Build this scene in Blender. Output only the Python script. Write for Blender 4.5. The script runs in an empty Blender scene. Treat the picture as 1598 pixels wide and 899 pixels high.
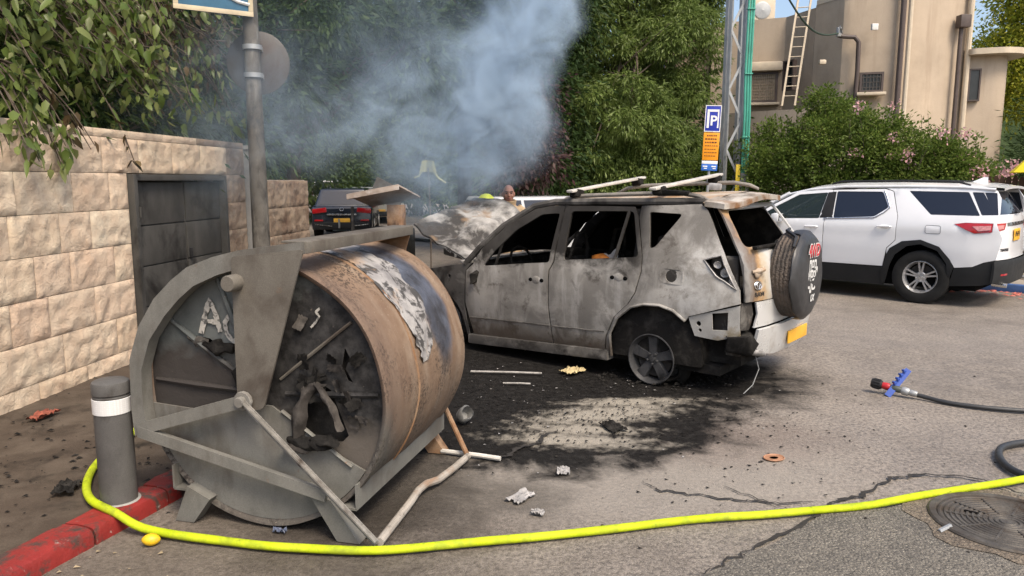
import bpy, bmesh, math, random
import numpy as np
from mathutils import Vector, Matrix, noise, geometry

# ------------------------------------------------------------------ camera, sky, sun, exposure
scene = bpy.context.scene
COL = scene.collection
R = math.radians
cam_data = bpy.data.cameras.new("camera")
cam_data.sensor_width = 36.0
cam_data.lens = 26.2
cam_data.clip_start = 0.05
cam_data.clip_end = 2000
cam = bpy.data.objects.new("camera", cam_data)
cam.location = (0, 0, 1.8)
cam.rotation_euler = (R(90 - 8.2), 0, 0)
COL.objects.link(cam)
scene.camera = cam

SUN_EL, SUN_AZ = 54.0, 148.0      # azimuth clockwise from +Y (the view direction)
world = bpy.data.worlds.new("World")
scene.world = world
world.use_nodes = True
wnt = world.node_tree
wnt.nodes.clear()
sky = wnt.nodes.new("ShaderNodeTexSky")
sky.sky_type = 'NISHITA'
sky.sun_disc = False
sky.sun_elevation = R(SUN_EL)
sky.sun_rotation = R(SUN_AZ)
sky.air_density = 1.0
sky.dust_density = 4.0
sky.ozone_density = 0.6
bg = wnt.nodes.new("ShaderNodeBackground")
bg.inputs[1].default_value = 0.15
wo = wnt.nodes.new("ShaderNodeOutputWorld")
wnt.links.new(sky.outputs[0], bg.inputs[0])
wnt.links.new(bg.outputs[0], wo.inputs[0])

sun_data = bpy.data.lights.new("sun", 'SUN')
sun_data.energy = 2.15
sun_data.angle = R(20)
sun_data.color = (1.0, 0.88, 0.72)
sun = bpy.data.objects.new("sun", sun_data)
_d = Vector((math.sin(R(SUN_AZ)) * math.cos(R(SUN_EL)), math.cos(R(SUN_AZ)) * math.cos(R(SUN_EL)), math.sin(R(SUN_EL))))
sun.rotation_euler = _d.to_track_quat('Z', 'Y').to_euler()
sun.location = _d * 60
COL.objects.link(sun)

scene.view_settings.view_transform = 'Standard'
scene.view_settings.look = 'None'
scene.view_settings.gamma = 1.0
scene.view_settings.use_curve_mapping = False
scene.view_settings.exposure = 0.75
scene.render.engine = 'CYCLES'
cy = scene.cycles
cy.use_denoising = True
try:
    cy.denoiser = 'OPENIMAGEDENOISE'
except Exception:
    pass
cy.max_bounces = 6
cy.diffuse_bounces = 3
cy.glossy_bounces = 3
cy.transmission_bounces = 4
cy.transparent_max_bounces = 12
cy.volume_bounces = 1
cy.volume_step_rate = 0.6
cy.volume_max_steps = 128
cy.caustics_reflective = False
cy.caustics_refractive = False
cy.sample_clamp_indirect = 6.0

# ------------------------------------------------------------------ helpers
def empty(name, loc=(0, 0, 0), rz=0.0, label=None, cat=None, group=None):
    o = bpy.data.objects.new(name, None)
    o.empty_display_size = 0.2
    o.location = loc
    o.rotation_euler = (0, 0, rz)
    COL.objects.link(o)
    if label: o["label"] = label
    if cat: o["category"] = cat
    if group: o["group"] = group
    return o

def tag(o, label=None, cat=None, group=None, kind=None):
    if label: o["label"] = label
    if cat: o["category"] = cat
    if group: o["group"] = group
    if kind: o["kind"] = kind
    return o

def link_mesh(name, verts, faces, mat, parent=None, smooth=35):
    me = bpy.data.meshes.new(name)
    me.from_pydata(verts, [], faces)
    me.validate()
    me.update()
    if smooth:
        me.polygons.foreach_set("use_smooth", [True] * len(me.polygons))
        me.set_sharp_from_angle(angle=R(smooth))
    if mat: me.materials.append(mat)
    o = bpy.data.objects.new(name, me)
    COL.objects.link(o)
    if parent: o.parent = parent
    return o

class MB:
    def __init__(self):
        self.v, self.f = [], []
    def add(self, verts, faces):
        b = len(self.v)
        self.v += [tuple(p) for p in verts]
        self.f += [tuple(i + b for i in q) for q in faces]
        return self
    def box(self, c, s, rot=None, taper=None):
        hx, hy, hz = s[0] / 2, s[1] / 2, s[2] / 2
        vs = []
        for dz in (-1, 1):
            k = taper if (taper and dz > 0) else 1.0
            for dx, dy in ((-1, -1), (1, -1), (1, 1), (-1, 1)):
                p = Vector((dx * hx * k, dy * hy * k, dz * hz))
                if rot is not None: p = rot @ p
                vs.append(p + Vector(c))
        self.add(vs, [(3, 2, 1, 0), (4, 5, 6, 7), (0, 1, 5, 4), (1, 2, 6, 5), (2, 3, 7, 6), (3, 0, 4, 7)])
        return self
    def bbox(self, c, s, b=0.01, rot=None):
        """box with chamfered edges"""
        hx, hy, hz = s[0] / 2, s[1] / 2, s[2] / 2
        b = min(b, hx * .9, hy * .9, hz * .9)
        bm = bmesh.new()
        bmesh.ops.create_cube(bm, size=1)
        for v in bm.verts: v.co = Vector((v.co.x * 2 * hx, v.co.y * 2 * hy, v.co.z * 2 * hz))
        bmesh.ops.bevel(bm, geom=bm.edges[:], offset=b, segments=2, profile=0.6, affect='EDGES')
        vs = []
        for v in bm.verts:
            p = v.co.copy()
            if rot is not None: p = rot @ p
            vs.append(p + Vector(c))
        bm.verts.index_update()
        self.add(vs, [[v.index for v in f.verts] for f in bm.faces])
        bm.free()
        return self
    def bar(self, p0, p1, w, h, up=(0, 0, 1)):
        p0, p1 = Vector(p0), Vector(p1)
        d = (p1 - p0).normalized()
        s = d.cross(Vector(up)).normalized()
        u = s.cross(d).normalized()
        vs = []
        for p in (p0, p1):
            for a, b in ((-1, -1), (1, -1), (1, 1), (-1, 1)):
                vs.append(p + s * (a * w / 2) + u * (b * h / 2))
        self.add(vs, [(0, 1, 2, 3), (7, 6, 5, 4), (1, 0, 4, 5), (2, 1, 5, 6), (3, 2, 6, 7), (0, 3, 7, 4)])
        return self
    def tube(self, pts, r, n=10, caps=True, flat=1.0):
        pts = [Vector(p) for p in pts]
        m = len(pts)
        rs = r if hasattr(r, '__len__') else [r] * m
        t0 = (pts[1] - pts[0]).normalized()
        up = Vector((0, 0, 1)) if abs(t0.z) < .9 else Vector((1, 0, 0))
        s = t0.cross(up).normalized()
        vs, fs = [], []
        for i in range(m):
            a = pts[max(i - 1, 0)]; b = pts[min(i + 1, m - 1)]
            t = (b - a).normalized()
            s = (s - t * s.dot(t)).normalized()
            u = t.cross(s)
            for k in range(n):
                an = 2 * math.pi * k / n
                vs.append(pts[i] + s * (rs[i] * math.cos(an)) + u * (rs[i] * flat * math.sin(an)))
        for i in range(m - 1):
            for k in range(n):
                k2 = (k + 1) % n
                fs.append((i * n + k, i * n + k2, (i + 1) * n + k2, (i + 1) * n + k))
        if caps:
            fs.append(tuple(range(n - 1, -1, -1)))
            fs.append(tuple((m - 1) * n + k for k in range(n)))
        self.add(vs, fs)
        return self
    def lathe(self, prof, o=(0, 0, 0), axis=(0, 0, 1), n=24, a0=0.0, a1=None, close=False):
        """prof: list of (radius, height along axis)"""
        o = Vector(o); ax = Vector(axis).normalized()
        ref = Vector((0, 0, 1)) if abs(ax.z) < .9 else Vector((1, 0, 0))
        s = ref.cross(ax).normalized()
        u = ax.cross(s)
        full = a1 is None
        cnt = n if full else n + 1
        vs, fs = [], []
        for (r, h) in prof:
            for k in range(cnt):
                an = a0 + (2 * math.pi if full else (a1 - a0)) * k / n
                vs.append(o + ax * h + s * (r * math.cos(an)) + u * (r * math.sin(an)))
        m = len(prof)
        rng = m if close else m - 1
        for i in range(rng):
            j = (i + 1) % m
            for k in range(n):
                k2 = (k + 1) % cnt
                fs.append((i * cnt + k, i * cnt + k2, j * cnt + k2, j * cnt + k))
        if full and not close:
            if prof[0][0] > 1e-5: fs.append(tuple(range(cnt - 1, -1, -1)))
            if prof[-1][0] > 1e-5: fs.append(tuple((m - 1) * cnt + k for k in range(cnt)))
        self.add(vs, fs)
        return self
    def ball(self, c, r, n=12, m=8):
        if not hasattr(r, '__len__'): r = (r, r, r)
        vs, fs = [], []
        for i in range(m + 1):
            th = math.pi * i / m
            for k in range(n):
                ph = 2 * math.pi * k / n
                vs.append((c[0] + r[0] * math.sin(th) * math.cos(ph), c[1] + r[1] * math.sin(th) * math.sin(ph), c[2] + r[2] * math.cos(th)))
        for i in range(m):
            for k in range(n):
                k2 = (k + 1) % n
                fs.append((i * n + k, (i + 1) * n + k, (i + 1) * n + k2, i * n + k2))
        self.add(vs, fs)
        return self
    def grid(self, fn, nu, nv, flip=False):
        vs = [fn(i / nu, j / nv) for j in range(nv + 1) for i in range(nu + 1)]
        fs = []
        for j in range(nv):
            for i in range(nu):
                a = j * (nu + 1) + i
                q = (a, a + 1, a + nu + 2, a + nu + 1)
                fs.append(q[::-1] if flip else q)
        self.add(vs, fs)
        return self
    def mirror_y(self):
        b = len(self.v)
        vs = [(x, -y, z) for x, y, z in self.v]
        fs = [tuple(i + b for i in q[::-1]) for q in self.f]
        self.v += vs; self.f += fs
        return self
    def flipped_y(self):
        m = MB(); m.v = [(x, -y, z) for x, y, z in self.v]; m.f = [q[::-1] for q in self.f]
        return m
    def jitter(self, amp, scale, seed=0):
        o = Vector((seed * 3.1, seed * 1.7, seed * 2.3))
        out = []
        for p in self.v:
            w = Vector(p)
            n = noise.noise_vector((w + o) * scale)
            out.append(tuple(w + n * amp))
        self.v = out
        return self
    def build(self, name, mat, parent=None, smooth=35, merge=False):
        if merge:
            bm = bmesh.new()
            vs = [bm.verts.new(p) for p in self.v]
            for q in self.f:
                try: bm.faces.new([vs[i] for i in q])
                except ValueError: pass
            bmesh.ops.remove_doubles(bm, verts=bm.verts[:], dist=1e-4)
            bmesh.ops.recalc_face_normals(bm, faces=bm.faces[:])
            bm.verts.index_update()
            self.v = [tuple(v.co) for v in bm.verts]
            self.f = [[v.index for v in f.verts] for f in bm.faces]
            bm.free()
        return link_mesh(name, self.v, self.f, mat, parent, smooth)

def inside(pt, poly):
    x, y = pt
    c = False
    j = len(poly) - 1
    for i in range(len(poly)):
        xi, yi = poly[i]; xj, yj = poly[j]
        if (yi > y) != (yj > y) and x < (xj - xi) * (y - yi) / (yj - yi) + xi:
            c = not c
        j = i
    return c

def resample(poly, step):
    out = []
    n = len(poly)
    for i in range(n):
        a, b = poly[i], poly[(i + 1) % n]
        L = math.hypot(b[0] - a[0], b[1] - a[1])
        k = max(1, int(round(L / step)))
        for t in range(k):
            f = t / k
            out.append((a[0] + (b[0] - a[0]) * f, a[1] + (b[1] - a[1]) * f))
    return out

def rounded(poly, r, seg=3):
    """round the corners of a polygon"""
    out = []
    n = len(poly)
    for i in range(n):
        p0, p1, p2 = Vector(poly[i - 1]), Vector(poly[i]), Vector(poly[(i + 1) % n])
        a, b = (p0 - p1), (p2 - p1)
        ra = min(r, a.length * .45); rb = min(r, b.length * .45)
        A = p1 + a.normalized() * ra; B = p1 + b.normalized() * rb
        for k in range(seg + 1):
            t = k / seg
            q = A * (1 - t) ** 2 + p1 * (2 * t * (1 - t)) + B * t * t
            out.append((q.x, q.y))
    return out

def panel(mb, outline, holes, fn, thick=0.02, step=0.1, rim=0.0):
    """a sheet cut to an outline (with holes) on the curved surface fn(u,v)->Vector, given a thickness"""
    loops = [resample(outline, step)] + [resample(h, step) for h in holes]
    pts, edges = [], []
    for lp in loops:
        b = len(pts)
        pts += lp
        edges += [(b + i, b + (i + 1) % len(lp)) for i in range(len(lp))]
    us = [p[0] for p in loops[0]]; vs_ = [p[1] for p in loops[0]]
    u = min(us) + step * .5
    row = 0
    while u < max(us):
        v = min(vs_) + step * (.5 if row % 2 else .25)
        while v < max(vs_):
            p = (u, v)
            if inside(p, loops[0]) and not any(inside(p, h) for h in loops[1:]):
                if min((p[0] - q[0]) ** 2 + (p[1] - q[1]) ** 2 for q in pts[:sum(len(l) for l in loops)]) > (step * .35) ** 2:
                    pts.append(p)
            v += step
        u += step
        row += 1
    res = geometry.delaunay_2d_cdt([Vector(p) for p in pts], edges, [], 0, 1e-5)
    V2, T = res[0], res[2]
    tris = []
    for t in T:
        c = (sum(V2[i].x for i in t) / 3, sum(V2[i].y for i in t) / 3)
        if inside(c, loops[0]) and not any(inside(c, h) for h in loops[1:]):
            a, b, d = (V2[i] for i in t)
            ar = (b.x - a.x) * (d.y - a.y) - (b.y - a.y) * (d.x - a.x)
            tris.append(tuple(t) if ar > 0 else tuple(t[::-1]))
    e = 1e-3
    F, B = [], []
    for p in V2:
        q = Vector(fn(p.x, p.y))
        nu = Vector(fn(p.x + e, p.y)) - q
        nv = Vector(fn(p.x, p.y + e)) - q
        nn = nu.cross(nv).normalized()
        F.append(q); B.append(q - nn * thick)
    n = len(F)
    cnt = {}
    for t in tris:
        for k in range(3):
            ed = (t[k], t[(k + 1) % 3])
            cnt[ed] = cnt.get(ed, 0) + 1
    bedges = [ed for ed in cnt if (ed[1], ed[0]) not in cnt]
    if rim:
        bset = set(i for ed in bedges for i in ed)
        for i in bset:
            F[i] = F[i] + (B[i] - F[i]).normalized() * rim
    faces = list(tris)
    if thick:
        faces += [tuple(i + n for i in t[::-1]) for t in tris]
        faces += [(b, a, a + n, b + n) for a, b in bedges]
        mb.add(F + B, faces)
    else:
        mb.add(F, faces)
    return mb

def copy_tree(o, parent=None):
    c = o.copy()
    COL.objects.link(c)
    if parent:
        c.parent = parent
        c.matrix_parent_inverse = o.matrix_parent_inverse.copy()
    for ch in list(o.children):
        copy_tree(ch, c)
    return c

_font_cache = {}
def text_mesh(txt, size, depth=0.002, bold=0.0, shear=0.0):
    cu = bpy.data.curves.new("txt", 'FONT')
    cu.body = txt
    cu.size = size
    cu.extrude = depth
    cu.offset = bold
    cu.shear = shear
    cu.align_x = 'CENTER'; cu.align_y = 'CENTER'
    cu.resolution_u = 3
    ob = bpy.data.objects.new("txt", cu)
    COL.objects.link(ob)
    dg = bpy.context.evaluated_depsgraph_get()
    me = bpy.data.meshes.new_from_object(ob.evaluated_get(dg))
    vs = [v.co.copy() for v in me.vertices]; fs = [tuple(p.vertices) for p in me.polygons]
    bpy.data.objects.remove(ob); bpy.data.curves.remove(cu); bpy.data.meshes.remove(me)
    return vs, fs

def lerp(a, b, t): return a + (b - a) * t
def interp(x, xs, ys): return float(np.interp(x, xs, ys))

# ------------------------------------------------------------------ materials
def new_mat(name):
    m = bpy.data.materials.new(name)
    m.use_nodes = True
    nt = m.node_tree
    return m, nt, nt.nodes["Principled BSDF"]

class NT:
    def __init__(self, nt, coord='Object'):
        self.nt = nt
        tc = nt.nodes.new("ShaderNodeTexCoord")
        self.co = tc.outputs[coord]
    def link(self, a, b): self.nt.links.new(a, b)
    def mapping(self, loc=(0, 0, 0), rot=(0, 0, 0), sc=(1, 1, 1), typ='POINT', vec=None):
        n = self.nt.nodes.new("ShaderNodeMapping")
        n.vector_type = typ
        n.inputs[1].default_value = loc; n.inputs[2].default_value = rot; n.inputs[3].default_value = sc
        self.link(vec or self.co, n.inputs[0])
        return n.outputs[0]
    def noise(self, scale, detail=5, rough=.55, dist=0.0, vec=None):
        n = self.nt.nodes.new("ShaderNodeTexNoise")
        n.inputs['Scale'].default_value = scale
        n.inputs['Detail'].default_value = detail
        n.inputs['Roughness'].default_value = rough
        n.inputs['Distortion'].default_value = dist
        self.link(vec or self.co, n.inputs['Vector'])
        return n.outputs[0]
    def voro(self, scale, feature='F1', vec=None, out=0, rand=1.0):
        n = self.nt.nodes.new("ShaderNodeTexVoronoi")
        n.feature = feature
        n.inputs['Scale'].default_value = scale
        n.inputs['Randomness'].default_value = rand
        self.link(vec or self.co, n.inputs['Vector'])
        return n.outputs[out]
    def ramp(self, fac, stops, interp='LINEAR'):
        n = self.nt.nodes.new("ShaderNodeValToRGB")
        n.color_ramp.interpolation = interp
        el = n.color_ramp.elements
        while len(el) < len(stops): el.new(0.5)
        for e, (p, c) in zip(el, stops):
            e.position = p
            e.color = (c, c, c, 1) if not hasattr(c, '__len__') else (*c[:3], 1)
        self.link(fac, n.inputs[0])
        return n.outputs[0]
    def mix(self, fac, a, b, mode='MIX'):
        n = self.nt.nodes.new("ShaderNodeMix")
        n.data_type = 'RGBA'; n.blend_type = mode
        for sock, v in ((n.inputs[0], fac), (n.inputs[6], a), (n.inputs[7], b)):
            if isinstance(v, (int, float)): sock.default_value = v
            elif isinstance(v, tuple): sock.default_value = (*v[:3], 1)
            else: self.link(v, sock)
        return n.outputs[2]
    def math(self, op, a, b=None, clamp=False):
        n = self.nt.nodes.new("ShaderNodeMath")
        n.operation = op; n.use_clamp = clamp
        for i, v in enumerate((a, b)):
            if v is None: continue
            if isinstance(v, (int, float)): n.inputs[i].default_value = v
            else: self.link(v, n.inputs[i])
        return n.outputs[0]
    def sep(self, vec=None):
        n = self.nt.nodes.new("ShaderNodeSeparateXYZ")
        self.link(vec or self.co, n.inputs[0])
        return n.outputs
    def blob(self, loc, rad, rot=0.0, noise_sock=None, amp=.5, soft=.35):
        """1 inside an ellipse whose edge is broken up by noise, 0 outside"""
        m = self.mapping(loc, (0, 0, rot), rad, 'TEXTURE')
        n = self.nt.nodes.new("ShaderNodeVectorMath"); n.operation = 'LENGTH'
        self.link(m, n.inputs[0])
        d = n.outputs['Value']
        if noise_sock is not None:
            k = self.math('MULTIPLY', self.math('SUBTRACT', noise_sock, .5), amp * 2)
            d = self.math('ADD', d, k)
        mr = self.nt.nodes.new("ShaderNodeMapRange")
        mr.interpolation_type = 'SMOOTHSTEP'
        mr.inputs[1].default_value = 1 - soft; mr.inputs[2].default_value = 1 + soft
        mr.inputs[3].default_value = 1; mr.inputs[4].default_value = 0
        self.link(d, mr.inputs[0])
        return mr.outputs[0]
    def bump(self, height, strength, dist=0.01, normal=None):
        n = self.nt.nodes.new("ShaderNodeBump")
        n.inputs['Strength'].default_value = strength
        n.inputs['Distance'].default_value = dist
        self.link(height, n.inputs['Height'])
        if normal is not None: self.link(normal, n.inputs['Normal'])
        return n.outputs[0]
    def rand_island(self):
        n = self.nt.nodes.new("ShaderNodeNewGeometry")
        return n.outputs['Random Per Island']
    def rand_obj(self):
        n = self.nt.nodes.new("ShaderNodeObjectInfo")
        return n.outputs['Random']

def sc(c, k): return tuple(min(1, x * k) for x in c)

def simple(name, col, rough=.6, metal=0.0, var=.18, vs=6.0, bump=.15, bs=60.0, bd=.004, spec=.5, dirt=None, coat=0.0):
    m, nt, b = new_mat(name)
    t = NT(nt)
    n1 = t.noise(vs, 5, .6)
    c = t.mix(t.ramp(n1, [(.3, 0), (.7, 1)]), sc(col, 1 - var), sc(col, 1 + var))
    if dirt:
        dcol, amt, ds = dirt
        n2 = t.noise(ds, 6, .65)
        c = t.mix(t.ramp(n2, [(.62 - amt * .25, 0), (.75 - amt * .1, 1)]), c, dcol)
    t.link(c, b.inputs['Base Color'])
    n3 = t.noise(vs * 3, 4, .6)
    t.link(t.ramp(n3, [(.3, max(.02, rough - .08)), (.7, min(1, rough + .08))]), b.inputs['Roughness'])
    b.inputs['Metallic'].default_value = metal
    b.inputs['Specular IOR Level'].default_value = spec
    if coat:
        b.inputs['Coat Weight'].default_value = coat
        b.inputs['Coat Roughness'].default_value = .05
    if bump:
        t.link(t.bump(t.noise(bs, 4, .6), bump, bd), b.inputs['Normal'])
    return m

def layered(name, layers, rough=.75, metal=0.0, bump=.3, bs=40.0, bd=.004, spec=.13, crackle=None):
    """layers: list of (colour, noise scale, threshold, softness, stretch xyz); the first is the ground colour"""
    m, nt, b = new_mat(name)
    t = NT(nt)
    col = layers[0][0]
    c = t.mix(t.ramp(t.noise(layers[0][1], 6, .6), [(.3, 0), (.7, 1)]), sc(col, .8), sc(col, 1.2))
    for i, (lc, s, th, so, st) in enumerate(layers[1:]):
        vec = t.mapping((i * 7.3 + 1.1, i * 3.7, i * 5.1), (0, 0, 0), st)
        n = t.noise(s, 8, .62, .3, vec)
        c = t.mix(t.ramp(n, [(th - so, 0), (th + so, 1)]), c, lc)
    fine = t.noise(180, 3, .6)
    c = t.mix(t.ramp(fine, [(.35, .0), (.7, .35)]), c, sc(col, .45))
    t.link(c, b.inputs['Base Color'])
    b.inputs['Roughness'].default_value = rough
    b.inputs['Metallic'].default_value = metal
    b.inputs['Specular IOR Level'].default_value = spec
    if bump:
        h = t.noise(bs, 6, .65)
        if crackle:
            h = t.math('ADD', h, t.math('MULTIPLY', t.voro(crackle, 'DISTANCE_TO_EDGE'), 1.5))
        t.link(t.bump(h, bump, bd), b.inputs['Normal'])
    return m

def leaf_mat(name, cols, rough=.5, trans=.3, spec=.16):
    m, nt, b = new_mat(name)
    t = NT(nt)
    r = t.rand_island()
    k = len(cols)
    c = t.ramp(r, [((i + .0) / max(1, k - 1), cc) for i, cc in enumerate(cols)])
    n = t.noise(1.1, 3, .5)
    c = t.mix(t.ramp(n, [(.35, .0), (.65, .45)]), c, sc(cols[0], .7))  # broad darker patches vary the leaf tone and put in lobe shading
    t.link(c, b.inputs['Base Color'])
    b.inputs['Roughness'].default_value = rough
    b.inputs['Specular IOR Level'].default_value = spec
    tr = nt.nodes.new("ShaderNodeBsdfTranslucent")
    t.link(t.mix(.35, c, (.5, .6, .1), 'MULTIPLY') if False else c, tr.inputs[0])
    mx = nt.nodes.new("ShaderNodeMixShader")
    mx.inputs[0].default_value = trans
    out = nt.nodes["Material Output"]
    t.link(b.outputs[0], mx.inputs[1]); t.link(tr.outputs[0], mx.inputs[2])
    t.link(mx.outputs[0], out.inputs[0])
    return m

def glass_mat(name, col, rough=.03, alpha_mix=.25):
    """tinted car glass: glossy over a mostly dark see-through body"""
    m, nt, b = new_mat(name)
    t = NT(nt)
    b.inputs['Base Color'].default_value = (*col, 1)
    b.inputs['Roughness'].default_value = rough
    b.inputs['Specular IOR Level'].default_value = .6
    tr = nt.nodes.new("ShaderNodeBsdfTransparent")
    tr.inputs[0].default_value = (*[min(1, .55 + x) for x in col], 1)
    mx = nt.nodes.new("ShaderNodeMixShader")
    mx.inputs[0].default_value = alpha_mix
    t.link(b.outputs[0], mx.inputs[1]); t.link(tr.outputs[0], mx.inputs[2])
    t.link(mx.outputs[0], nt.nodes["Material Output"].inputs[0])
    return m

M = {}
M['steel_grey'] = layered('grey_painted_steel', [((.155, .152, .137), 5), ((.205, .20, .18), 4, .55, .12, (1, 1, .4)), ((.085, .07, .057), 3, .60, .10, (1, 1, .5)), ((.16, .085, .045), 9, .72, .05, (1, 1, 1))], rough=.62, bump=.12, bs=70)
M['steel_brown'] = layered('heat_browned_steel', [((.125, .112, .094), 4), ((.165, .152, .130), 5, .55, .12, (1, 1, .5)), ((.065, .052, .042), 3, .58, .10, (1, 1, 1)), ((.17, .105, .065), 6, .70, .07, (1, 1, 1))], rough=.72, bump=.2, bs=70)
M['steel_rust'] = layered('rusty_scorched_steel', [((.24, .135, .075), 5), ((.34, .25, .17), 6, .56, .12, (1, 1, 1)), ((.07, .045, .032), 5, .60, .08, (1, 1, 1))], rough=.8, bump=.3, bs=70)
M['soot'] = layered('soot', [((.018, .017, .016), 6), ((.045, .042, .038), 8, .58, .1, (1, 1, 1))], rough=.9, bump=.5, bs=30, bd=.01, spec=.04)
M['black'] = simple('black_void', (.006, .006, .006), .95, var=.2, bump=0, spec=.02)
M['char'] = layered('charred_metal', [((.05, .046, .042), 6), ((.17, .16, .145), 7, .60, .08, (1, 1, 1)), ((.09, .05, .03), 5, .66, .08, (1, 1, 1))], rough=.85, bump=.4, bs=50)
M['ash_foil'] = simple('ash_coated_foil', (.30, .29, .28), .6, metal=.1, var=.45, vs=14, bump=.5, bs=50, bd=.01)
M['rubber'] = simple('tyre_rubber', (.018, .018, .0175), .82, spec=.2, var=.25, bump=.2, bs=90)
M['concrete'] = simple('grey_concrete', (.27, .265, .25), .85, var=.15, vs=4, bump=.3, bs=80)
M['galv'] = simple('galvanised_steel', (.34, .35, .35), .5, metal=.55, var=.15, vs=5, bump=.1, bs=60)
M['white_plastic'] = simple('white_plastic', (.62, .61, .58), .5, var=.1)
M['chrome'] = simple('bright_alloy', (.62, .62, .62), .25, metal=1.0, var=.1, bump=.0)
M['black_plastic'] = simple('black_plastic', (.018, .018, .019), .55, spec=.25, var=.2, bump=.1, bs=120)
M['bark'] = layered('bark', [((.085, .066, .05), 8), ((.15, .125, .10), 10, .55, .12, (1, 1, .3))], rough=.9, bump=.7, bs=22, bd=.02)

# ------------------------------------------------------------------ where things stand (a picture point at a distance Y from the camera)
_P = R(8.2)
def site(px, py, Y):
    a = (px - 799.0) / 1163.0; b = -(py - 449.5) / 1163.0
    r = Vector((a, math.cos(_P) + b * math.sin(_P), -math.sin(_P) + b * math.cos(_P)))
    return Vector((0, 0, 1.8)) + r * (Y / r.y)

def np_mesh(name, V, F, mat, parent=None, smooth=False):
    """V (n,3) float, F (m,k) int; all faces the same size"""
    me = bpy.data.meshes.new(name)
    k = F.shape[1]
    me.vertices.add(len(V)); me.vertices.foreach_set("co", V.astype(np.float32).ravel())
    me.loops.add(F.size); me.loops.foreach_set("vertex_index", F.astype(np.int32).ravel())
    me.polygons.add(len(F))
    me.polygons.foreach_set("loop_start", np.arange(0, F.size, k, dtype=np.int32))
    me.update(calc_edges=True)
    if smooth: me.polygons.foreach_set("use_smooth", np.ones(len(F), dtype=bool))
    me.materials.append(mat)
    o = bpy.data.objects.new(name, me)
    COL.objects.link(o)
    if parent: o.parent = parent
    return o

def leaves(P, D, rng, ll, lw, lvar=.35, fold=.18, big=False):
    """leaf blades at P pointing along D; returns V, F (triangles)"""
    n = len(P)
    D = D / np.maximum(1e-6, np.linalg.norm(D, axis=1))[:, None]
    up = rng.normal(size=(n, 3))
    S = np.cross(D, up); S /= np.maximum(1e-6, np.linalg.norm(S, axis=1))[:, None]
    N = np.cross(S, D)
    L = (ll * (1 + lvar * rng.uniform(-1, 1, n)))[:, None]
    Wd = (lw * (1 + lvar * rng.uniform(-1, 1, n)))[:, None]
    if not big:
        a = P
        b = P + D * L * .45 + S * Wd * .5 + N * Wd * fold
        c = P + D * L
        d = P + D * L * .45 - S * Wd * .5 + N * Wd * fold
        V = np.stack([a, b, c, d], 1).reshape(-1, 3)
        i = np.arange(n)[:, None] * 4
        F = np.concatenate([i + np.array([[0, 1, 2]]), i + np.array([[0, 2, 3]])], 0)
        return V, F
    # stalk, two pairs of edge points, a curled tip and a midrib
    curl = (rng.uniform(-.25, .45, n))[:, None] * L
    st = P + D * L * .12
    m1 = P + D * L * .34 - N * curl * .08
    m2 = P + D * L * .72 - N * curl * .4
    tip = P + D * L * 1.05 - N * curl
    b1 = m1 + S * Wd * .5 + N * Wd * fold; d1 = m1 - S * Wd * .5 + N * Wd * fold
    b2 = m2 + S * Wd * .36 + N * Wd * fold * .7; d2 = m2 - S * Wd * .36 + N * Wd * fold * .7
    V = np.stack([st, m1, m2, tip, b1, d1, b2, d2], 1).reshape(-1, 3)
    i = np.arange(n)[:, None] * 8
    T = [(0, 4, 1), (0, 1, 5), (4, 6, 1), (1, 6, 2), (1, 2, 5), (5, 2, 7), (6, 3, 2), (2, 3, 7)]
    F = np.concatenate([i + np.array([t]) for t in T], 0)
    return V, F

def foliage(name, parent, mat, blobs, n, ll, lw, droop=.4, seed=1, shell=.55, clump=.3, per=36, outward=.8):
    rng = np.random.default_rng(seed)
    vol = np.array([b[3] * b[4] * b[5] for b in blobs]) ** (2 / 3)
    vol = vol / vol.sum()
    Ps, Ds = [], []
    for b, w in zip(blobs, vol):
        k = max(1, int(n * w / per))
        u = rng.normal(size=(k, 3)); u /= np.linalg.norm(u, axis=1)[:, None]
        rr = shell + (1 - shell) * rng.uniform(0, 1, k) ** .6
        # lumpy outline
        lump = 1 + .22 * np.sin(u[:, 0] * 7 + seed) * np.cos(u[:, 2] * 6 + seed * 2) + .12 * np.sin(u[:, 1] * 13 + seed)
        c = np.array(b[:3]) + u * (rr * lump)[:, None] * np.array(b[3:6])
        cs = clump * rng.uniform(.5, 1.5, k)
        idx = np.repeat(np.arange(k), per)
        off = rng.normal(size=(k * per, 3)) * cs[idx][:, None]
        off[:, 2] *= .75
        Ps.append(c[idx] + off)
        Ds.append(u[idx] * outward + off / (cs[idx][:, None] + 1e-6) * .5 + rng.normal(size=(k * per, 3)) * .5 + np.array([0, 0, -droop]))
    P = np.concatenate(Ps); D = np.concatenate(Ds)
    keep = P[:, 2] > .05
    V, F = leaves(P[keep], D[keep], rng, ll, lw)
    return np_mesh(name, V, F, mat, parent)

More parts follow.
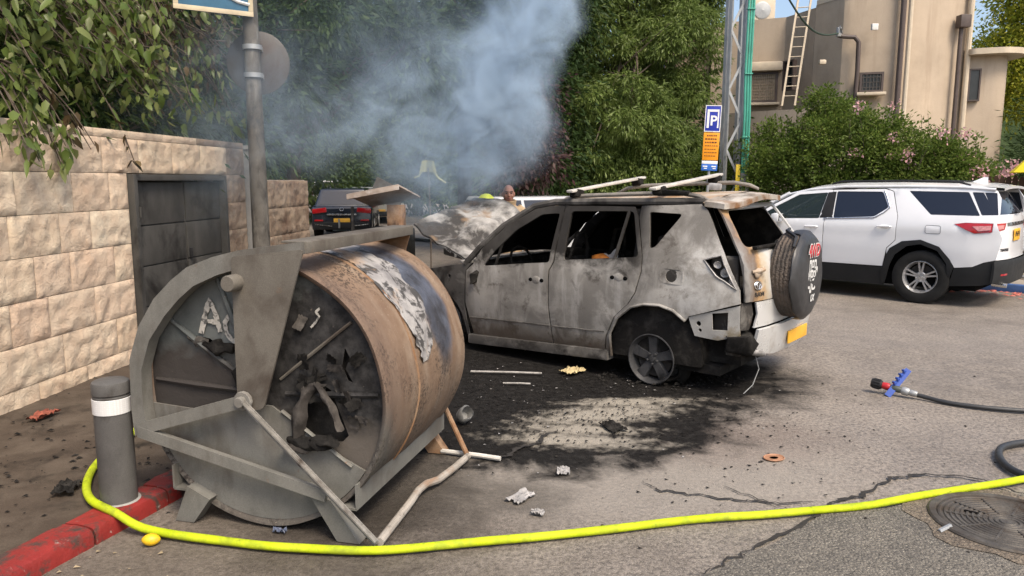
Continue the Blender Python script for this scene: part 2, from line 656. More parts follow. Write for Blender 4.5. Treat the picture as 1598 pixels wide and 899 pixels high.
def trunk(name, parent, base, top, r0, r1, limbs, seed=0, mat=None):
    rnd = random.Random(seed)
    mb = MB()
    base, top = Vector(base), Vector(top)
    pts, rs = [], []
    for i in range(9):
        t = i / 8
        p = base.lerp(top, t) + Vector((math.sin(t * 5 + seed) * .1, math.cos(t * 4 + seed) * .1, 0)) * (r0 * 2)
        pts.append(p); rs.append(lerp(r0, r1, t ** .8) * (1.25 if i == 0 else 1))
    mb.tube(pts, rs, 10)
    for e in limbs:
        e = Vector(e)
        t = rnd.uniform(.45, .95)
        s = base.lerp(top, t)
        mid = s.lerp(e, .5) + Vector((rnd.uniform(-.2, .2), rnd.uniform(-.2, .2), rnd.uniform(.0, .3)))
        r = lerp(r0, r1, t) * .5
        mb.tube([s, s.lerp(mid, .5), mid, mid.lerp(e, .6), e], [r, r * .85, r * .6, r * .4, r * .15], 7)
        for k in range(3):
            q = mid.lerp(e, rnd.uniform(0, .8))
            d = Vector((rnd.uniform(-1, 1), rnd.uniform(-1, 1), rnd.uniform(-.3, .7))) * (e - s).length * .35
            mb.tube([q, q + d * .5, q + d], [r * .35, r * .22, r * .06], 5)
    return mb.build(name, mat or M['bark'], parent)

# ------------------------------------------------------------------ road, pavement, kerb
def road_material():
    m, nt, b = new_mat("worn_asphalt")
    t = NT(nt)
    lo = t.noise(.55, 4, .55); mid = t.noise(2.3, 6, .6); hi = t.noise(38, 5, .7); edge = t.noise(2.8, 7, .62, .4)
    edge2 = t.noise(9, 6, .6)
    c = t.mix(t.ramp(lo, [(.35, 0), (.65, 1)]), (.178, .154, .130), (.262, .229, .196))
    c = t.mix(t.ramp(mid, [(.38, 0), (.7, .65)]), c, (.325, .285, .24))
    c = t.mix(t.ramp(hi, [(.36, .75), (.60, 0)]), c, (.045, .040, .036))
    agg = t.voro(95)
    c = t.mix(t.ramp(agg, [(.14, .65), (.34, 0)]), c, (.36, .325, .28))
    # pale concrete-like dust, brown mud
    pale = t.blob((.75, 4.35, 0), (1.35, .55, 5), .12, edge, .75, .45)
    c = t.mix(t.math('MULTIPLY', pale, .55), c, (.27, .245, .21))
    mud = t.blob((-1.3, 3.1, 0), (1.5, 1.2, 5), 0, edge, .6, .5)
    c = t.mix(t.math('MULTIPLY', mud, .6), c, (.075, .06, .045))
    rustst = t.blob((1.5, 5.0, 0), (.7, .45, 5), .3, edge, .8, .5)
    c = t.mix(t.math('MULTIPLY', rustst, .28), c, (.15, .105, .085))
    # soot of the fire
    s1 = t.blob((.15, 6.2, 0), (1.75, 1.75, 5), .1, edge, .42, .2)
    s2 = t.blob((.75, 7.55, 0), (2.2, 1.2, 5), R(141), edge, .4, .3)
    s3 = t.blob((-.05, 5.3, 0), (.85, .72, 5), 0, edge, .5, .2)
    s4 = t.blob((.0, 4.1, 0), (.36, .26, 5), 0, edge2, .7, .6)
    s5 = t.blob((1.25, 6.05, 0), (.85, .42, 5), .2, edge, .7, .35)
    s6 = t.blob((-.9, 4.5, 0), (.75, 1.2, 5), .2, edge, .5, .4)
    soot = t.math('MAXIMUM', t.math('MAXIMUM', s1, s2), s3)
    soot = t.math('MAXIMUM', soot, t.math('MULTIPLY', s4, .42))
    soot = t.math('MAXIMUM', soot, t.math('MULTIPLY', s5, .55))
    soot = t.math('MAXIMUM', soot, t.math('MULTIPLY', s6, .6))
    soot = t.ramp(soot, [(.06, 0), (.85, 1)])
    # ash left where the water washed over
    a1 = t.blob((.72, 5.62, 0), (.55, .20, 5), .35, edge2, 1.5, .7)
    a2 = t.blob((.45, 5.02, 0), (.46, .12, 5), -.15, edge2, 1.5, .7)
    a3 = t.blob((.50, 5.26, 0), (.40, .10, 5), -.1, edge2, 1.5, .7)
    a4 = t.blob((.95, 5.95, 0), (.45, .10, 5), .1, edge2, 1.5, .7)
    ash = t.math('MAXIMUM', t.math('MAXIMUM', a1, a2), t.math('MAXIMUM', a3, a4))
    sootc = t.mix(t.ramp(t.noise(16, 6, .7), [(.45, 0), (.78, 1)]), (.007, .0068, .0068), (.026, .025, .024))
    c = t.mix(t.math('MULTIPLY', soot, .97), c, sootc)
    c = t.mix(t.math('MULTIPLY', ash, .82), c, (.33, .30, .25))
    t.link(c, b.inputs['Base Color'])
    # still damp: uneven sheen
    wet = t.noise(.8, 5, .6, .3)
    rg = t.ramp(wet, [(.36, .42), (.62, .82)])
    rg = t.mix(t.math('MULTIPLY', soot, .8), rg, (.62, .62, .62))
    t.link(rg, b.inputs['Roughness'])
    t.link(t.mix(soot, (.32, .32, .32), (.05, .05, .05)), b.inputs['Specular IOR Level'])
    h = t.math('ADD', t.math('MULTIPLY', agg, .7), t.math('MULTIPLY', hi, 1.1))
    h = t.math('ADD', h, t.math('MULTIPLY', t.noise(6, 5, .6), 2.5))
    t.link(t.bump(h, .45, .012), b.inputs['Normal'])
    return m

M['road'] = road_material()
def coarse_material(name, c0, c1, speck, vs=70):
    m, nt, b = new_mat(name)
    t = NT(nt)
    agg = t.voro(vs); hi = t.noise(45, 5, .7)
    c = t.mix(t.ramp(t.noise(3, 5, .6), [(.35, 0), (.65, 1)]), c0, c1)
    c = t.mix(t.ramp(agg, [(.15, .8), (.4, 0)]), c, speck)
    c = t.mix(t.ramp(hi, [(.36, .7), (.58, 0)]), c, sc(c0, .35))
    t.link(c, b.inputs['Base Color'])
    b.inputs['Roughness'].default_value = .85
    t.link(t.bump(t.math('ADD', agg, hi), .7, .015), b.inputs['Normal'])
    return m
M['coarse'] = coarse_material("coarse_asphalt", (.11, .10, .085), (.17, .152, .125), (.34, .31, .25))
M['crack'] = simple("crack_filling", (.022, .019, .016), .95, var=.4, vs=20, bump=.3)
M['pavement'] = layered("dirty_pavement_asphalt", [((.072, .056, .043), 3), ((.115, .093, .072), 4, .56, .12, (1, 1, 1)), ((.03, .025, .02), 3.5, .62, .08, (1, 1, 1))], rough=.82, bump=.5, bs=60, bd=.01)

def ground_mesh():
    xs = np.unique(np.concatenate([np.linspace(-150, -8, 8), np.linspace(-8, 10, 46), np.linspace(10, 150, 8)]))
    ys = np.unique(np.concatenate([np.linspace(-40, 1.5, 6), np.linspace(1.5, 16, 38), np.linspace(16, 400, 12)]))
    V, F = [], []
    for y in ys:
        for x in xs:
            near = math.exp(-((x - 1) ** 2 + (y - 6) ** 2) / 60)
            V.append((x, y, (noise.noise(Vector((x * .5, y * .5, 3))) * .012) * near - .006 * near))
    nx = len(xs)
    for j in range(len(ys) - 1):
        for i in range(nx - 1):
            a = j * nx + i
            F.append((a, a + 1, a + nx + 1, a + nx))
    return V, F
_gv, _gf = ground_mesh()
road = link_mesh("road", _gv, _gf, M['road'])
tag(road, "worn damp asphalt road with soot and ash", kind='structure')

def jag_strip(pts, w, z=.006, seed=0):
    rnd = random.Random(seed)
    P = [Vector((p[0], p[1], z)) for p in pts]
    fine = []
    for i in range(len(P) - 1):
        for k in range(7):
            q = P[i].lerp(P[i + 1], k / 7)
            fine.append(q + Vector((rnd.uniform(-1, 1), rnd.uniform(-1, 1), 0)) * .018)
    fine.append(P[-1])
    mb = MB(); vs, fs = [], []
    n = len(fine)
    for i, p in enumerate(fine):
        d = (fine[min(i + 1, n - 1)] - fine[max(i - 1, 0)]).normalized()
        s = Vector((-d.y, d.x, 0))
        ww = w * rnd.uniform(.35, 1.3) * min(1, .25 + 4 * min(i, n - 1 - i) / n)
        vs += [p + s * ww / 2, p - s * ww / 2]
    for i in range(n - 1): fs.append((2 * i, 2 * i + 1, 2 * i + 3, 2 * i + 2))
    return mb.add(vs, fs)
for i, (pts, w) in enumerate([
    ([(.778, 4.286), (.864, 4.137), (1.073, 4.074), (1.31, 4.005), (1.513, 3.963), (1.728, 4.005)], .016),
    ([(.858, 3.203), (1.006, 3.313), (1.295, 3.536), (1.573, 3.749), (1.811, 3.988), (2.014, 4.074), (2.306, 4.325), (2.534, 4.385), (2.792, 4.355), (2.965, 4.101), (3.3, 4.0)], .026),
    ([(-.426, 4.791), (-.038, 4.675), (.048, 4.852), (.181, 4.939), (.233, 5.108), (.331, 5.218)], .035),
    ([(1.259, 4.21), (1.391, 4.031), (1.585, 3.826)], .010)]):
    o = jag_strip(pts, w, .009, i).build("crack", M['crack'], road, 0)

cz = MB()
_poly = [(.849, 3.17), (1.288, 3.515), (1.811, 3.905), (2.33, 3.946), (2.9, 3.75), (3.4, 3.3), (3.4, 1.6), (.3, 1.6), (.539, 2.892)]
rp = resample(_poly, .12)
rnd = random.Random(5)
rp = [(p[0] + rnd.uniform(-.025, .025), p[1] + rnd.uniform(-.025, .025)) for p in rp]
panel(cz, rp, [], lambda u, v: Vector((u, v, .0065)), 0.0, .25)
cz.build("asphalt_patch", M['coarse'], road, 0)

# pavement on the left, with a kerb of red painted stones
KERB = [(-2.75, 1.2), (-2.45, 2.3), (-2.24, 3.0), (-2.05, 3.62), (-1.87, 4.15), (-1.74, 4.75), (-1.68, 5.5), (-1.75, 6.4), (-2.0, 7.6), (-2.45, 9.2), (-3.1, 11.2), (-4.0, 14.0), (-6.2, 21.0), (-9.5, 31.0)]
def kerb_pt(d):
    acc = 0
    for a, b in zip(KERB, KERB[1:]):
        L = math.dist(a, b)
        if d <= acc + L:
            f = (d - acc) / L
            t = ((b[0] - a[0]) / L, (b[1] - a[1]) / L)
            return (a[0] + t[0] * (d - acc), a[1] + t[1] * (d - acc)), t
        acc += L
    return KERB[-1], t
KTOT = sum(math.dist(a, b) for a, b in zip(KERB, KERB[1:]))
pv = MB()
pp = []
d = 0.0
while d < KTOT:
    (x, y), t = kerb_pt(d)
    pp.append((x - t[1] * .19, y + t[0] * .19))
    d += .35
WALLX = lambda y: -3.823 + .1056 * (y - 5.363)
pp += [(-12.5, 31.0), (-12.5, 1.2)]
panel(pv, pp, [], lambda u, v: Vector((u, v, .07 + noise.noise(Vector((u * 1.3, v * 1.3, 0))) * .010)), 0.0, .45)
pavement = pv.build("pavement", M['pavement'], None, 60)
tag(pavement, "dirty brown asphalt pavement strip beside the stone wall", kind='structure')

def kerb_mat():
    m, nt, b = new_mat("red_painted_kerb")
    t = NT(nt)
    c = t.mix(t.ramp(t.noise(4, 5, .6), [(.3, 0), (.7, 1)]), (.17, .012, .010), (.25, .020, .016))
    c = t.mix(t.ramp(t.noise(7, 8, .7, .5), [(.50, 0), (.60, 1)]), c, (.055, .032, .026))
    c = t.mix(t.ramp(t.noise(18, 6, .7), [(.62, 0), (.70, .8)]), c, (.33, .29, .25))
    t.link(c, b.inputs['Base Color'])
    b.inputs['Roughness'].default_value = .62
    t.link(t.bump(t.noise(20, 6, .65), .6, .012), b.inputs['Normal'])
    return m
M['kerb_red'] = kerb_mat()
M['kerb_grey'] = simple("kerb_concrete", (.22, .20, .175), .85, var=.25, vs=5, bump=.5, bs=40, dirt=((.05, .04, .03), .5, 3))
kerb = empty("kerb"); kerb["kind"] = "structure"; kerb["label"] = "kerb of red painted stones along the pavement"
d = 0.9; i = 0
while d < 24:
    L = .5 if d < 10 else 1.2
    (x0, y0), t = kerb_pt(d + .006); (x1, y1), t1 = kerb_pt(d + L - .006)
    mb = MB()
    N = 5 if d < 8 else 1
    prof = [(0, -.08), (.0, .055), (.012, .078), (.035, .086), (.10, .088), (.19, .086), (.19, -.08)]
    vs, fs = [], []
    for k in range(N + 1):
        f = k / N
        px, py = lerp(x0, x1, f), lerp(y0, y1, f)
        for (o_, z_) in prof:
            q = Vector((px - t[1] * o_, py + t[0] * o_, z_))
            if z_ > 0: q += noise.noise_vector(q * 6) * .010
            if k in (0, N): q.z -= .004
            vs.append(q)
    pn = len(prof)
    for k in range(N):
        for j in range(pn - 1):
            fs.append((k * pn + j, (k + 1) * pn + j, (k + 1) * pn + j + 1, k * pn + j + 1))
    fs.append(tuple(range(pn))); fs.append(tuple(N * pn + j for j in range(pn - 1, -1, -1)))
    mb.add(vs, fs)
    mb.build("kerb_stone", M['kerb_red'] if 1.3 < d < 8.2 else M['kerb_grey'], kerb, 40)
    d += L; i += 1

# far pavement beyond the white car
FD = Vector((math.cos(R(138)), math.sin(R(138)), 0)); FN = Vector((math.sin(R(138)), -math.cos(R(138)), 0))
FO = Vector((6.68, 11.59, 0)) + FN * 1.28
fp = MB()
a, b_ = FO - FD * 14, FO + FD * 16
fp.grid(lambda u, v: (a + (b_ - a) * u + FN * (.16 + v * 12) + Vector((0, 0, .115))), 30, 6)
farp = fp.build("far_pavement", simple("pale_pavement", (.27, .235, .19), .85, var=.2, vs=2, bump=.3, bs=50), None)
tag(farp, "pale pavement on the far side behind the white car", kind='structure')
farkerb = empty("far_kerb"); farkerb["kind"] = "structure"; farkerb["label"] = "blue and white kerb of the far pavement"
M['kerb_blue'] = simple("blue_painted_kerb", (.03, .075, .20), .65, var=.25, bump=.3)
M['kerb_white'] = simple("white_painted_kerb", (.55, .54, .51), .7, var=.15, bump=.3)
for k in range(-8, 10):
    mb = MB()
    c0 = FO + FD * (k * 1.0 + .5) + FN * .08
    mb.bbox((0, 0, .05), (.985, .16, .15), .02)
    o = mb.build("kerb_stone", M['kerb_blue'] if k % 2 else M['kerb_white'], farkerb)
    o.location = c0; o.rotation_euler = (0, 0, R(138))

# ------------------------------------------------------------------ stone wall
def stone_mat():
    m, nt, b = new_mat("rough_limestone")
    t = NT(nt)
    r = t.rand_obj()
    base = t.ramp(r, [(0, (.56, .45, .325)), (.25, (.60, .50, .37)), (.5, (.58, .45, .335)), (.75, (.62, .53, .40)), (1, (.56, .44, .325))])
    n = t.noise(5, 7, .65)
    c = t.mix(t.ramp(n, [(.35, 0), (.68, 1)]), base, (.40, .245, .16))
    c = t.mix(.55, c, base)
    c = t.mix(t.ramp(t.noise(13, 7, .7), [(.58, 0), (.72, .7)]), c, (.17, .12, .085))
    c = t.mix(t.ramp(t.noise(26, 6, .7), [(.60, 0), (.75, .45)]), c, (.62, .57, .48))
    t.link(c, b.inputs['Base Color'])
    b.inputs['Roughness'].default_value = .88
    b.inputs['Specular IOR Level'].default_value = .25
    h = t.math('ADD', t.noise(9, 8, .68, .6), t.math('MULTIPLY', t.noise(30, 6, .7), .35))
    t.link(t.bump(h, .75, .028), b.inputs['Normal'])
    return m
M['stone'] = stone_mat()
M['mortar'] = simple("mortar", (.30, .25, .195), .95, var=.2, vs=8, bump=.5, bs=50)
M['stone_smoked'] = layered("smoked_limestone", [((.30, .225, .16), 4), ((.14, .085, .06), 3, .56, .12, (1, 1, .6)), ((.36, .29, .22), 8, .62, .1, (1, 1, 1))], rough=.88, bump=.8, bs=12, bd=.03)
def rock_block(x0, x1, z0, z1, seed, depth=.2, amp=.024, g=.0025):
    """one rock-faced block; front at y~0 facing -y"""
    x0 += g; x1 -= g; z0 += g; z1 -= g
    nx = max(4, int((x1 - x0) / .028)); nz = max(3, int((z1 - z0) / .028))
    o = Vector((seed * 4.7, seed * 9.1, seed * 2.9))
    vs, fs = [], []
    for j in range(nz + 1):
        for i in range(nx + 1):
            u, v = i / nx, j / nz
            x, z = lerp(x0, x1, u), lerp(z0, z1, v)
            e = min(min(u, 1 - u) * (x1 - x0), min(v, 1 - v) * (z1 - z0))
            k = min(1, e / .028)
            q = Vector((x, 0, z))
            n = noise.fractal(q * 8.5 + o, .8, 2.1, 5) * .75 + abs(noise.noise(q * 4.1 + o)) * .35
            y = -(.004 + k * (.009 + amp * n))
            vs.append((x, y, z))
    for j in range(nz):
        for i in range(nx):
            a = j * (nx + 1) + i
            fs.append((a, a + 1, a + nx + 2, a + nx + 1))
    b = len(vs)
    vs += [(x0, depth, z0), (x1, depth, z0), (x1, depth, z1), (x0, depth, z1)]
    bot = [i for i in range(nx + 1)]; top = [nz * (nx + 1) + i for i in range(nx + 1)]
    lef = [j * (nx + 1) for j in range(nz + 1)]; rig = [j * (nx + 1) + nx for j in range(nz + 1)]
    fs.append(tuple([b + 0, b + 1] + bot[::-1])); fs.append(tuple([b + 2, b + 3] + top))
    fs.append(tuple([b + 3, b + 0] + lef)); fs.append(tuple([b + 1, b + 2] + rig[::-1]))
    return vs, fs

WA = Vector((-3.823, 5.363, 0)); WANG = math.atan2(.9945, .105)
wall = empty("stone_wall", WA, WANG, "tall cream limestone block wall on the left, built around a steel cabinet", "wall")
core = MB()
core.box((-.92, .16, 1.05), (5.35, .28, 2.30)); core.box((3.89, .16, 1.05), (.60, .28, 2.30)); core.box((2.67, .16, 2.03), (1.82, .28, .34)); core.box((2.67, .26, .9), (1.82, .08, 1.9))
core.build("wall_core", M['mortar'], wall, 0)
CZ = [-.12, .205, .535, .87, 1.205, 1.535, 1.87, 2.19]
CABX0, CABX1, CABZ = 1.76, 3.58, 1.86
joints = [[-3.4, -2.7, -2.1, -1.5, -.9, -.3, .42, 1.0, 1.58, 1.755],
          [-3.4, -2.8, -2.2, -1.4, -.8, -.05, .73, 1.44, 1.755],
          [-3.4, -2.6, -1.9, -1.2, -.5, .19, .60, 1.17, 1.755],
          [-3.4, -2.7, -2.0, -1.2, -.45, .48, .89, 1.48, 1.755],
          [-3.4, -2.8, -1.9, -1.1, -.4, .25, .80, 1.19, 1.755],
          [-3.4, -2.6, -2.0, -1.3, -.55, .35, .99, 1.48, 1.755],
          [-3.4, -2.7, -2.0, -1.25, -.6, .04, .66, 1.41, 1.96, 2.55, 3.12, 3.72, 4.18]]
joints_r = [[3.59, 4.18], [3.59, 4.18], [3.59, 4.18], [3.59, 4.18], [3.59, 4.18], [3.59, 4.18]]
seed = 0
for ci, js in enumerate(joints):
    for lst in ([js] + ([joints_r[ci]] if ci < 6 else [])):
        for xa, xb in zip(lst, lst[1:]):
            seed += 1
            vs, fs = rock_block(xa, xb, CZ[ci], CZ[ci + 1], seed)
            link_mesh("stone", vs, fs, M['stone'] if xa < 3.3 else M['stone_smoked'], wall, 50)
x = -3.4
while x < 4.1:
    L = .5 + .2 * ((seed * 37) % 5) / 5
    xb = min(4.18, x + L); seed += 1
    vs, fs = rock_block(x, xb, 2.19, 2.265, seed, .3, .012)
    link_mesh("coping_stone", vs, fs, M['stone'] if x < 3 else M['stone_smoked'], wall, 50)
    x = xb

lowwall = empty("lower_stone_wall", WA, WANG, "lower smoke-stained stone wall end behind the street sign pole", "wall")
for k, (z0, z1) in enumerate(((-.1, .28), (.28, .66), (.66, 1.04), (1.04, 1.42), (1.42, 1.8))):
    for xa, xb in ((4.85, 5.5 + .12 * (k % 2)), (5.5 + .12 * (k % 2), 6.3)):
        seed += 1
        vs, fs = rock_block(xa, xb, z0, z1, seed, .25)
        link_mesh("stone", vs, fs, M['stone_smoked'], lowwall, 50)
mb = MB(); mb.box((5.57, .14, .88), (1.42, .2, 1.86)); mb.build("wall_core", M['mortar'], lowwall, 0)

mb = MB()
post = empty("concrete_post", WA, WANG, "slim grey concrete post at the end of the tall stone wall", "post")
mb.bbox((4.30, .05, 1.06), (.17, .30, 2.28), .015); mb.build("shaft", M['concrete'], post)
mb = MB(); mb.box((4.30, .05, 2.215), (.20, .33, .05), None, .85); mb.build("cap", M['concrete'], post)

# steel cabinet set into the wall
M['cab'] = layered("cabinet_grey_paint", [((.055, .053, .049), 3), ((.08, .076, .07), 4, .55, .12, (1, 1, .4)), ((.016, .015, .014), 2.3, .60, .07, (1, 1, .7))], rough=.55, bump=.08, bs=60)
cab = empty("utility_cabinet", WA, WANG, "dark grey two-door steel utility cabinet set into the stone wall", "cabinet")
mb = MB()
for (cx, cz_, sx, sz) in ((CABX0 + .03, .96, .06, 1.80), (CABX1 - .03, .96, .06, 1.80), (2.67, CABZ - .03, 1.70, .06), (2.67, .09, 1.70, .06)):
    mb.bbox((cx, .0, cz_), (sx, .14, sz), .006)
mb.build("frame", M['cab'], cab)
for (xa, xb) in ((CABX0 + .065, 2.735), (2.755, CABX1 - .065)):
    dr = MB(); dr.bbox(((xa + xb) / 2, .03, .96), (xb - xa, .03, 1.66), .004)
    do = dr.build("door", M['cab'], cab)
    zz = [.13, .56, .96, 1.36, 1.79]
    for za, zb in zip(zz, zz[1:]):
        p = MB(); p.bbox(((xa + xb) / 2, .008, (za + zb) / 2), (xb - xa - .02, .018, zb - za - .014), .006)
        p.build("panel", M['cab'], do)
for z_ in (.5, 1.5):
    h = MB(); h.tube([(CABX0 + .062, -.075, z_ - .05), (CABX0 + .062, -.075, z_ + .05)], .011, 8); h.build("hinge", M['cab'], cab)
h = MB(); h.bbox((2.80, -.012, 1.02), (.03, .035, .11), .008); h.build("handle", M['black_plastic'], cab)

# ------------------------------------------------------------------ street pole with signs
M['pole'] = layered("weathered_pole_paint", [((.125, .115, .10), 6), ((.24, .225, .20), 9, .62, .07, (1, 1, .25)), ((.03, .027, .024), 6, .56, .1, (1, 1, .5))], rough=.55, bump=.2, bs=60)
sp = empty("street_sign_pole", (-2.86, 8.5, .07), 0, "sooty metal street pole with a board on top and a round sign seen from behind", "sign pole")
mb = MB(); mb.tube([(0, 0, 0), (0, 0, .5), (-.005, 0, 2), (-.01, 0, 4.6)], [.11, .10, .092, .075], 18); mb.build("pole", M['pole'], sp)
mb = MB(); mb.lathe([(.16, 0), (.16, .03), (.12, .05), (.11, .06)], n=18); mb.build("base_collar", M['pole'], sp)
mb = MB(); mb.lathe([(0, -.006), (.335, -.006), (.345, 0), (.335, .006), (0, .006)], (.02, .115, 3.03), (.1, -1, 0), 40); rs_ = mb.build("round_sign", simple("sign_back_grey", (.07, .062, .055), .55, .2, var=.3, vs=3, dirt=((.05, .03, .02), .5, 3)), sp)
for z_ in (2.88, 3.18):
    mb = MB(); mb.lathe([(.098, -.025), (.104, -.025), (.104, .025), (.098, .025)], (0, 0, z_), (0, 0, 1), 18, close=True); mb.box((.01, .105, z_), (.14, .02, .05)); mb.build("clamp", M['galv'], rs_)
sb_rot = Matrix.Rotation(R(32), 3, 'Z')
def sbp(x, y, z): return sb_rot @ Vector((x, y, z)) + Vector((-.03, -.03, 0))
mb = MB(); mb.bbox(sbp(-.36, -.1, 3.83), (.80, .03, .70), .012, sb_rot); bo = mb.build("sign_board", simple("teal_blue_board", (.035, .12, .20), .45, var=.2, vs=3), sp)
mb = MB()
for (cx, cz_, sx, sz) in ((-.36, 3.505, .80, .05), (-.735, 3.83, .05, .60), (.015, 3.83, .05, .60)):
    mb.bbox(sbp(cx, -.118, cz_), (sx, .012, sz), .004, sb_rot)
mb.build("border", simple("cream_border", (.50, .42, .28), .6, var=.15), bo)
mb = MB(); mb.tube([sbp(-.45, -.12, 3.85), sbp(-.30, -.122, 3.70), sbp(-.12, -.122, 3.62), sbp(.0, -.122, 3.60)], .018, 6); mb.build("emblem_line", M['white_plastic'], bo)

# ------------------------------------------------------------------ round rubbish-bin bollard
bol = empty("bollard", (-2.13, 3.84, .075), 0, "grey steel bollard with a white reflective band beside the red kerb", "bollard")
M['bollard'] = layered("bollard_grey", [((.095, .092, .088), 5), ((.13, .125, .118), 5, .56, .12, (1, 1, .4)), ((.05, .045, .04), 8, .66, .06, (1, 1, .4)), ((.3, .29, .27), 14, .76, .02, (1, 1, .2))], rough=.5, bump=.06, bs=60)
mb = MB(); mb.lathe([(.093, 0), (.092, .02), (.092, .50), (.092, .598), (.088, .602), (.0885, .606), (.0945, .612), (.0945, .66), (.090, .674), (.078, .681), (.0, .686)], n=40); mb.build("post", M['bollard'], bol)
mb = MB(); mb.lathe([(.0935, .508), (.0955, .51), (.0955, .588), (.0935, .59)], n=40, close=True)
def band_mat():
    m, nt, b = new_mat("reflective_band")
    t = NT(nt)
    w = t.voro(90, rand=.2)
    c = t.mix(t.ramp(w, [(.2, 0), (.6, .35)]), (.68, .68, .67), (.42, .42, .41))
    t.link(c, b.inputs['Base Color']); b.inputs['Roughness'].default_value = .3
    return m
mb.build("reflective_band", band_mat(), bol)
mb = MB(); mb.lathe([(.115, 0), (.115, .008), (.105, .016), (.093, .018)], n=32); mb.build("base_ring", M['concrete'], bol)

# ------------------------------------------------------------------ house
M['render_tan'] = layered("tan_render", [((.45, .365, .275), 1.2), ((.50, .41, .315), 1.5, .55, .15, (1, 1, .25)), ((.37, .29, .215), 2.0, .66, .1, (1.5, 1.5, .12))], rough=.9, bump=.15, bs=60)
M['trim_beige'] = simple("beige_trim", (.52, .44, .33), .7, var=.1)
M['pipe_brown'] = simple("brown_pipe", (.075, .055, .048), .6, var=.15)
M['win_dark'] = simple("dark_window_glass", (.03, .032, .035), .12, var=.3, vs=2, bump=0)
M['cream_panel'] = simple('cream_shutter_panel', (.62, .55, .42), .6)
M['iron'] = simple("iron_bars", (.06, .052, .045), .6, var=.2)
house = empty("house", (8.6, 21.0, 0), 0, "tan rendered house with rounded walls, drainpipes and barred windows behind the hedge", "house")
HO = Vector((8.6, 21.0, 0))
def hbuild(mb, name, mat, parent=house, smooth=35):
    mb.v = [(x - HO.x, y - HO.y, z) for x, y, z in mb.v]
    return mb.build(name, mat, parent, smooth)
def wall_strip(pts, z0, z1, thick=.25, cap=True):
    mb = MB()
    P = [Vector((p[0], p[1], 0)) for p in pts]
    n = len(P)
    vs, fs = [], []
    for i, p in enumerate(P):
        d = (P[min(i + 1, n - 1)] - P[max(i - 1, 0)]).normalized()
        s = Vector((-d.y, d.x, 0))
        for q in (p, p + s * thick):
            vs += [(q.x, q.y, z0), (q.x, q.y, z1)]
    for i in range(n - 1):
        a, b = i * 4, i * 4 + 4
        fs += [(a, b, b + 1, a + 1), (a + 3, b + 3, b + 2, a + 2), (a + 1, b + 1, b + 3, a + 3)]
    fs += [(0, 1, 3, 2), ((n - 1) * 4 + 2, (n - 1) * 4 + 3, (n - 1) * 4 + 1, (n - 1) * 4)]
    return mb.add(vs, fs)
MAIN = [(7.9, 20.2), (8.22, 19.40), (8.26, 19.32), (8.33, 19.26), (8.42, 19.22), (9.35, 18.86), (10.1, 19.0), (10.8, 19.2), (11.55, 19.5)]
hbuild(wall_strip(MAIN, 0, 6.3), "main_wall", M['render_tan'], smooth=20)
hbuild(wall_strip([(5.75, 22.2), (7.55, 21.35), (7.9, 20.22)], 0, 6.25), "side_wall", M['render_tan'], smooth=10)
hbuild(wall_strip([(4.55, 22.9), (5.75, 22.4)], 0, 6.0), "wing_wall", layered("shaded_tan_render", [((.29, .22, .16), 1.5), ((.34, .26, .19), 2, .55, .15, (1, 1, .3))], rough=.9), smooth=10)  # same render coloured darker, the wing's shade put into the tone
BAYP = [(11.45, 19.40), (12.02, 19.22), (12.22, 19.22), (12.40, 19.30), (12.52, 19.44), (12.58, 19.62), (12.62, 21.5)]
bay = hbuild(wall_strip(BAYP, 0, 4.9, .2), "bay_wall", M['render_tan'], smooth=25)
mb = MB()
_cp = [(11.40, 19.12), (12.05, 18.86), (12.45, 18.90), (12.75, 19.08), (12.95, 19.36), (13.0, 19.75), (13.0, 21.6), (11.4, 21.6)]
panel(mb, rounded(_cp, .12), [], lambda u, v: Vector((u, v, 5.04)), .14, .3)
hbuild(mb, "canopy", M['trim_beige'])
mb = MB()
mb.add([(7.9, 20.2, 6.24), (9.3, 18.8, 6.24), (11.55, 19.5, 6.24), (12.6, 21.5, 6.24), (12.4, 26, 6.24), (4.6, 26, 6.24), (4.6, 22.9, 6.1), (7.55, 21.35, 6.24)], [(0, 1, 2, 3, 4, 5, 6, 7)])
mb.add([(4.6, 26, 0), (12.4, 26, 0), (12.4, 26, 6.24), (4.6, 26, 6.24), (12.6, 21.5, 0), (12.6, 21.5, 6.24), (4.55, 22.9, 0), (4.55, 22.9, 6.2)], [(0, 1, 2, 3), (1, 4, 5, 2), (6, 0, 3, 7)])
hbuild(mb, "roof", M['concrete'], smooth=0)
hbuild(wall_strip([(p[0], p[1] - .03) for p in MAIN], 6.3, 6.42, .32), "parapet", M['trim_beige'], smooth=20)
hbuild(wall_strip([(5.9, 20.9), (6.4, 20.35), (7.0, 19.85), (7.7, 19.45), (8.3, 19.2)], 0, 3.62, .18), "balcony_wall", layered("weathered_grey_render", [((.27, .23, .185), 2), ((.33, .29, .24), 3, .56, .12, (1, 1, .3)), ((.15, .12, .09), 2, .66, .08, (2, 2, .2))], rough=.9), smooth=25)

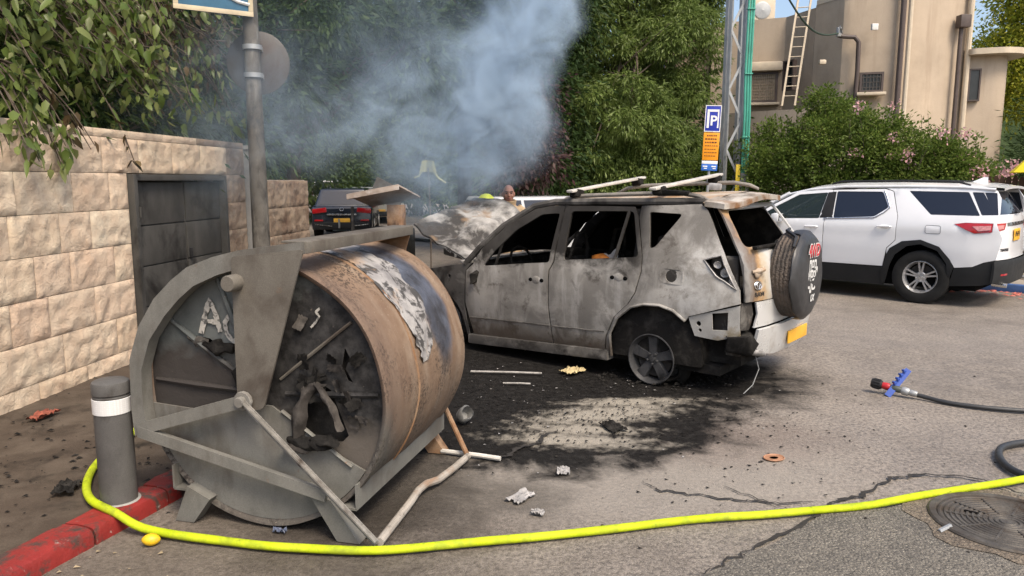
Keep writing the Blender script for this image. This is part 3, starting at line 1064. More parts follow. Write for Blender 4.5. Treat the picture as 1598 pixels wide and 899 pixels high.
def wall_window(px0, py0, px1, py1, Y0, Y1, name, fr=.05, glass='win_dark', bars=None, frame_mat=None, sill=True, proud=.05):
    """a window part on a wall facing the street, between two picture corners at the wall's distance"""
    a, b = site(px0, py0, Y0), site(px1, py1, Y1)
    bl = Vector((a.x, a.y, b.z)); 
    d = Vector((b.x - a.x, b.y - a.y, 0)); w = d.length; d.normalize()
    n = Vector((d.y, -d.x, 0))
    h = a.z - b.z
    rot = Matrix((d, -n, Vector((0, 0, 1)))).transposed()
    c = Vector((a.x, a.y, b.z)) + d * w / 2 + Vector((0, 0, h / 2))
    mb = MB()
    for (ox, oz, sx, sz) in ((-w / 2 + fr / 2, 0, fr, h), (w / 2 - fr / 2, 0, fr, h), (0, h / 2 - fr / 2, w - 2 * fr, fr), (0, -h / 2 + fr / 2, w - 2 * fr, fr)):
        mb.box(c + d * ox + Vector((0, 0, oz)) + n * proud * .5, (sx, proud + .08, sz), rot)
    o = hbuild(mb, name, frame_mat or M['pipe_brown'], smooth=0)
    g = MB(); g.box(c + n * .015, (w - fr * 2, .02, h - fr * 2), rot); hbuild(g, "pane", M[glass], o, 0)
    if bars:
        g = MB()
        nx, nz = bars
        for i in range(1, nx):
            x = -w / 2 + w * i / nx
            g.bar(c + d * x + n * (proud + .02) + Vector((0, 0, -h / 2)), c + d * x + n * (proud + .02) + Vector((0, 0, h / 2)), .018, .018, n)
        for j in range(1, nz):
            z = -h / 2 + h * j / nz
            g.bar(c + d * (-w / 2) + n * (proud + .02) + Vector((0, 0, z)), c + d * (w / 2) + n * (proud + .02) + Vector((0, 0, z)), .018, .018)
        hbuild(g, "bars", M['iron'], o, 0)
    if sill:
        g = MB(); g.bbox(c + n * .08 + Vector((0, 0, -h / 2 - .04)), (w + .12, .26, .07), .01, rot); hbuild(g, "sill", M['trim_beige'], o)
    return o, c, d, n, w, h, rot
w1 = wall_window(1342, 114, 1377, 144, 19.0, 18.83, "window", .05, bars=(7, 4))
# shuttered window with a pale grille
o, c, d, n, w, h, rot = wall_window(1170, 114, 1212, 160, 21.62, 21.42, "window", .06, glass='cream_panel', proud=.06)
g = MB()
for i in range(13):
    x = -w / 2 + .08 + (w - .16) * i / 12
    g.bar(c + d * x + n * .07 + Vector((0, 0, -h / 2 + .06)), c + d * x + n * .07 + Vector((0, 0, h / 2 - .06)), .028 if i % 4 == 0 else .016, .02, n)
for j in range(1, 10):
    z = -h / 2 + h * j / 10
    for i in range(3):
        xa = -w / 2 + .08 + (w - .16) * (i + (.2 if j % 2 else .05)) / 3; xb = -w / 2 + .08 + (w - .16) * (i + (.8 if j % 2 else .95)) / 3
        g.bar(c + d * xa + n * .075 + Vector((0, 0, z)), c + d * xb + n * .075 + Vector((0, 0, z)), .03, .022)
hbuild(g, "grille", simple("brown_grille", (.26, .20, .14), .6), o, 0)
g = MB(); g.bbox(c + n * .12 + Vector((0, 0, h / 2 + .14)), (w + .22, .26, .26), .07, rot); hbuild(g, "shutter_box", M['trim_beige'], o)
o, c, d, n, w, h, rot = wall_window(1079, 128, 1109, 192, 22.72, 22.58, "window", .05, glass='pipe_brown', sill=False)
g = MB()
for j in range(1, 22):
    g.box(c + n * .05 + Vector((0, 0, -h / 2 + h * j / 22)), (w - .1, .02, .03), rot)
hbuild(g, "shutter_slats", simple("taupe_shutter", (.16, .13, .10), .6), o, 0)
wall_window(1226, 96, 1240, 140, 20.7, 20.35, "window", .04, bars=(2, 4), sill=False)
wall_window(1512, 108, 1527, 158, 19.33, 19.25, "window", .035, sill=False, proud=.02)

def pipe(pts, r, name, mat, square=False, parent=house):
    mb = MB()
    mb.tube(pts, r, 4 if square else 10)
    return hbuild(mb, name, mat, parent, 30)
pipe([(9.42, 18.70, 6.6), (9.42, 18.70, 2.0)], .065, "drainpipe", M['pipe_brown'])
pipe([(9.60, 18.70, 6.9), (9.60, 18.70, 2.0)], .055, "drainpipe", M['trim_beige'])
hp = pipe([(11.10, 19.14, 5.55), (11.10, 19.14, 1.5)], .05, "drainpipe", M['pipe_brown'])
mb = MB(); mb.bbox((11.12, 19.10, 5.68), (.26, .24, .30), .02); hbuild(mb, "hopper", M['pipe_brown'], hp)
pipe([(11.42, 19.32, 7.0), (11.42, 19.32, 1.5)], .07, "drainpipe", M['trim_beige'])
cd = pipe([site(1308, 55, 19.05), site(1316, 57, 19.03), site(1334, 58, 18.98), site(1340, 66, 18.96), site(1338, 110, 18.96), site(1334, 160, 18.98)], .055, "conduit", M['pipe_brown'])
mb = MB()
q = site(1309, 50, 19.0)
mb.bbox(q, (.10, .10, .22), .015); mb.tube([q + Vector((-.06, -.05, -.10)), q + Vector((.0, -.08, .12)), q + Vector((.05, -.05, -.02))], .025, 6); hbuild(mb, "cable_bracket", M['galv'], cd)
mb = MB(); q = site(1283, 97, 19.12); mb.bbox(q, (.17, .13, .11), .03); hbuild(mb, "wall_lamp", M['trim_beige'])
mb = MB(); q = site(1365, 42, 18.78); mb.bbox(q, (.15, .08, .15), .01); hbuild(mb, "junction_box", M['white_plastic'])
mb = MB(); q = site(1190, 12, 21.9); mb.bbox(q + Vector((.1, .5, .0)), (.75, .35, .6), .02); ac = hbuild(mb, "air_conditioner", M['trim_beige'])
mb = MB(); mb.lathe([(.24, 0), (.24, .02), (.2, .03), (.05, .03), (0, .04)], q + Vector((.1, .325, .0)), (0, -1, 0), 20); hbuild(mb, "fan_guard", M['galv'], ac)

# ladder leaning on the house
lb, lt_ = site(1230, 165, 20.0), site(1256, -4, 20.25)
ladder = empty("ladder", (lb.x, lb.y, lb.z), 0, "pale narrow ladder leaning against the tan house wall", "ladder")
sd = Vector((.30, -.10, 0))
for s in (0, 1):
    mb = MB(); mb.bar(sd * (s - .5), lt_ - lb + sd * (s - .5), .035, .05, (1, 0, 0)); mb.build("rail", M['trim_beige'], ladder)
for k in range(1, 11):
    mb = MB(); q = (lt_ - lb) * (k / 11); mb.tube([q - sd * .5, q + sd * .5], .014, 6); mb.build("rung", M['trim_beige'], ladder)
mb = MB()
a, b = site(1225, -12, 16.4), site(1308, 52, 18.95)
mb.tube([a.lerp(b, t / 10) - Vector((0, 0, .35 * math.sin(math.pi * t / 10))) for t in range(11)], .022, 6)
tag(mb.build("power_cable", simple("green_black_cable", (.02, .045, .03), .6)), "dark green power cable sagging to the house wall bracket", "cable")

# ------------------------------------------------------------------ brown picket fence on the right
fence = empty("picket_fence", (8.6, 14.3, .11), math.atan2(-1.85, 2.2), "dark brown wooden picket fence behind the white car, at the right edge", "fence")
M['fence'] = layered("brown_stained_wood", [((.075, .045, .032), 4), ((.11, .07, .05), 5, .56, .12, (3, 3, .3))], rough=.8, bump=.3, bs=40)
pk = MB()
pk.add([(-.045, 0, 0), (.045, 0, 0), (.045, 0, 1.70), (.02, 0, 1.76), (-.02, 0, 1.76), (-.045, 0, 1.70), (-.045, .02, 0), (.045, .02, 0), (.045, .02, 1.70), (.02, .02, 1.76), (-.02, .02, 1.76), (-.045, .02, 1.70)],
       [(0, 1, 2, 3, 4, 5), (11, 10, 9, 8, 7, 6), (1, 0, 6, 7), (2, 1, 7, 8), (3, 2, 8, 9), (4, 3, 9, 10), (5, 4, 10, 11), (0, 5, 11, 6)])
p0 = pk.build("picket", M['fence'], fence, 0)
for k in range(1, 30):
    c = p0.copy(); COL.objects.link(c); c.parent = fence
    c.location = (k * .100, 0, ((k * 7) % 3) * .008)
for z in (.4, 1.4):
    mb = MB(); mb.box((1.45, .05, z), (3.0, .05, .08)); mb.build("fence_rail", M['fence'], fence)
mb = MB()
q = site(1606, 262, 13.6)
pts = []
mb.lathe([(0.02, .24), (.20, .15), (.40, -.06), (.39, -.07), (.19, .135), (0.02, .23)], (q.x + .12, q.y, q.z - .02), (0, 0, 1), 8)
par = empty("yellow_parasol", (q.x + .12, q.y, .11), 0, "bright yellow parasol top showing over the picket fence", "parasol")
mb.v = [(x - par.location.x, y - par.location.y, z - .11) for x, y, z in mb.v]
mb.build("canopy", simple("yellow_canvas", (.80, .62, .02), .7, var=.1), par, 20)
mb = MB(); mb.tube([(0, 0, 0), (0, 0, q.z + .15)], .02, 8); mb.build("pole", M['galv'], par)

# ------------------------------------------------------------------ lattice mast with green cable pipes, and the parking sign
lx, ly = 4.92, 16.3
mast = empty("lattice_mast", (lx, ly, .11), 0, "steel lattice electricity mast with green cable pipes strapped to it", "mast")
MH = 6.2
legs = [(-.34, -.1), (-.05, -.1), (-.05, .2), (-.34, .2)]
for k, (x, y) in enumerate(legs):
    mb = MB(); mb.tube([(x * 1.05, y, 0), (x, y, MH)], .045, 4); mb.build("leg", M['galv'], mast)
for k in range(9):
    z = .5 + k * .62
    mb = MB()
    s = 1 if k % 2 else -1
    mb.bar((legs[0][0] if s > 0 else legs[1][0], -.12, z), (legs[1][0] if s > 0 else legs[0][0], -.12, z + .6), .05, .012, (0, 1, 0))
    mb.build("brace", M['galv'], mast)
mb = MB(); mb.tube([(.02, -.22, 0), (.02, -.22, 1.85)], .115, 16); mb.build("concrete_sleeve", M['concrete'], mast)
M['green_pipe'] = simple("green_plastic_pipe", (.06, .30, .22), .45, var=.2, vs=3, bump=.05)
for x in (-.03, .025, .075):
    mb = MB(); mb.tube([(x, -.25 - .02 * (x > .1), 1.80), (x + .01, -.24, 3), (x - .01, -.24, 4), (x + .02, -.24, MH + .3)], .026, 8); mb.build("cable_pipe", M['green_pipe'], mast)
for z in (2.6, 3.9, 5.2):
    mb = MB(); mb.bbox((.022, -.245, z), (.17, .09, .025), .01); mb.build("strap", M['green_pipe'], mast)
mb = MB(); mb.bbox((-.13, -.30, 1.72), (.09, .03, .62), .008); mb.build("warning_plate", simple("yellow_plate", (.70, .50, .03), .5), mast)

tp = empty("parking_sign", (3.92, 15.3, .11), R(-14), "blue and orange parking sign on a slim leaning post", "sign")
tilt = Matrix.Rotation(R(2.2), 3, 'Y')
def tpv(mb):
    mb.v = [tuple(tilt @ Vector(p)) for p in mb.v]; return mb
mb = MB(); mb.tube([(0, 0, 0), (0, 0, 3.1)], .03, 10); tpv(mb).build("post", M['galv'], tp)
M['sign_blue'] = simple("sign_blue", (.018, .035, .33), .4, var=.08)
M['sign_orange'] = simple("sign_orange", (.80, .30, .012), .4, var=.08)
M['sign_white'] = simple("sign_white", (.78, .78, .76), .4, var=.05)
M['sign_lightblue'] = simple("sign_mid_blue", (.03, .14, .50), .4, var=.08)
mb = MB(); mb.bbox((0, -.045, 2.92), (.31, .012, .52), .004); s1 = tpv(mb).build("blue_panel", M['sign_blue'], tp)
mb = MB()
for (x, z, sx, sz) in ((0, 3.172, .31, .014), (0, 2.668, .31, .014), (-.148, 2.92, .014, .49), (.148, 2.92, .014, .49)):
    mb.box((x, -.053, z), (sx, .006, sz))
tpv(mb).build("white_border", M['sign_white'], s1)
mb = MB()
vs, fs = text_mesh("P", .27, .003, .006)
mb.add([Vector((v.x + .015, -.054 - v.z, v.y + 2.87)) for v in vs], fs)
for (x, z, sx, sz) in ((0, 3.075, .23, .045), (-.092, 2.90, .045, .33), (.103, 2.90, .028, .33)):
    mb.box((x, -.053, z), (sx, .006, sz))
tpv(mb).build("parking_symbol", M['sign_white'], s1, 0)
mb = MB(); mb.bbox((0, -.045, 2.37), (.31, .012, .545), .004); s2 = tpv(mb).build("orange_panel", M['sign_orange'], tp)
mb = MB()
rr = random.Random(4)
for row in range(7):
    z = 2.585 - row * .067; x = -.12 + (.03 if row == 0 else 0)
    while x < .10:
        L = rr.uniform(.015, .045)
        mb.box((x + L / 2, -.0525, z), (L, .004, .026 if row < 3 else .014)); x += L + .012
tpv(mb).build("small_print", simple("dark_print", (.10, .03, .01), .6), s2, 0)
mb = MB(); mb.bbox((0, -.045, 2.055), (.31, .012, .06), .003); tpv(mb).build("white_strip", M['sign_white'], tp)
mb = MB(); mb.bbox((0, -.045, 1.955), (.31, .012, .13), .003); s3 = tpv(mb).build("blue_strip", M['sign_lightblue'], tp)
mb = MB()
for x in (-.085, .085):
    mb.box((x, -.053, 1.975), (.09, .005, .022)); mb.box((x + .01, -.053, 1.935), (.06, .005, .018))
tpv(mb).build("white_marks", M['sign_white'], s3, 0)

# ------------------------------------------------------------------ trees and shrubs
LF_green = leaf_mat("bright_green_leaves", [(.09, .135, .028), (.15, .21, .05), (.23, .30, .085), (.115, .17, .036), (.30, .36, .12)], .40, .45, .25)
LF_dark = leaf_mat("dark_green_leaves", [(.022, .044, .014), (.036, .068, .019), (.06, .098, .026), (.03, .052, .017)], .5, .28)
LF_hedge = leaf_mat("hedge_leaves", [(.07, .115, .02), (.115, .175, .03), (.175, .235, .05), (.095, .15, .026), (.23, .27, .065)], .45, .42)
LF_purple = leaf_mat("purple_leaves", [(.045, .020, .020), (.075, .035, .034), (.035, .022, .02), (.11, .07, .06), (.03, .03, .018)], .5, .25)
LF_yellow = leaf_mat("yellow_green_leaves", [(.22, .26, .025), (.36, .36, .035), (.46, .42, .06), (.14, .19, .025), (.28, .32, .035)], .5, .5)
LF_ficus = leaf_mat("large_drooping_leaves", [(.085, .13, .026), (.135, .185, .045), (.20, .245, .075), (.10, .15, .032), (.28, .30, .12), (.16, .205, .055)], .36, .35, .3)
LF_scorch = leaf_mat("scorched_leaves", [(.06, .045, .02), (.10, .06, .03), (.05, .055, .02), (.03, .022, .015), (.14, .10, .05)], .6, .2)
LF_pink = leaf_mat("pink_flowers", [(.72, .40, .42), (.78, .52, .52), (.66, .33, .36), (.80, .62, .60)], .6, .35)

def tree(name, label, base, top, r0, blobs, n, ll, lw, mat, seed, droop=.4, clump=.32, group=None, nlimb=7, shell=.55, cat="tree", per=36, outward=.8):
    o = empty(name, base, 0, label, cat, group)
    bl = [(b[0] - base[0], b[1] - base[1], b[2] - base[2], b[3], b[4], b[5]) for b in blobs]
    rnd = random.Random(seed)
    ends = []
    for k in range(nlimb):
        b = rnd.choice(bl)
        ends.append((b[0] + rnd.uniform(-.6, .6) * b[3], b[1] + rnd.uniform(-.6, .6) * b[4], b[2] + rnd.uniform(-.3, .7) * b[5]))
    trunk("trunk", o, (0, 0, -.1), Vector(top) - Vector(base), r0, r0 * .45, ends, seed)
    foliage("crown", o, mat, bl, n, ll, lw, droop, seed, shell, clump, per, outward)
    return o

# the bright green tree in the middle: many separate lobes of drooping leaves
_rg = random.Random(17)
_lobes = []
for (px, py, Y, r, fl) in ((940, 60, 18.6, 1.35, .85), (1055, 75, 18.4, 1.2, .9), (1000, -20, 19.2, 1.5, .8), (890, 20, 19.4, 1.0, 1.0), (1105, -5, 19.3, 1.0, .9), (900, 150, 18.6, .95, .9), (968, 205, 17.5, 1.45, .85), (1068, 150, 18.3, .75, .9), (890, 235, 18.3, .9, .9), (1015, 262, 17.6, 1.15, .7), (930, 285, 17.6, 1.1, .7), (1060, 245, 18.0, .7, .9), (880, 300, 18.2, .8, .8)):
    q = site(px, py, Y)
    _lobes.append((q.x, q.y + .3, q.z, r * .62, r * .5, r * .62 * fl))
    for k in range(int(16 * r)):
        az = _rg.uniform(math.pi * .95, math.pi * 2.05); el = _rg.uniform(-.5, 1.45)
        rr_ = _rg.uniform(.26, .44)
        d = r - rr_ * .6
        _lobes.append((q.x + math.cos(az) * math.cos(el) * d, q.y + .3 + math.sin(az) * math.cos(el) * d * .8, q.z + math.sin(el) * d * fl, rr_ * 1.1, rr_, rr_ * .8))
tree("green_tree", "large bright green tree with drooping foliage beside the tan house", (2.9, 19.6, 0), (2.9, 19.6, 6.5), .24,
     _lobes, 140000, .125, .034, LF_green, 3, droop=1.3, clump=.075, nlimb=14, per=26, shell=.75, outward=.9)
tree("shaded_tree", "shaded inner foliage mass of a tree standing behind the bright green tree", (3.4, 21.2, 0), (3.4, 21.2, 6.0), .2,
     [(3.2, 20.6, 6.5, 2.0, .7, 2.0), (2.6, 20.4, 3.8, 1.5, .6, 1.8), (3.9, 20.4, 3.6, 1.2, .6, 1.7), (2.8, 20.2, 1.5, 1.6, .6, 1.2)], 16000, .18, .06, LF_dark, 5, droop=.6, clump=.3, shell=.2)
# dark trees over the street, behind the smoke
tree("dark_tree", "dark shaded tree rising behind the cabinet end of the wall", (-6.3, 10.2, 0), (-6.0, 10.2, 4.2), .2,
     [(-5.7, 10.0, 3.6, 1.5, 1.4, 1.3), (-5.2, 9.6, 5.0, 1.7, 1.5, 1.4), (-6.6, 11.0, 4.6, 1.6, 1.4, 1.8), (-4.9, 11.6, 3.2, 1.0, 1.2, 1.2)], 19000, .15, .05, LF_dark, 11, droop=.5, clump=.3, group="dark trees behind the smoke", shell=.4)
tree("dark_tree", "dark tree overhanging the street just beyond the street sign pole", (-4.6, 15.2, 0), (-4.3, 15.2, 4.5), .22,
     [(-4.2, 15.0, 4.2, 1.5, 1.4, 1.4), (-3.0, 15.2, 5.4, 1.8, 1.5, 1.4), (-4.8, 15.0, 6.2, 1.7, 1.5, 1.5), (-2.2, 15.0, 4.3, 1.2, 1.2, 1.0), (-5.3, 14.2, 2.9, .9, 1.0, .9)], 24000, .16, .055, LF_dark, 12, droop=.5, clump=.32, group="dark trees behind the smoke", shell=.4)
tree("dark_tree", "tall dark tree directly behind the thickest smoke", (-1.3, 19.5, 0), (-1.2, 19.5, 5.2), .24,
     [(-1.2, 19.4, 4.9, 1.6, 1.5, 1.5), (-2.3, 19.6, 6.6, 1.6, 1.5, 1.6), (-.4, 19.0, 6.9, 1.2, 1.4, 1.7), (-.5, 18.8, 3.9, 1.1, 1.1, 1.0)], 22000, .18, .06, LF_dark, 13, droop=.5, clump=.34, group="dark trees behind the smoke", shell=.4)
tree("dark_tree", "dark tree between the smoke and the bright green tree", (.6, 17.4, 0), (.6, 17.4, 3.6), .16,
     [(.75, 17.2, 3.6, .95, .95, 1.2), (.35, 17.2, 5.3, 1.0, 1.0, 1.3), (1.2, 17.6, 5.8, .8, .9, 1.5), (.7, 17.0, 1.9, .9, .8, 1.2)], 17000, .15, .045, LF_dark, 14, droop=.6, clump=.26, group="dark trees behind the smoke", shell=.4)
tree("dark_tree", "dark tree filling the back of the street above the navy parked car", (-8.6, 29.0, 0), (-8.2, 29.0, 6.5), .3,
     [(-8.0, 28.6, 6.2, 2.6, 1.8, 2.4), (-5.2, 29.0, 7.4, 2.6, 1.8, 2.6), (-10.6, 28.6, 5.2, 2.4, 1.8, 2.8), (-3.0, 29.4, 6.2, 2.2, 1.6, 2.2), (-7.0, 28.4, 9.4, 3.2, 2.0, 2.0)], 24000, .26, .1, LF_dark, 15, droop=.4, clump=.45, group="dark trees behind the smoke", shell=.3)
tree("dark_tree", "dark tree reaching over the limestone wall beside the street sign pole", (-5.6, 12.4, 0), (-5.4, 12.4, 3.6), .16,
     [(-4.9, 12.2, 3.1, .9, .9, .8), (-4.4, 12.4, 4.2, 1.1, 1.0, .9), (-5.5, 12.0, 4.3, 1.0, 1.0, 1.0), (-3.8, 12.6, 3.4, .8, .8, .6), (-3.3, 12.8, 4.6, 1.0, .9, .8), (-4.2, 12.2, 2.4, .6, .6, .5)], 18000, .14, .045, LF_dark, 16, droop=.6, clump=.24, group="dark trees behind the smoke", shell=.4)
# far trees that close the street
far = [(-9.5, 33, 3.6, 3.2, "far tree on the left closing the end of the street"), (-5.0, 40, 3.2, 3.4, "far tree above the parked cars at the street's end"), (-1.0, 36, 3.4, 3.2, "far tree behind the raised bonnet at the street's end"), (3.5, 38, 3.8, 3.6, "far tree behind the bright green tree"), (-13.5, 36, 3.9, 3.6, "far tree behind the stone wall"), (1.4, 27, 2.4, 2.6, "mid-distance bushy tree just beyond the firefighters"), (-16.5, 27, 4.2, 4.0, "far tree at the left behind the ficus leaves")]
for k, (x, y, r, zc, lab) in enumerate(far):
    tree("far_tree", lab, (x, y, 0), (x, y, zc + 1.5), .25, [(x, y, zc, r, r * .8, r * .9), (x + r * .4, y, zc + r * .8, r * .75, r * .6, r * .7), (x - r * .6, y, zc + r * .6, r * .6, r * .6, r * .6), (x, y - r * .4, zc * .4, r * .9, r * .5, zc * .45)], 9000, .3, .11, LF_dark if k % 2 else LF_hedge, 40 + k, clump=.5, group="trees at the end of the street", nlimb=5, shell=.4)
# purple shrub by the firefighters
tree("purple_shrub", "purple-leaved shrub hanging over behind the firefighters", (.75, 15.6, 0), (.6, 15.4, 2.3), .05,
     [(.45, 15.0, 2.85, .45, .5, .65), (.15, 15.0, 2.2, .5, .5, .45), (.60, 14.9, 2.25, .36, .5, .45), (-.15, 15.0, 1.85, .4, .4, .3), (.5, 15.0, 3.5, .3, .4, .4)], 3000, .13, .05, LF_purple, 21, droop=.7, clump=.2, cat="shrub", shell=.3, per=22)
# hedge behind the white car: single shrubs
hedge = [((3.6, 18.0), 1.15, 2.2, "leafy shrub low beside the trunk of the bright green tree"), ((4.7, 17.1), 1.1, 2.5, "leafy shrub behind the parking sign"), ((5.6, 16.4), 1.15, 3.0, "bushy hedge shrub just right of the lattice mast"),
         ((6.55, 15.7), 1.25, 3.5, "tallest hedge shrub with upright shoots below the barred window"), ((7.4, 15.0), 1.1, 3.15, "hedge shrub behind the middle of the white car"), ((8.1, 14.5), .95, 2.6, "flowering hedge shrub below the drainpipes"), ((8.85, 14.75), .9, 2.15, "pink flowering shrub beside the picket fence")]
for k, ((x, y), r, h, lab) in enumerate(hedge):
    _hr = random.Random(300 + k)
    _hb = [(x, y, h * .42, r * .8, r * .55, h * .38)]
    for _q in range(30):
        az = _hr.uniform(math.pi * .9, math.pi * 2.1); el = _hr.uniform(-.6, 1.5)
        rr_ = _hr.uniform(.18, .38)
        _hb.append((x + math.cos(az) * math.cos(el) * (r - rr_ * .4), y + math.sin(az) * math.cos(el) * (r * .7 - rr_ * .3), h * .45 + math.sin(el) * (h * .5 - rr_ * .5) * _hr.uniform(.85, 1.15), rr_ * 1.2, rr_, rr_))
    o = tree("hedge_shrub", lab, (x, y, .1), (x, y, h * .7), .06, [b for b in _hb], 19000, .07, .038, LF_hedge, 60 + k, droop=.0, clump=.09, group="hedge shrubs behind the white car", cat="shrub", nlimb=6, shell=.45, per=34)
    # upright shoots
    rng = np.random.default_rng(200 + k)
    P, D = [], []
    sh = MB()
    for s in range(30 if k in (2, 3, 4, 5) else 10):
        bx, by = rng.uniform(-r * .8, r * .8), rng.uniform(-r * .5, r * .3)
        z0 = h * .62; L = rng.uniform(.5, 1.15)
        tx, ty = bx + rng.normal() * .18, by + rng.normal() * .1
        sh.tube([(bx, by, z0 - .1), ((bx + tx) / 2, (by + ty) / 2, z0 + L * .5 - .1), (tx, ty, z0 + L - .1)], [.008, .006, .003], 4)
        for q in range(34):
            f = rng.uniform(.1, 1)
            P.append((lerp(bx, tx, f) + rng.normal() * .02, lerp(by, ty, f) + rng.normal() * .02, z0 - .1 + L * f)); D.append((rng.normal(), rng.normal(), .9))
    sh.build("shoots", M['bark'], o)
    V, F = leaves(np.array(P), np.array(D), rng, .085, .035)
    np_mesh("shoot_leaves", V, F, LF_hedge, o)
    if k >= 3:
        nf = (0, 0, 0, 2, 5, 16, 44)[k]
        P, D = [], []
        for q in range(nf):
            an = rng.uniform(-math.pi, 0)
            cc = np.array([math.cos(an) * r * .95, math.sin(an) * r * .72, rng.uniform(h * .35, h * .98)])
            for p in range(26):
                P.append(cc + rng.normal(size=3) * .06); D.append(rng.normal(size=3) + np.array([0, -.5, .5]))
        V, F = leaves(np.array(P), np.array(D), rng, .055, .05)
        np_mesh("blossom", V, F, LF_pink, o)
# trees at the right edge
tree("yellow_green_tree", "sunlit yellow-green tree at the top right behind the house", (16.4, 23.6, 0), (16.2, 23.6, 5.5), .2,
     [(16.4, 23.2, 6.2, 1.8, 1.4, 1.5), (14.9, 23.4, 5.4, 1.2, 1.2, .9), (17.2, 23.4, 5.0, 1.3, 1.2, 1.1), (15.6, 23.2, 7.4, 1.2, 1.2, .8), (15.4, 23.0, 4.4, 1.2, 1.0, .7)], 42000, .12, .055, LF_yellow, 31, clump=.26, shell=.3)
tree("dark_fir", "dark feathery tree at the right edge above the fence", (14.0, 18.6, 0), (14.0, 18.6, 3.6), .16,
     [(14.0, 18.6, 3.0, 1.35, 1.1, 1.1), (13.2, 18.4, 2.2, .8, .8, .8), (14.6, 18.8, 3.9, 1.1, 1.0, .7)], 15000, .17, .03, LF_dark, 32, clump=.26, shell=.35, droop=.2)

# ------------------------------------------------------------------ ficus hanging over the wall
def ficus():
    rng = np.random.default_rng(77)
    o = empty("overhanging_tree", (-5.6, 6.0, 0), 0, "tree with large drooping green leaves hanging over the stone wall", "tree")
    B = np.array([-5.6, 6.0, 0])
    tr = MB()
    tr.tube([(0, 0, -.1), (.05, 0, 1.5), (.1, .1, 3.0), (.0, .2, 4.2)], [.16, .13, .1, .06], 10)
    tr.build("trunk", M['bark'], o)
    stems = MB()
    Ps, Ds, Pb, Db = [], [], [], []
    def strand(s, e, sag, nl, spread, burnt=False):
        s, e = np.array(s), np.array(e)
        mid = (s + e) / 2 + np.array([0, 0, sag])
        pts = []
        for i in range(9):
            t = i / 8
            pts.append((1 - t) ** 2 * s + 2 * t * (1 - t) * mid + t * t * e)
        stems.tube([Vector(p - B) for p in pts], [.012 - .001 * i for i in range(9)], 5)
        for k in range(nl):
            t = rng.uniform(.12, 1.0) ** .8
            p = (1 - t) ** 2 * s + 2 * t * (1 - t) * mid + t * t * e + rng.normal(size=3) * spread
            d = np.array([rng.normal() * .45 + .12, rng.normal() * .45 - .12, -1.0 + rng.normal() * .35])
            (Pb if burnt else Ps).append(p - B); (Db if burnt else Ds).append(d)
    for k in range(230):
        y = rng.uniform(4.2, 8.8)
        wx = WALLX(y)
        s = (wx - rng.uniform(.6, 2.0), y + rng.normal() * .3, rng.uniform(2.9, 4.6))
        e = (wx + rng.uniform(-.75, .28), y + rng.normal() * .5, rng.uniform(2.42, 3.7) - .05 * (y - 5))
        strand(s, e, rng.uniform(.1, .7), int(rng.integers(20, 32)), .09)
    # the spray that hangs down in front of the wall
    for k in range(12):
        y = 5.95 + rng.normal() * .16
        strand((-4.1, y, 2.75), (-3.62 + rng.normal() * .05, y + rng.normal() * .1, rng.uniform(1.86, 2.2)), .35, 16, .045)
    for k in range(3):
        y = 6.25 + rng.normal() * .12
        strand((-4.1, y, 2.7), (-3.55 + rng.normal() * .04, y + .1, rng.uniform(1.95, 2.12)), .3, 10, .04, True)
    # scorched ends nearer the fire
    for k in range(46):
        y = rng.uniform(7.6, 10.2); wx = WALLX(y)
        strand((wx - rng.uniform(.6, 1.6), y, rng.uniform(3.0, 4.8)), (wx + rng.uniform(-.5, .25), y + rng.normal() * .3, rng.uniform(2.5, 3.7)), .3, int(rng.integers(9, 16)), .1, True)
    strand((-3.75, 7.1, 2.5), (-3.55, 7.12, 1.95), .1, 8, .02, True)
    stems.build("branches", M['bark'], o)
    V, F = leaves(np.array(Ps), np.array(Ds), rng, .13, .056, .45, .16, True)
    np_mesh("crown", V, F, LF_ficus, o)
    V, F = leaves(np.array(Pb), np.array(Db), rng, .125, .045, .35, .22, True)
    np_mesh("scorched_leaves", V, F, LF_scorch, o)
    return o
ficus()
# ivy and undergrowth behind the wall's top
tree("wall_shrub", "dense dark shrub filling the space behind the limestone wall top", (-4.9, 6.6, 0), (-4.9, 6.6, 2.2), .06,
     [(-4.75, 5.2, 2.5, .6, 1.2, .6), (-4.7, 6.6, 2.6, .6, 1.2, .7), (-4.55, 8.0, 2.5, .6, 1.2, .7), (-4.3, 9.3, 2.4, .6, 1.0, .7), (-5.3, 7.0, 3.6, .8, 2.4, .9), (-5.4, 9.0, 4.4, .9, 2.2, .9)], 22000, .12, .03, LF_dark, 81, droop=.6, clump=.22, cat="shrub", shell=.2, per=30)
tree("ivy_shrub", "green ivy spilling over the low rubble wall behind the dark parked car", (-5.0, 14.0, 0), (-5.0, 14.0, 1.6), .05,
     [(-4.7, 13.0, 1.35, .5, .9, .55), (-5.2, 14.6, 1.5, .5, 1.0, .65), (-5.9, 16.6, 1.6, .6, 1.4, .7), (-6.9, 19.5, 1.7, .6, 1.8, .8)], 9000, .11, .05, LF_hedge, 83, droop=.3, clump=.2, cat="shrub", shell=.3)

# wooded rise that closes the view
mb = MB()
def _rise(u, v):
    x = lerp(-70, 60, u); y = lerp(58, 100, v)
    return Vector((x, y, -1 + 13 * math.sin(min(1, v * 1.6) * math.pi / 2) + noise.noise(Vector((x * .12, y * .12, 0))) * 3 + noise.noise(Vector((x * .5, y * .5, 3))) * 1.2))
mb.grid(_rise, 110, 24)
tag(mb.build("hill", layered("wooded_slope", [((.035, .055, .02), .6), ((.06, .085, .03), .8, .55, .12, (1, 1, 1)), ((.015, .025, .01), 1.2, .58, .1, (1, 1, 1))], rough=1, bump=.8, bs=3, bd=.4), None, 60), "green wooded rise far behind the street", kind='structure')
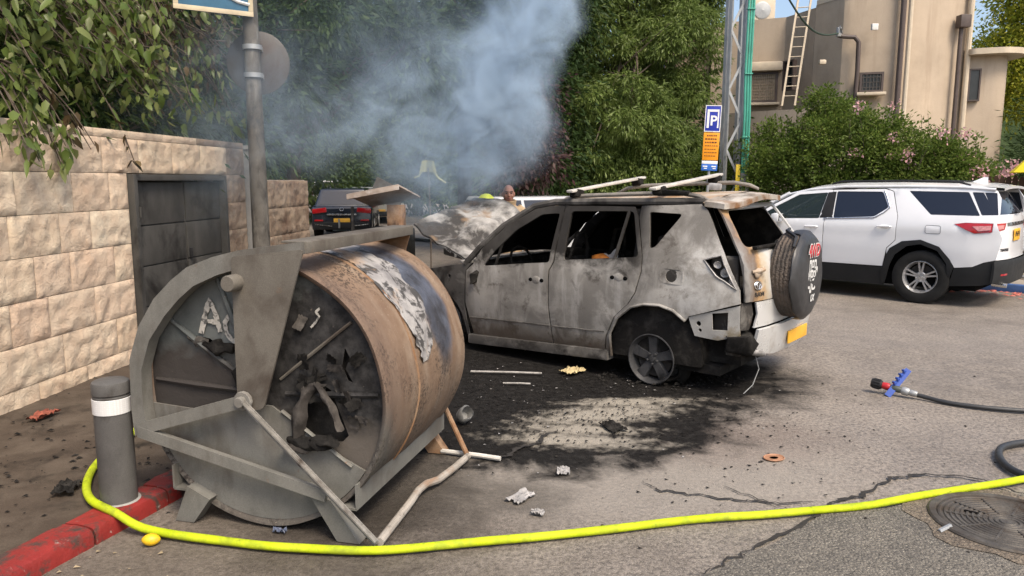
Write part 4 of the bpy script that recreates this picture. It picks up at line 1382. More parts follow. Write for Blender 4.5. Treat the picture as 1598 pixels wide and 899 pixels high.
# rubble wall along the street beyond
rw = empty("rubble_wall", (-4.25, 12.6, 0), math.atan2(12, -4.0), "low rough rubble retaining wall left of the dark parked car", "wall")
rr = random.Random(9)
for row in range(4):
    x = -.3 + rr.uniform(0, .3)
    while x < 13:
        L = rr.uniform(.35, .6); seed += 1
        if x < 7:
            vs, fs = rock_block(x, x + L, row * .27 - .05, row * .27 + .22 + rr.uniform(-.02, .02), seed, .3, .06, .012)
            link_mesh("stone", vs, fs, M['stone'], rw, 40)
        x += L
mb = MB(); mb.box((6.2, .32, .5), (13.2, .5, 1.05)); mb.jitter(.03, 3).build("wall_core", M['stone'], rw, 0)

# ------------------------------------------------------------------ burnt round dumpster
M['steel_pale'] = layered("pale_worn_steel", [((.20, .19, .17), 8), ((.30, .285, .26), 9, .56, .1, (1, 1, 1)), ((.07, .055, .045), 7, .60, .08, (1, 1, 1))], rough=.6, bump=.15)
CO = Vector((-.82, 3.54, 0)); CA = math.atan2(-.25020701, .96819236)
dump = empty("round_dumpster", CO, CA, "burnt round steel dumpster with a rusty drum standing beside the red kerb", "dumpster")
CX, CZc, CR, CD = -.495, .715, .695, 1.28

def drum_mat():
    m, nt, b = new_mat("scorched_drum_steel")
    t = NT(nt)
    x, y, z = t.sep()
    n = t.noise(3.2, 7, .6, .3); st = t.noise(5, 7, .65, .2, t.mapping((0, 0, 0), (0, 0, 0), (.6, 2.2, .6)))
    c = t.mix(t.ramp(n, [(.35, 0), (.65, 1)]), (.165, .105, .068), (.245, .17, .115))
    c = t.mix(t.ramp(st, [(.46, 0), (.70, .7)]), c, (.30, .235, .175))
    rimz = t.math('ADD', t.math('MULTIPLY', y, 1.0), t.math('MULTIPLY', t.math('SUBTRACT', n, .5), .25))
    c = t.mix(t.ramp(rimz, [(.10, .75), (.42, 0)]), c, (.15, .105, .08))
    c = t.mix(t.ramp(rimz, [(1.0, 0), (1.25, .7)]), c, (.27, .145, .07))
    # blue-black overheated patch
    x, y, z = t.sep()
    bl = t.blob((-.02, .92, 1.12), (.55, .20, .42), 0, t.noise(4, 6, .6), .45, .25)
    c = t.mix(t.math('MULTIPLY', bl, .95), c, t.mix(t.ramp(t.noise(6, 5, .6), [(.4, 0), (.65, 1)]), (.035, .038, .046), (.10, .115, .15)))
    gr = t.math('MULTIPLY', t.ramp(t.math('ADD', z, t.math('MULTIPLY', y, 1.2)), [(.62, 1), (.80, 0)]), .9)
    c = t.mix(gr, c, (.14, .135, .12))
    # soot at the near rim and underneath
    so = t.math('MULTIPLY', t.ramp(z, [(.25, 1), (.85, 0)]), t.ramp(t.noise(4, 7, .65), [(.35, .3), (.6, 1)]))
    c = t.mix(t.math('MULTIPLY', so, .8), c, (.085, .072, .062))
    fl = t.noise(48, 6, .75); msk = t.ramp(t.noise(2.6, 5, .6), [(.46, 0), (.64, 1)])
    c = t.mix(t.math('MULTIPLY', t.ramp(fl, [(.48, 0), (.56, .9)]), msk), c, (.022, .017, .015))
    c = t.mix(t.ramp(t.noise(70, 5, .7), [(.62, 0), (.72, .5)]), c, (.52, .44, .35))
    t.link(c, b.inputs['Base Color'])
    t.link(t.mix(bl, (.78, .78, .78), (.38, .38, .38)), b.inputs['Roughness'])
    b.inputs['Metallic'].default_value = .15
    b.inputs['Specular IOR Level'].default_value = .2
    h = t.math('ADD', t.noise(30, 7, .7), t.math('MULTIPLY', fl, .8))
    t.link(t.bump(h, .45, .008), b.inputs['Normal'])
    return m
M['drum'] = drum_mat()
dr = MB()
prof = [(CR - .03, .065), (CR - .012, .035), (CR + .004, .03), (CR + .010, .05), (CR + .008, .09), (CR, .13)]
for k in range(12): prof.append((CR + .012 * math.sin(math.pi * k / 11), .15 + (CD - .30) * k / 11))
prof += [(CR, CD - .13), (CR + .010, CD - .06), (CR + .004, CD - .02), (CR - .02, CD - .015)]
dr.lathe(prof, (CX, 0, CZc), (0, 1, 0), 96)
dr.jitter(.010, 3.0, 2)
dr.f = [q for q in dr.f if len(q) == 4]
dr.build("drum", M['drum'], dump, 60)
sm = MB(); sm.lathe([(CR + .002, .440), (CR + .017, .446), (CR + .017, .452), (CR + .002, .458)], (CX, 0, CZc), (0, 1, 0), 96)
sm.f = [q for q in sm.f if len(q) == 4]; sm.jitter(.009, 3.0, 2); sm.build("weld_seam", M['steel_rust'], dump)
# remnant of a pale poster on the drum
def drum_pt(ang, y, dr_=.0):
    r = CR + .013 + dr_
    q = Vector((CX + r * math.sin(ang), y, CZc + r * math.cos(ang)))
    return q
pl = MB()
rr = random.Random(3)
def poster(u, v):
    ang = lerp(R(9), R(82), u)
    lo = .455 + .03 * math.sin(u * 9) + (.10 * max(0, u - .8) * 5 * (math.sin(u * 60) * .5 + .3) if u > .8 else 0)
    hi = .86 - .12 * u + .035 * math.sin(u * 23) - (.12 * (u - .75) * 4 if u > .75 else 0)
    if u > .86: lo += .08 * math.sin(u * 70) * .6; 
    y = lerp(lo, hi, v)
    q = drum_pt(ang, y)
    n = noise.noise(Vector((u * 9, v * 4, 1))) * .012 + abs(noise.noise(Vector((u * 22, v * 9, 4)))) * .010
    d = Vector((math.sin(ang), 0, math.cos(ang)))
    e = min(u, 1 - u, v, 1 - v)
    return q + d * (.004 + max(0, n)) + noise.noise_vector(q * 3.0 + Vector((6.2, 3.4, 4.6))) * 0
pl.grid(poster, 44, 14)
def poster_mat():
    m, nt, b = new_mat("charred_poster")
    t = NT(nt)
    c = t.mix(t.ramp(t.noise(5, 6, .65), [(.35, 0), (.65, 1)]), (.38, .365, .345), (.19, .18, .175))
    c = t.mix(t.ramp(t.noise(9, 8, .7, .6), [(.50, 0), (.56, 1)]), c, (.05, .046, .042))
    c = t.mix(t.ramp(t.noise(3, 5, .6), [(.56, 0), (.66, .8)]), c, (.36, .23, .135))
    t.link(c, b.inputs['Base Color']); b.inputs['Roughness'].default_value = .7
    t.link(t.bump(t.noise(22, 7, .7, .4), .6, .012), b.inputs['Normal'])
    return m
pl.build("poster_remnant", poster_mat(), dump, 80)

# end plate of the lid: burnt, holed, recessed
def endplate_mat():
    m, nt, b = new_mat("burnt_lid_plate")
    t = NT(nt)
    c = t.mix(t.ramp(t.noise(4, 6, .6), [(.35, 0), (.65, 1)]), (.080, .088, .086), (.135, .142, .136))
    x, y, z = t.sep()
    edge = t.noise(4.5, 7, .65, .5)
    hz = t.math('ADD', z, t.math('MULTIPLY', t.math('SUBTRACT', edge, .5), .35))
    c = t.mix(t.ramp(hz, [(.86, 1), (.98, 0)]), c, (.045, .040, .037))
    rt = t.blob((-.04, 0, .86), (.50, 9, .42), 0, edge, .5, .15)
    c = t.mix(rt, c, t.mix(t.ramp(t.noise(12, 6, .7), [(.4, 0), (.65, 1)]), (.016, .0155, .0155), (.048, .046, .045)))
    low = t.ramp(t.math('ADD', z, t.math('MULTIPLY', edge, .2)), [(.60, 1), (.74, 0)])
    c = t.mix(t.math('MULTIPLY', low, .8), c, (.115, .10, .085))
    c = t.mix(t.ramp(t.noise(26, 6, .75), [(.66, 0), (.72, .7)]), c, (.30, .25, .20))
    t.link(c, b.inputs['Base Color']); b.inputs['Roughness'].default_value = .62; b.inputs['Specular IOR Level'].default_value = .14
    h = t.math('ADD', t.noise(14, 7, .68, .4), t.math('MULTIPLY', t.voro(9, 'DISTANCE_TO_EDGE'), .5))
    t.link(t.bump(h, .35, .012), b.inputs['Normal'])
    return m
M['endplate'] = endplate_mat()
circ = [(CX + (CR - .02) * math.cos(R(a)), CZc + (CR - .02) * math.sin(R(a))) for a in range(-62, 243, 6)]
hole = [(-.20, .72), (-.17, .80), (-.12, .84), (-.05, .80), (.0, .68), (.03, .60), (.0, .57), (-.10, .565), (-.18, .60)]
hole = [(-.15 + (x + .08) * 1.15, .64 + (z - .70) * 1.15) for x, z in hole]
tears = [[(-.03, .98), (-.005, .93), (-.03, .87), (.01, .80), (-.02, .81), (-.05, .88)], [(-.93, 1.0), (-.80, .985), (-.72, .93), (-.78, .91), (-.90, .95)]]
def ep(u, v):
    r = math.hypot(u - CX, v - CZc)
    return Vector((u, .075 + noise.noise(Vector((u * 4, v * 4, 7))) * .007 + max(0, .05 - r) * .1, v))
mb = MB(); panel(mb, circ, [hole] + tears, ep, .006, .05)
endp = mb.build("end_plate", M['endplate'], dump, 50)
for a in (3, 38, 112, 146, 177):
    r0, r1 = .13, CR - .05
    ca, sa = math.cos(R(a)), math.sin(R(a))
    mb = MB()
    mb.tube([(CX + ca * r0, .068, CZc + sa * r0), (CX + ca * (r0 + r1) / 2, .064, CZc + sa * (r0 + r1) / 2), (CX + ca * r1, .068, CZc + sa * r1)], [.008, .010, .008] if a == 38 else [.012, .017, .012], 6)
    mb.build("rib", M['steel_brown'] if a == 38 else M['endplate'], endp)
# second plate at the far end
mb = MB(); mb.lathe([(0, CD - .06), (CR - .02, CD - .06), (CR - .02, CD - .05), (0, CD - .05)], (CX, 0, CZc), (0, 1, 0), 48); mb.build("far_end_plate", M['endplate'], dump)
mb = MB(); mb.lathe([(0, .115), (CR - .06, .115), (CR - .06, .118), (0, .118)], (CX, 0, CZc), (0, 1, 0), 40); mb.build("dark_lining", M['soot'], dump)
# melted, curled scraps of the lid
def scrap(pts, w, name, mat, seed, y0=.04):
    mb = MB()
    P = [Vector((p[0], p[1], p[2])) for p in pts]
    n = 14
    def fn(u, v):
        f = u * (len(P) - 1); i = min(int(f), len(P) - 2)
        q = P[i].lerp(P[i + 1], f - i)
        ww = w * (1 - .5 * u) * (1 + .3 * math.sin(u * 11 + seed))
        s = (v - .5) * ww
        return q + Vector((s, -.02 * math.cos((v - .5) * 3.4) * (1 + u), -.15 * abs(s) * math.sin(seed))) + noise.noise_vector(q * 16 + Vector((v * 3, seed, 0))) * .010
    mb.grid(fn, n, 8)
    return mb.build(name, mat, endp, 80)
M['grey_melt'] = layered("melted_grey_sheet", [((.055, .049, .044), 8), ((.10, .09, .08), 9, .58, .1, (1, 1, 1)), ((.018, .016, .015), 7, .56, .08, (1, 1, 1))], rough=.7, bump=.5, bs=30)
scrap([(-.185, .055, .80), (-.22, .035, .76), (-.265, .025, .66), (-.285, .03, .54), (-.29, .04, .45)], .10, "melted_flap", M['grey_melt'], 1)
scrap([(-.20, .055, .80), (-.15, .035, .775), (-.09, .02, .70), (-.055, .02, .62), (-.04, .03, .57)], .055, "melted_flap", M['grey_melt'], 2)
scrap([(-.60, .06, .86), (-.62, .045, .82), (-.605, .035, .76), (-.585, .03, .71)], .09, "melted_flap", M['soot'], 3)
for k, (c_, r_, mt) in enumerate((((-.22, .015, .485), (.12, .035, .035), 'soot'), ((-.13, .02, .505), (.09, .03, .03), 'soot'), ((-.29, .005, .465), (.08, .03, .022), 'grey_melt'), ((-.74, .06, .945), (.10, .02, .035), 'soot'), ((-.86, .065, .965), (.07, .015, .03), 'char'))):
    mb = MB(); mb.ball(c_, r_, 20, 12); mb.jitter(.030, 22, k + 2); mb.build("melted_lump", M[mt], endp, 60)
_fr = random.Random(12)
for k in range(22):
    an = _fr.uniform(-.25, 1.05); rr_ = _fr.uniform(.16, .60)
    fx_, fz_ = CX + rr_ * math.cos(an), CZc + rr_ * math.sin(an)
    if fx_ < -.28: continue
    fw, fh, ph = _fr.uniform(.04, .12), _fr.uniform(.03, .09), _fr.uniform(0, 6.28)
    mb = MB()
    def flake(u, v, fw=fw, fh=fh, ph=ph, fx_=fx_, fz_=fz_, k=k):
        a_, b_ = (u - .5) * fw, (v - .5) * fh
        lift = .030 * u ** 2 + .012 * abs(noise.noise(Vector((u * 4, v * 4, k))))
        e_ = 1 + .35 * noise.noise(Vector((u * 5 + k, v * 5, 2)))
        return Vector((fx_ + (a_ * math.cos(ph) - b_ * math.sin(ph)) * e_, .064 - lift, fz_ + (a_ * math.sin(ph) + b_ * math.cos(ph)) * e_))
    mb.grid(flake, 8, 6)
    mb.build("charred_flake", M['soot'] if k % 3 else M['grey_melt'], endp, 60)
# chalk letters
def stroke(pts, w, name, parent, mat, y):
    mb = MB()
    n = len(pts)
    vs, fs = [], []
    rr = random.Random(len(pts))
    fine = []
    for a, b in zip(pts, pts[1:]):
        for k in range(6): fine.append((lerp(a[0], b[0], k / 6), lerp(a[1], b[1], k / 6)))
    fine.append(pts[-1])
    n = len(fine)
    for i, p in enumerate(fine):
        a = fine[max(i - 1, 0)]; b = fine[min(i + 1, n - 1)]
        d = Vector((b[0] - a[0], b[1] - a[1])).normalized()
        ww = w * rr.uniform(.7, 1.15) / 2
        for s in (-1, 1):
            vs.append((p[0] - d.y * ww * s, y - .002 + noise.noise(Vector((p[0] * 4, p[1] * 4, 7))) * .012, p[1] + d.x * ww * s))
    for i in range(n - 1): fs.append((2 * i, 2 * i + 1, 2 * i + 3, 2 * i + 2))
    mb.add(vs, fs)
    return mb.build(name, mat, parent, 0)
M['chalk'] = layered("chalk_paint", [((.42, .40, .36), 20), ((.07, .07, .068), 30, .56, .05, (1, 1, 1))], rough=.9, bump=.1)
LX, LZ = -.785, 1.095
stroke([(LX - .062, LZ - .085), (LX - .03, LZ + .02), (LX + .0, LZ + .095), (LX + .03, LZ + .03), (LX + .055, LZ - .07)], .030, "chalk_letter", endp, M['chalk'], .066)
stroke([(LX - .045, LZ - .015), (LX + .04, LZ - .02)], .026, "chalk_letter", endp, M['chalk'], .064)
stroke([(LX + .135, LZ - .01), (LX + .11, LZ + .015), (LX + .085, LZ - .02), (LX + .09, LZ - .075), (LX + .125, LZ - .115), (LX + .165, LZ - .11)], .026, "chalk_letter", endp, M['chalk'], .066)

stroke([(-.150, 1.175), (-.175, 1.155), (-.155, 1.135), (-.175, 1.105), (-.205, 1.075)], .012, "ash_bead", endp, M['chalk'], .062)
# fixed lower half
low = []
for a in range(188, 330, 4): low.append((CX + (CR - .022) * math.cos(R(a)), CZc + (CR - .022) * math.sin(R(a))))
low = low + [(CX + .33, .47), (CX + .06, .655), (CX - .06, .66), (CX - .35, .60)]
mb = MB(); panel(mb, low, [], lambda u, v: Vector((u, .046 + noise.noise(Vector((u * 3, v * 3, 2))) * .004, v)), .012, .06)
lowp = mb.build("lower_plate", M['steel_grey'], dump, 50)
for a in (-34,):
    ca, sa = math.cos(R(a)), math.sin(R(a))
    mb = MB(); mb.tube([(CX + ca * .14, .044, CZc + sa * .14), (CX + ca * (CR - .09), .044, CZc + sa * (CR - .09))], .014, 6, flat=.6); mb.build("rib", M['steel_grey'], lowp)

# side frame: curved arch, hanger plate, braces (near and far side)
outer = [(-1.215, .455), (-1.225, .60), (-1.215, .87), (-1.145, 1.05), (-1.04, 1.20), (-.93, 1.30), (-.83, 1.37), (-.68, 1.425), (-.53, 1.462), (-.17, 1.512), (-.165, 1.455), (-.52, 1.375), (-.66, 1.335), (-.80, 1.275), (-.89, 1.205), (-.98, 1.115), (-1.085, .98), (-1.145, .82), (-1.15, .62), (-1.135, .50)]
hang = [(-.57, 1.43), (-.172, 1.475), (-.425, .675), (-.465, .655), (-.575, .69)]
def side_frame(y, near=True):
    sgn = -1 if near else 1
    mb = MB(); panel(mb, outer, [], lambda u, v: Vector((u, y - .035, v)), .075, .12); mb.build("side_arch", M['steel_grey'] if near else M['steel_rust'], dump, 30)
    mb = MB(); panel(mb, rounded(hang, .02), [], lambda u, v: Vector((u, y + sgn * .040 - (.0 if near else .012), v)), .012, .12); hg = mb.build("hanger_plate", M['steel_brown'] if near else M['steel_rust'], dump, 30)
    mb = MB(); mb.bar((-1.19, y + sgn * .03, .495), (CX - .04, y + sgn * .03, .70), .03, .062, (0, 0, 1)); mb.build("brace", M['steel_grey'], dump)
    mb = MB(); mb.bar((-1.185, y + sgn * .032, .485), (-.10, y + sgn * .032, .245), .03, .060, (0, 0, 1)); mb.build("brace", M['steel_grey'], dump)
    # feet
    for f0, f1, w in (((-.85, .20), (-.955, 0.0), .12), ((-.15, .27), (.0, 0.0), .13)):
        mb = MB()
        mb.add([(f0[0] - w * .6, y - .02, f0[1]), (f0[0] + w * .5, y - .02, f0[1] - .06), (f1[0] + w * .5, y - .02, f1[1]), (f1[0] - w * .45, y - .02, f1[1]),
                (f0[0] - w * .6, y + .06, f0[1]), (f0[0] + w * .5, y + .06, f0[1] - .06), (f1[0] + w * .5, y + .06, f1[1]), (f1[0] - w * .45, y + .06, f1[1])],
               [(3, 2, 1, 0), (4, 5, 6, 7), (0, 1, 5, 4), (1, 2, 6, 5), (2, 3, 7, 6), (3, 0, 4, 7)])
        mb.build("foot", M['steel_grey'] if near else M['steel_rust'], dump, 0)
    return hg
hg = side_frame(0.0, True)
side_frame(CD, False)
mb = MB(); mb.lathe([(.0, .075), (.036, .075), (.041, .068), (.042, 0), (.05, -.01)][::-1], (-.545, -.04, 1.305), (0, -1, 0), 24); mb.build("pin", M['steel_brown'], hg)
mb = MB(); mb.lathe([(.0, .05), (.024, .05), (.028, .044), (.028, .02), (.046, .02), (.05, .014), (.05, 0)][::-1], (CX - .035, -.05, .707), (0, -1, 0), 12); mb.build("pivot_bolt", M['steel_pale'], hg)
# top beam and base rails along the drum
mb = MB(); mb.bbox((-.168, CD / 2, 1.482), (.03, CD + .06, .058), .006); mb.build("top_beam", M['steel_brown'], dump)
mb = MB(); mb.bbox((-.23, CD / 2, 1.508), (.13, CD + .06, .010), .004); mb.build("top_flange", M['steel_brown'], dump)
for x in (.045, -1.02):
    mb = MB(); mb.box((x, CD / 2, .235), (.012, CD, .13)); mb.box((x - .05 * (1 if x > -.5 else -1), CD / 2, .17), (.10, CD, .012)); mb.build("base_rail", M['steel_grey'], dump, 0)
# foot pedal frame dropped to the ground
T = Vector((.96819236, -.25020701, 0)); Nn = Vector((.25020701, .96819236, 0))
def loc(x, y, z=0.0):
    d = Vector((x, y, 0)) - CO
    return Vector((d.dot(T), d.dot(Nn), z))
e1 = loc(-.665, 3.455, .03)
mb = MB()
a = Vector((CX - .02, -.075, .70))
mb.bar(a, e1, .008, .034, (0, 0, 1)); mb.bar(a + Vector((.0, -.014, .015)), e1 + Vector((0, -.014, .015)), .026, .007, (0, 0, 1)); mb.build("pedal_arm", M['steel_pale'], dump, 0)
pth = [loc(-.655, 3.47, .03), loc(-.61, 3.70, .03), loc(-.563, 3.922, .035), loc(-.535, 4.06, .045), loc(-.50, 4.14, .05), loc(-.44, 4.22, .04), loc(-.36, 4.42, .035), loc(-.287, 4.631, .03)]
mb = MB(); mb.tube(pth, .022, 10); mb.build("pedal_bar", layered("ashy_pipe", [((.34, .31, .27), 8), ((.25, .15, .09), 6, .56, .08, (1, 1, 1)), ((.08, .07, .06), 12, .64, .05, (1, 1, 1))], rough=.75), dump)
mb = MB(); mb.tube([loc(-.287, 4.631, .03), loc(-.44, 4.86, .26), loc(-.50, 4.95, .36)], .017, 8); mb.build("pedal_arm", M['steel_rust'], dump)
# the wall-side and far ground
mb = MB(); mb.box((0, 0, 0), (.6, .03, .025)); 

# second wrecked container: tilted lid plates on a post behind
q = site(628, 330, 8.6)
w2 = empty("burnt_lid_frame", (-1.42, 8.75, .02), R(-15), "tilted burnt lid plate on a scorched post, standing behind the round dumpster", "wreckage")
mb = MB(); mb.bbox((.04, 0, .75), (.16, .035, 1.5), .006); mb.bbox((.13, .05, .75), (.03, .12, 1.5), .006); mb.build("post", M['steel_rust'], w2)
mb = MB(); mb.bbox((-.5, .02, .75), (.03, .03, 1.45), .005); mb.build("post", M['char'], w2)
rt = Matrix.Rotation(R(-10), 3, 'Y') @ Matrix.Rotation(R(-14), 3, 'X')
mb = MB(); mb.bbox((0, 0, 0), (.66, .62, .022), .006, rt); mb.bbox(rt @ Vector((0, -.30, -.03)), (.66, .025, .05), .006, rt)
mb.v = [(x - .12, y + .10, z + 1.60) for x, y, z in mb.v]
lid = mb.build("lid_plate", layered("ash_pale_plate", [((.33, .28, .24), 5), ((.20, .15, .12), 4, .56, .1, (1, 1, 1)), ((.42, .39, .36), 9, .62, .08, (1, 1, 1))], rough=.85, bump=.3), w2)
mb = MB(); mb.bbox((-.28, .55, 1.62), (.42, .025, .26), .006, Matrix.Rotation(R(25), 3, 'Y')); mb.build("lid_plate", M['steel_brown'], w2)
mb = MB(); mb.bbox((-.24, .35, .62), (.50, .75, 1.15), .03); mb.jitter(.03, 3, 6).build("scorched_body", M['soot'], w2)

# ------------------------------------------------------------------ car helpers
def rim_mesh(Rr, w, style, n=40):
    """alloy rim, axis +y outwards, centred at the origin"""
    mb = MB()
    mb.lathe([(Rr * .99, -w / 2), (Rr, -w / 2 + .006), (Rr * .90, -w / 2 + .03), (Rr * .86, 0), (Rr * .90, w / 2 - .035), (Rr * .965, w / 2 - .016), (Rr, w / 2 - .008), (Rr * 1.0, w / 2), (Rr * .965, w / 2 + .002), (Rr * .93, w / 2 - .012), (Rr * .85, w / 2 - .05), (Rr * .82, 0), (Rr * .86, -w / 2 + .03)], (0, 0, 0), (0, 1, 0), n, close=True)
    yf = w / 2 - .03
    def spoke(a0, r0, r1, w0, w1, th, dish):
        vs = []
        for (r, ww, yy) in ((r0, w0, yf - dish), (lerp(r0, r1, .5), lerp(w0, w1, .5) * .92, yf - dish * .35), (r1, w1, yf - .004)):
            for s in (-1, 1):
                for y in (yy, yy - th):
                    k = .82 if y == yy else 1.0
                    vs.append((r * math.cos(a0) - s * ww / 2 * k * math.sin(a0), y, r * math.sin(a0) + s * ww / 2 * k * math.cos(a0)))
        fs = []
        for i in range(2):
            b = i * 4
            fs += [(b, b + 4, b + 6, b + 2), (b + 3, b + 7, b + 5, b + 1), (b + 1, b + 5, b + 4, b), (b + 2, b + 6, b + 7, b + 3)]
        mb.add(vs, fs)
    for k in range(5 if style != 'six' else 6):
        a = R(90 + k * (72 if style != 'six' else 60))
        if style == 'double':
            for s in (-1, 1): spoke(a + s * R(9.5), Rr * .22, Rr * .90, Rr * .13, Rr * .12, .03, .012)
        else:
            spoke(a, Rr * .22, Rr * .90, Rr * .36, Rr * .50, .035, .010)
    mb.lathe([(Rr * .31, yf - .045), (Rr * .31, yf - .018), (Rr * .28, yf - .012), (Rr * .13, yf - .010), (Rr * .12, yf + .004), (0, yf + .006)], (0, 0, 0), (0, 1, 0), 24)
    for k in range(5):
        a = R(90 + 36 + k * 72)
        mb.lathe([(.012, yf - .015), (.012, yf + .004), (.008, yf + .010), (0, yf + .010)], (Rr * .215 * math.cos(a), 0, Rr * .215 * math.sin(a)), (0, 1, 0), 6)
    return mb

def tyre_mesh(Rt, Rr, w, n=48):
    mb = MB()
    mb.lathe([(Rr * .97, -w / 2 + .01), (Rr * 1.06, -w / 2), (lerp(Rr, Rt, .55), -w / 2 - .008), (Rt * .975, -w / 2 + .012), (Rt, -w / 2 + .04), (Rt * .985, -.028), (Rt * 1.0, -.02), (Rt, .02), (Rt * .985, .028), (Rt, .036), (Rt, w / 2 - .04), (Rt * .975, w / 2 - .012), (lerp(Rr, Rt, .55), w / 2 + .008), (Rr * 1.06, w / 2), (Rr * .97, w / 2 - .01)], (0, 0, 0), (0, 1, 0), n)
    mb.f = [q for q in mb.f if len(q) == 4]
    return mb

def place(mb, off, sx=1.0):
    """shift a mesh; sx = -1 turns it round to face -y"""
    m = MB()
    m.v = [(x * sx + off[0], y * sx + off[1], z + off[2]) for x, y, z in mb.v]
    m.f = list(mb.f)
    return m

class Car:
    def __init__(self, root, W, XR):
        self.root, self.W, self.XR = root, W, XR
    def side(self, name, outline, holes=(), mat=None, off=0.0, thick=.018, step=.09, both=True, parent=None, rim=.0025, rmat=None, jit=0.0):
        o2 = [(-x, z) for x, z in outline]; h2 = [[(-x, z) for x, z in h] for h in holes]
        if True:
            fn = lambda u, v: Vector((-u, self.W(-u, v) + off, v))
        mb = MB()
        panel(mb, o2, h2, fn, thick, step, rim)
        if jit: mb.jitter(jit, 4.0, len(outline))
        res = [mb.build(name, mat, parent or self.root, 40)]
        if both:
            fl = MB(); panel(fl, o2, h2, fn, thick, step, rim)
            res.append(fl.flipped_y().build(name, rmat or mat, self.root if parent is None else parent, 40))
        return res
    def rear(self, name, outline, holes=(), mat=None, off=0.0, thick=.018, step=.09, parent=None, rim=.0025, jit=0.0):
        o2 = [(-y, z) for y, z in outline]; h2 = [[(-y, z) for y, z in h] for h in holes]
        mb = MB()
        panel(mb, o2, h2, lambda u, v: Vector((self.XR(-u, v) - off, -u, v)), thick, step, rim)
        if jit: mb.jitter(jit, 5.0, len(outline) + 3)
        return mb.build(name, mat, parent or self.root, 40)

def arc(cx, cz, r, a0, a1, n=10):
    return [(cx + r * math.cos(R(lerp(a0, a1, k / n))), cz + r * math.sin(R(lerp(a0, a1, k / n)))) for k in range(n + 1)]

# ------------------------------------------------------------------ the burnt-out car
def burnt_body_mat():
    m, nt, b = new_mat("burnt_bare_body")
    t = NT(nt)
    x, y, z = t.sep()
    e1 = t.noise(1.7, 7, .62, .5); e2 = t.noise(4.5, 7, .65, .4); e3 = t.noise(2.6, 7, .62, .6, t.mapping((3, 1, 7)))
    streak = t.noise(7, 5, .6, .2, t.mapping((0, 0, 0), (0, 0, 0), (1, 1, .18)))
    c = t.mix(t.ramp(e1, [(.38, 0), (.60, 1)]), (.235, .222, .20), (.38, .363, .332))
    c = t.mix(t.ramp(e3, [(.46, 0), (.56, .75)]), c, (.175, .164, .148))
    c = t.mix(t.ramp(streak, [(.52, 0), (.66, .6)]), c, (.42, .405, .38))
    c = t.mix(t.ramp(e2, [(.56, 0), (.64, .75)]), c, (.10, .088, .076))
    # soot licked out of the windows and over the front wing
    up = t.math('ADD', z, t.math('MULTIPLY', t.math('SUBTRACT', e2, .5), .55))
    c = t.mix(t.ramp(up, [(.0, 0), (.98, 0), (1.14, .8), (1.6, .78)]) if False else t.math('MULTIPLY', t.ramp(t.math('MULTIPLY', up, .5), [(.475, 0), (.55, 1)]), t.math('MULTIPLY', t.ramp(x, [(.0, .25), (.22, 1)]), t.ramp(e1, [(.36, 1), (.66, .92)]))), c, (.026, .024, .022))
    fx = t.math('ADD', x, t.math('MULTIPLY', t.math('SUBTRACT', e1, .5), .9))
    c = t.mix(t.ramp(t.math('MULTIPLY', fx, .25), [(.50, 0), (.60, .9)]), c, (.05, .045, .04))
    # brown heat marks low on the sides
    lowm = t.math('ADD', z, t.math('MULTIPLY', t.math('SUBTRACT', e3, .5), .5))
    c = t.mix(t.ramp(lowm, [(.24, .85), (.40, 0)]), c, (.085, .065, .048))
    # white ash on the rear quarter
    ash = t.blob((-.55, .85, .92), (.32, 1, .34), 0, e2, .9, .35)
    c = t.mix(t.math('MULTIPLY', ash, .75), c, t.mix(t.ramp(e2, [(.42, 0), (.58, 1)]), (.52, .51, .485), (.30, .285, .26)))
    c = t.mix(t.ramp(t.noise(90, 4, .7), [(.60, 0), (.72, .4)]), c, (.06, .055, .05))
    t.link(c, b.inputs['Base Color'])
    t.link(t.ramp(e2, [(.35, .5), (.65, .8)]), b.inputs['Roughness'])
    b.inputs['Specular IOR Level'].default_value = .12
    h = t.math('ADD', t.noise(5, 5, .6), t.math('MULTIPLY', t.noise(60, 6, .65), .35))
    t.link(t.bump(h, .35, .012), b.inputs['Normal'])
    return m
M['burnt_body'] = burnt_body_mat()
M['burnt_dark'] = layered("burnt_dark_body", [((.085, .080, .074), 4), ((.19, .18, .165), 4, .58, .08, (1, 1, 1)), ((.028, .026, .024), 3, .58, .06, (1, 1, 1))], rough=.78, bump=.25, bs=50)
M['burnt_roof'] = layered("burnt_roof_paint", [((.36, .27, .19), 3), ((.47, .42, .35), 4, .55, .08, (1, 1, 1)), ((.26, .135, .06), 3, .62, .07, (1, 1, 1)), ((.10, .085, .07), 3, .68, .05, (1, 1, 1))], rough=.7, bump=.15)
M['burnt_hood'] = layered("burnt_crumpled_bonnet", [((.26, .247, .228), 2.5), ((.43, .415, .39), 2.2, .50, .10, (1, 1, 1)), ((.035, .032, .030), 2.3, .50, .07, (1, 1, 1)), ((.27, .17, .09), 2.2, .62, .07, (1, 1, 1))], rough=.55, bump=.25, bs=30, bd=.006)
def gate_mat():
    m, nt, b = new_mat("half_burnt_silver_paint")
    t = NT(nt)
    x, y, z = t.sep()
    e = t.noise(4, 7, .65, .3)
    k = t.math('ADD', y, t.math('MULTIPLY', t.math('SUBTRACT', e, .5), .45))
    c = t.ramp(k, [(.38, (.50, .495, .48)), (.50, (.44, .38, .29)), (.58, (.36, .22, .10)), (.66, (.14, .10, .07)), (.76, (.22, .21, .195)), (.84, (.08, .075, .07))])
    c = t.mix(t.ramp(t.noise(6, 6, .6), [(.6, 0), (.7, .5)]), c, (.12, .10, .085))
    t.link(c, b.inputs['Base Color']); b.inputs['Roughness'].default_value = .45
    b.inputs['Specular IOR Level'].default_value = .5
    t.link(t.bump(t.noise(50, 5, .6), .12, .003), b.inputs['Normal'])
    return m
M['gate'] = gate_mat()
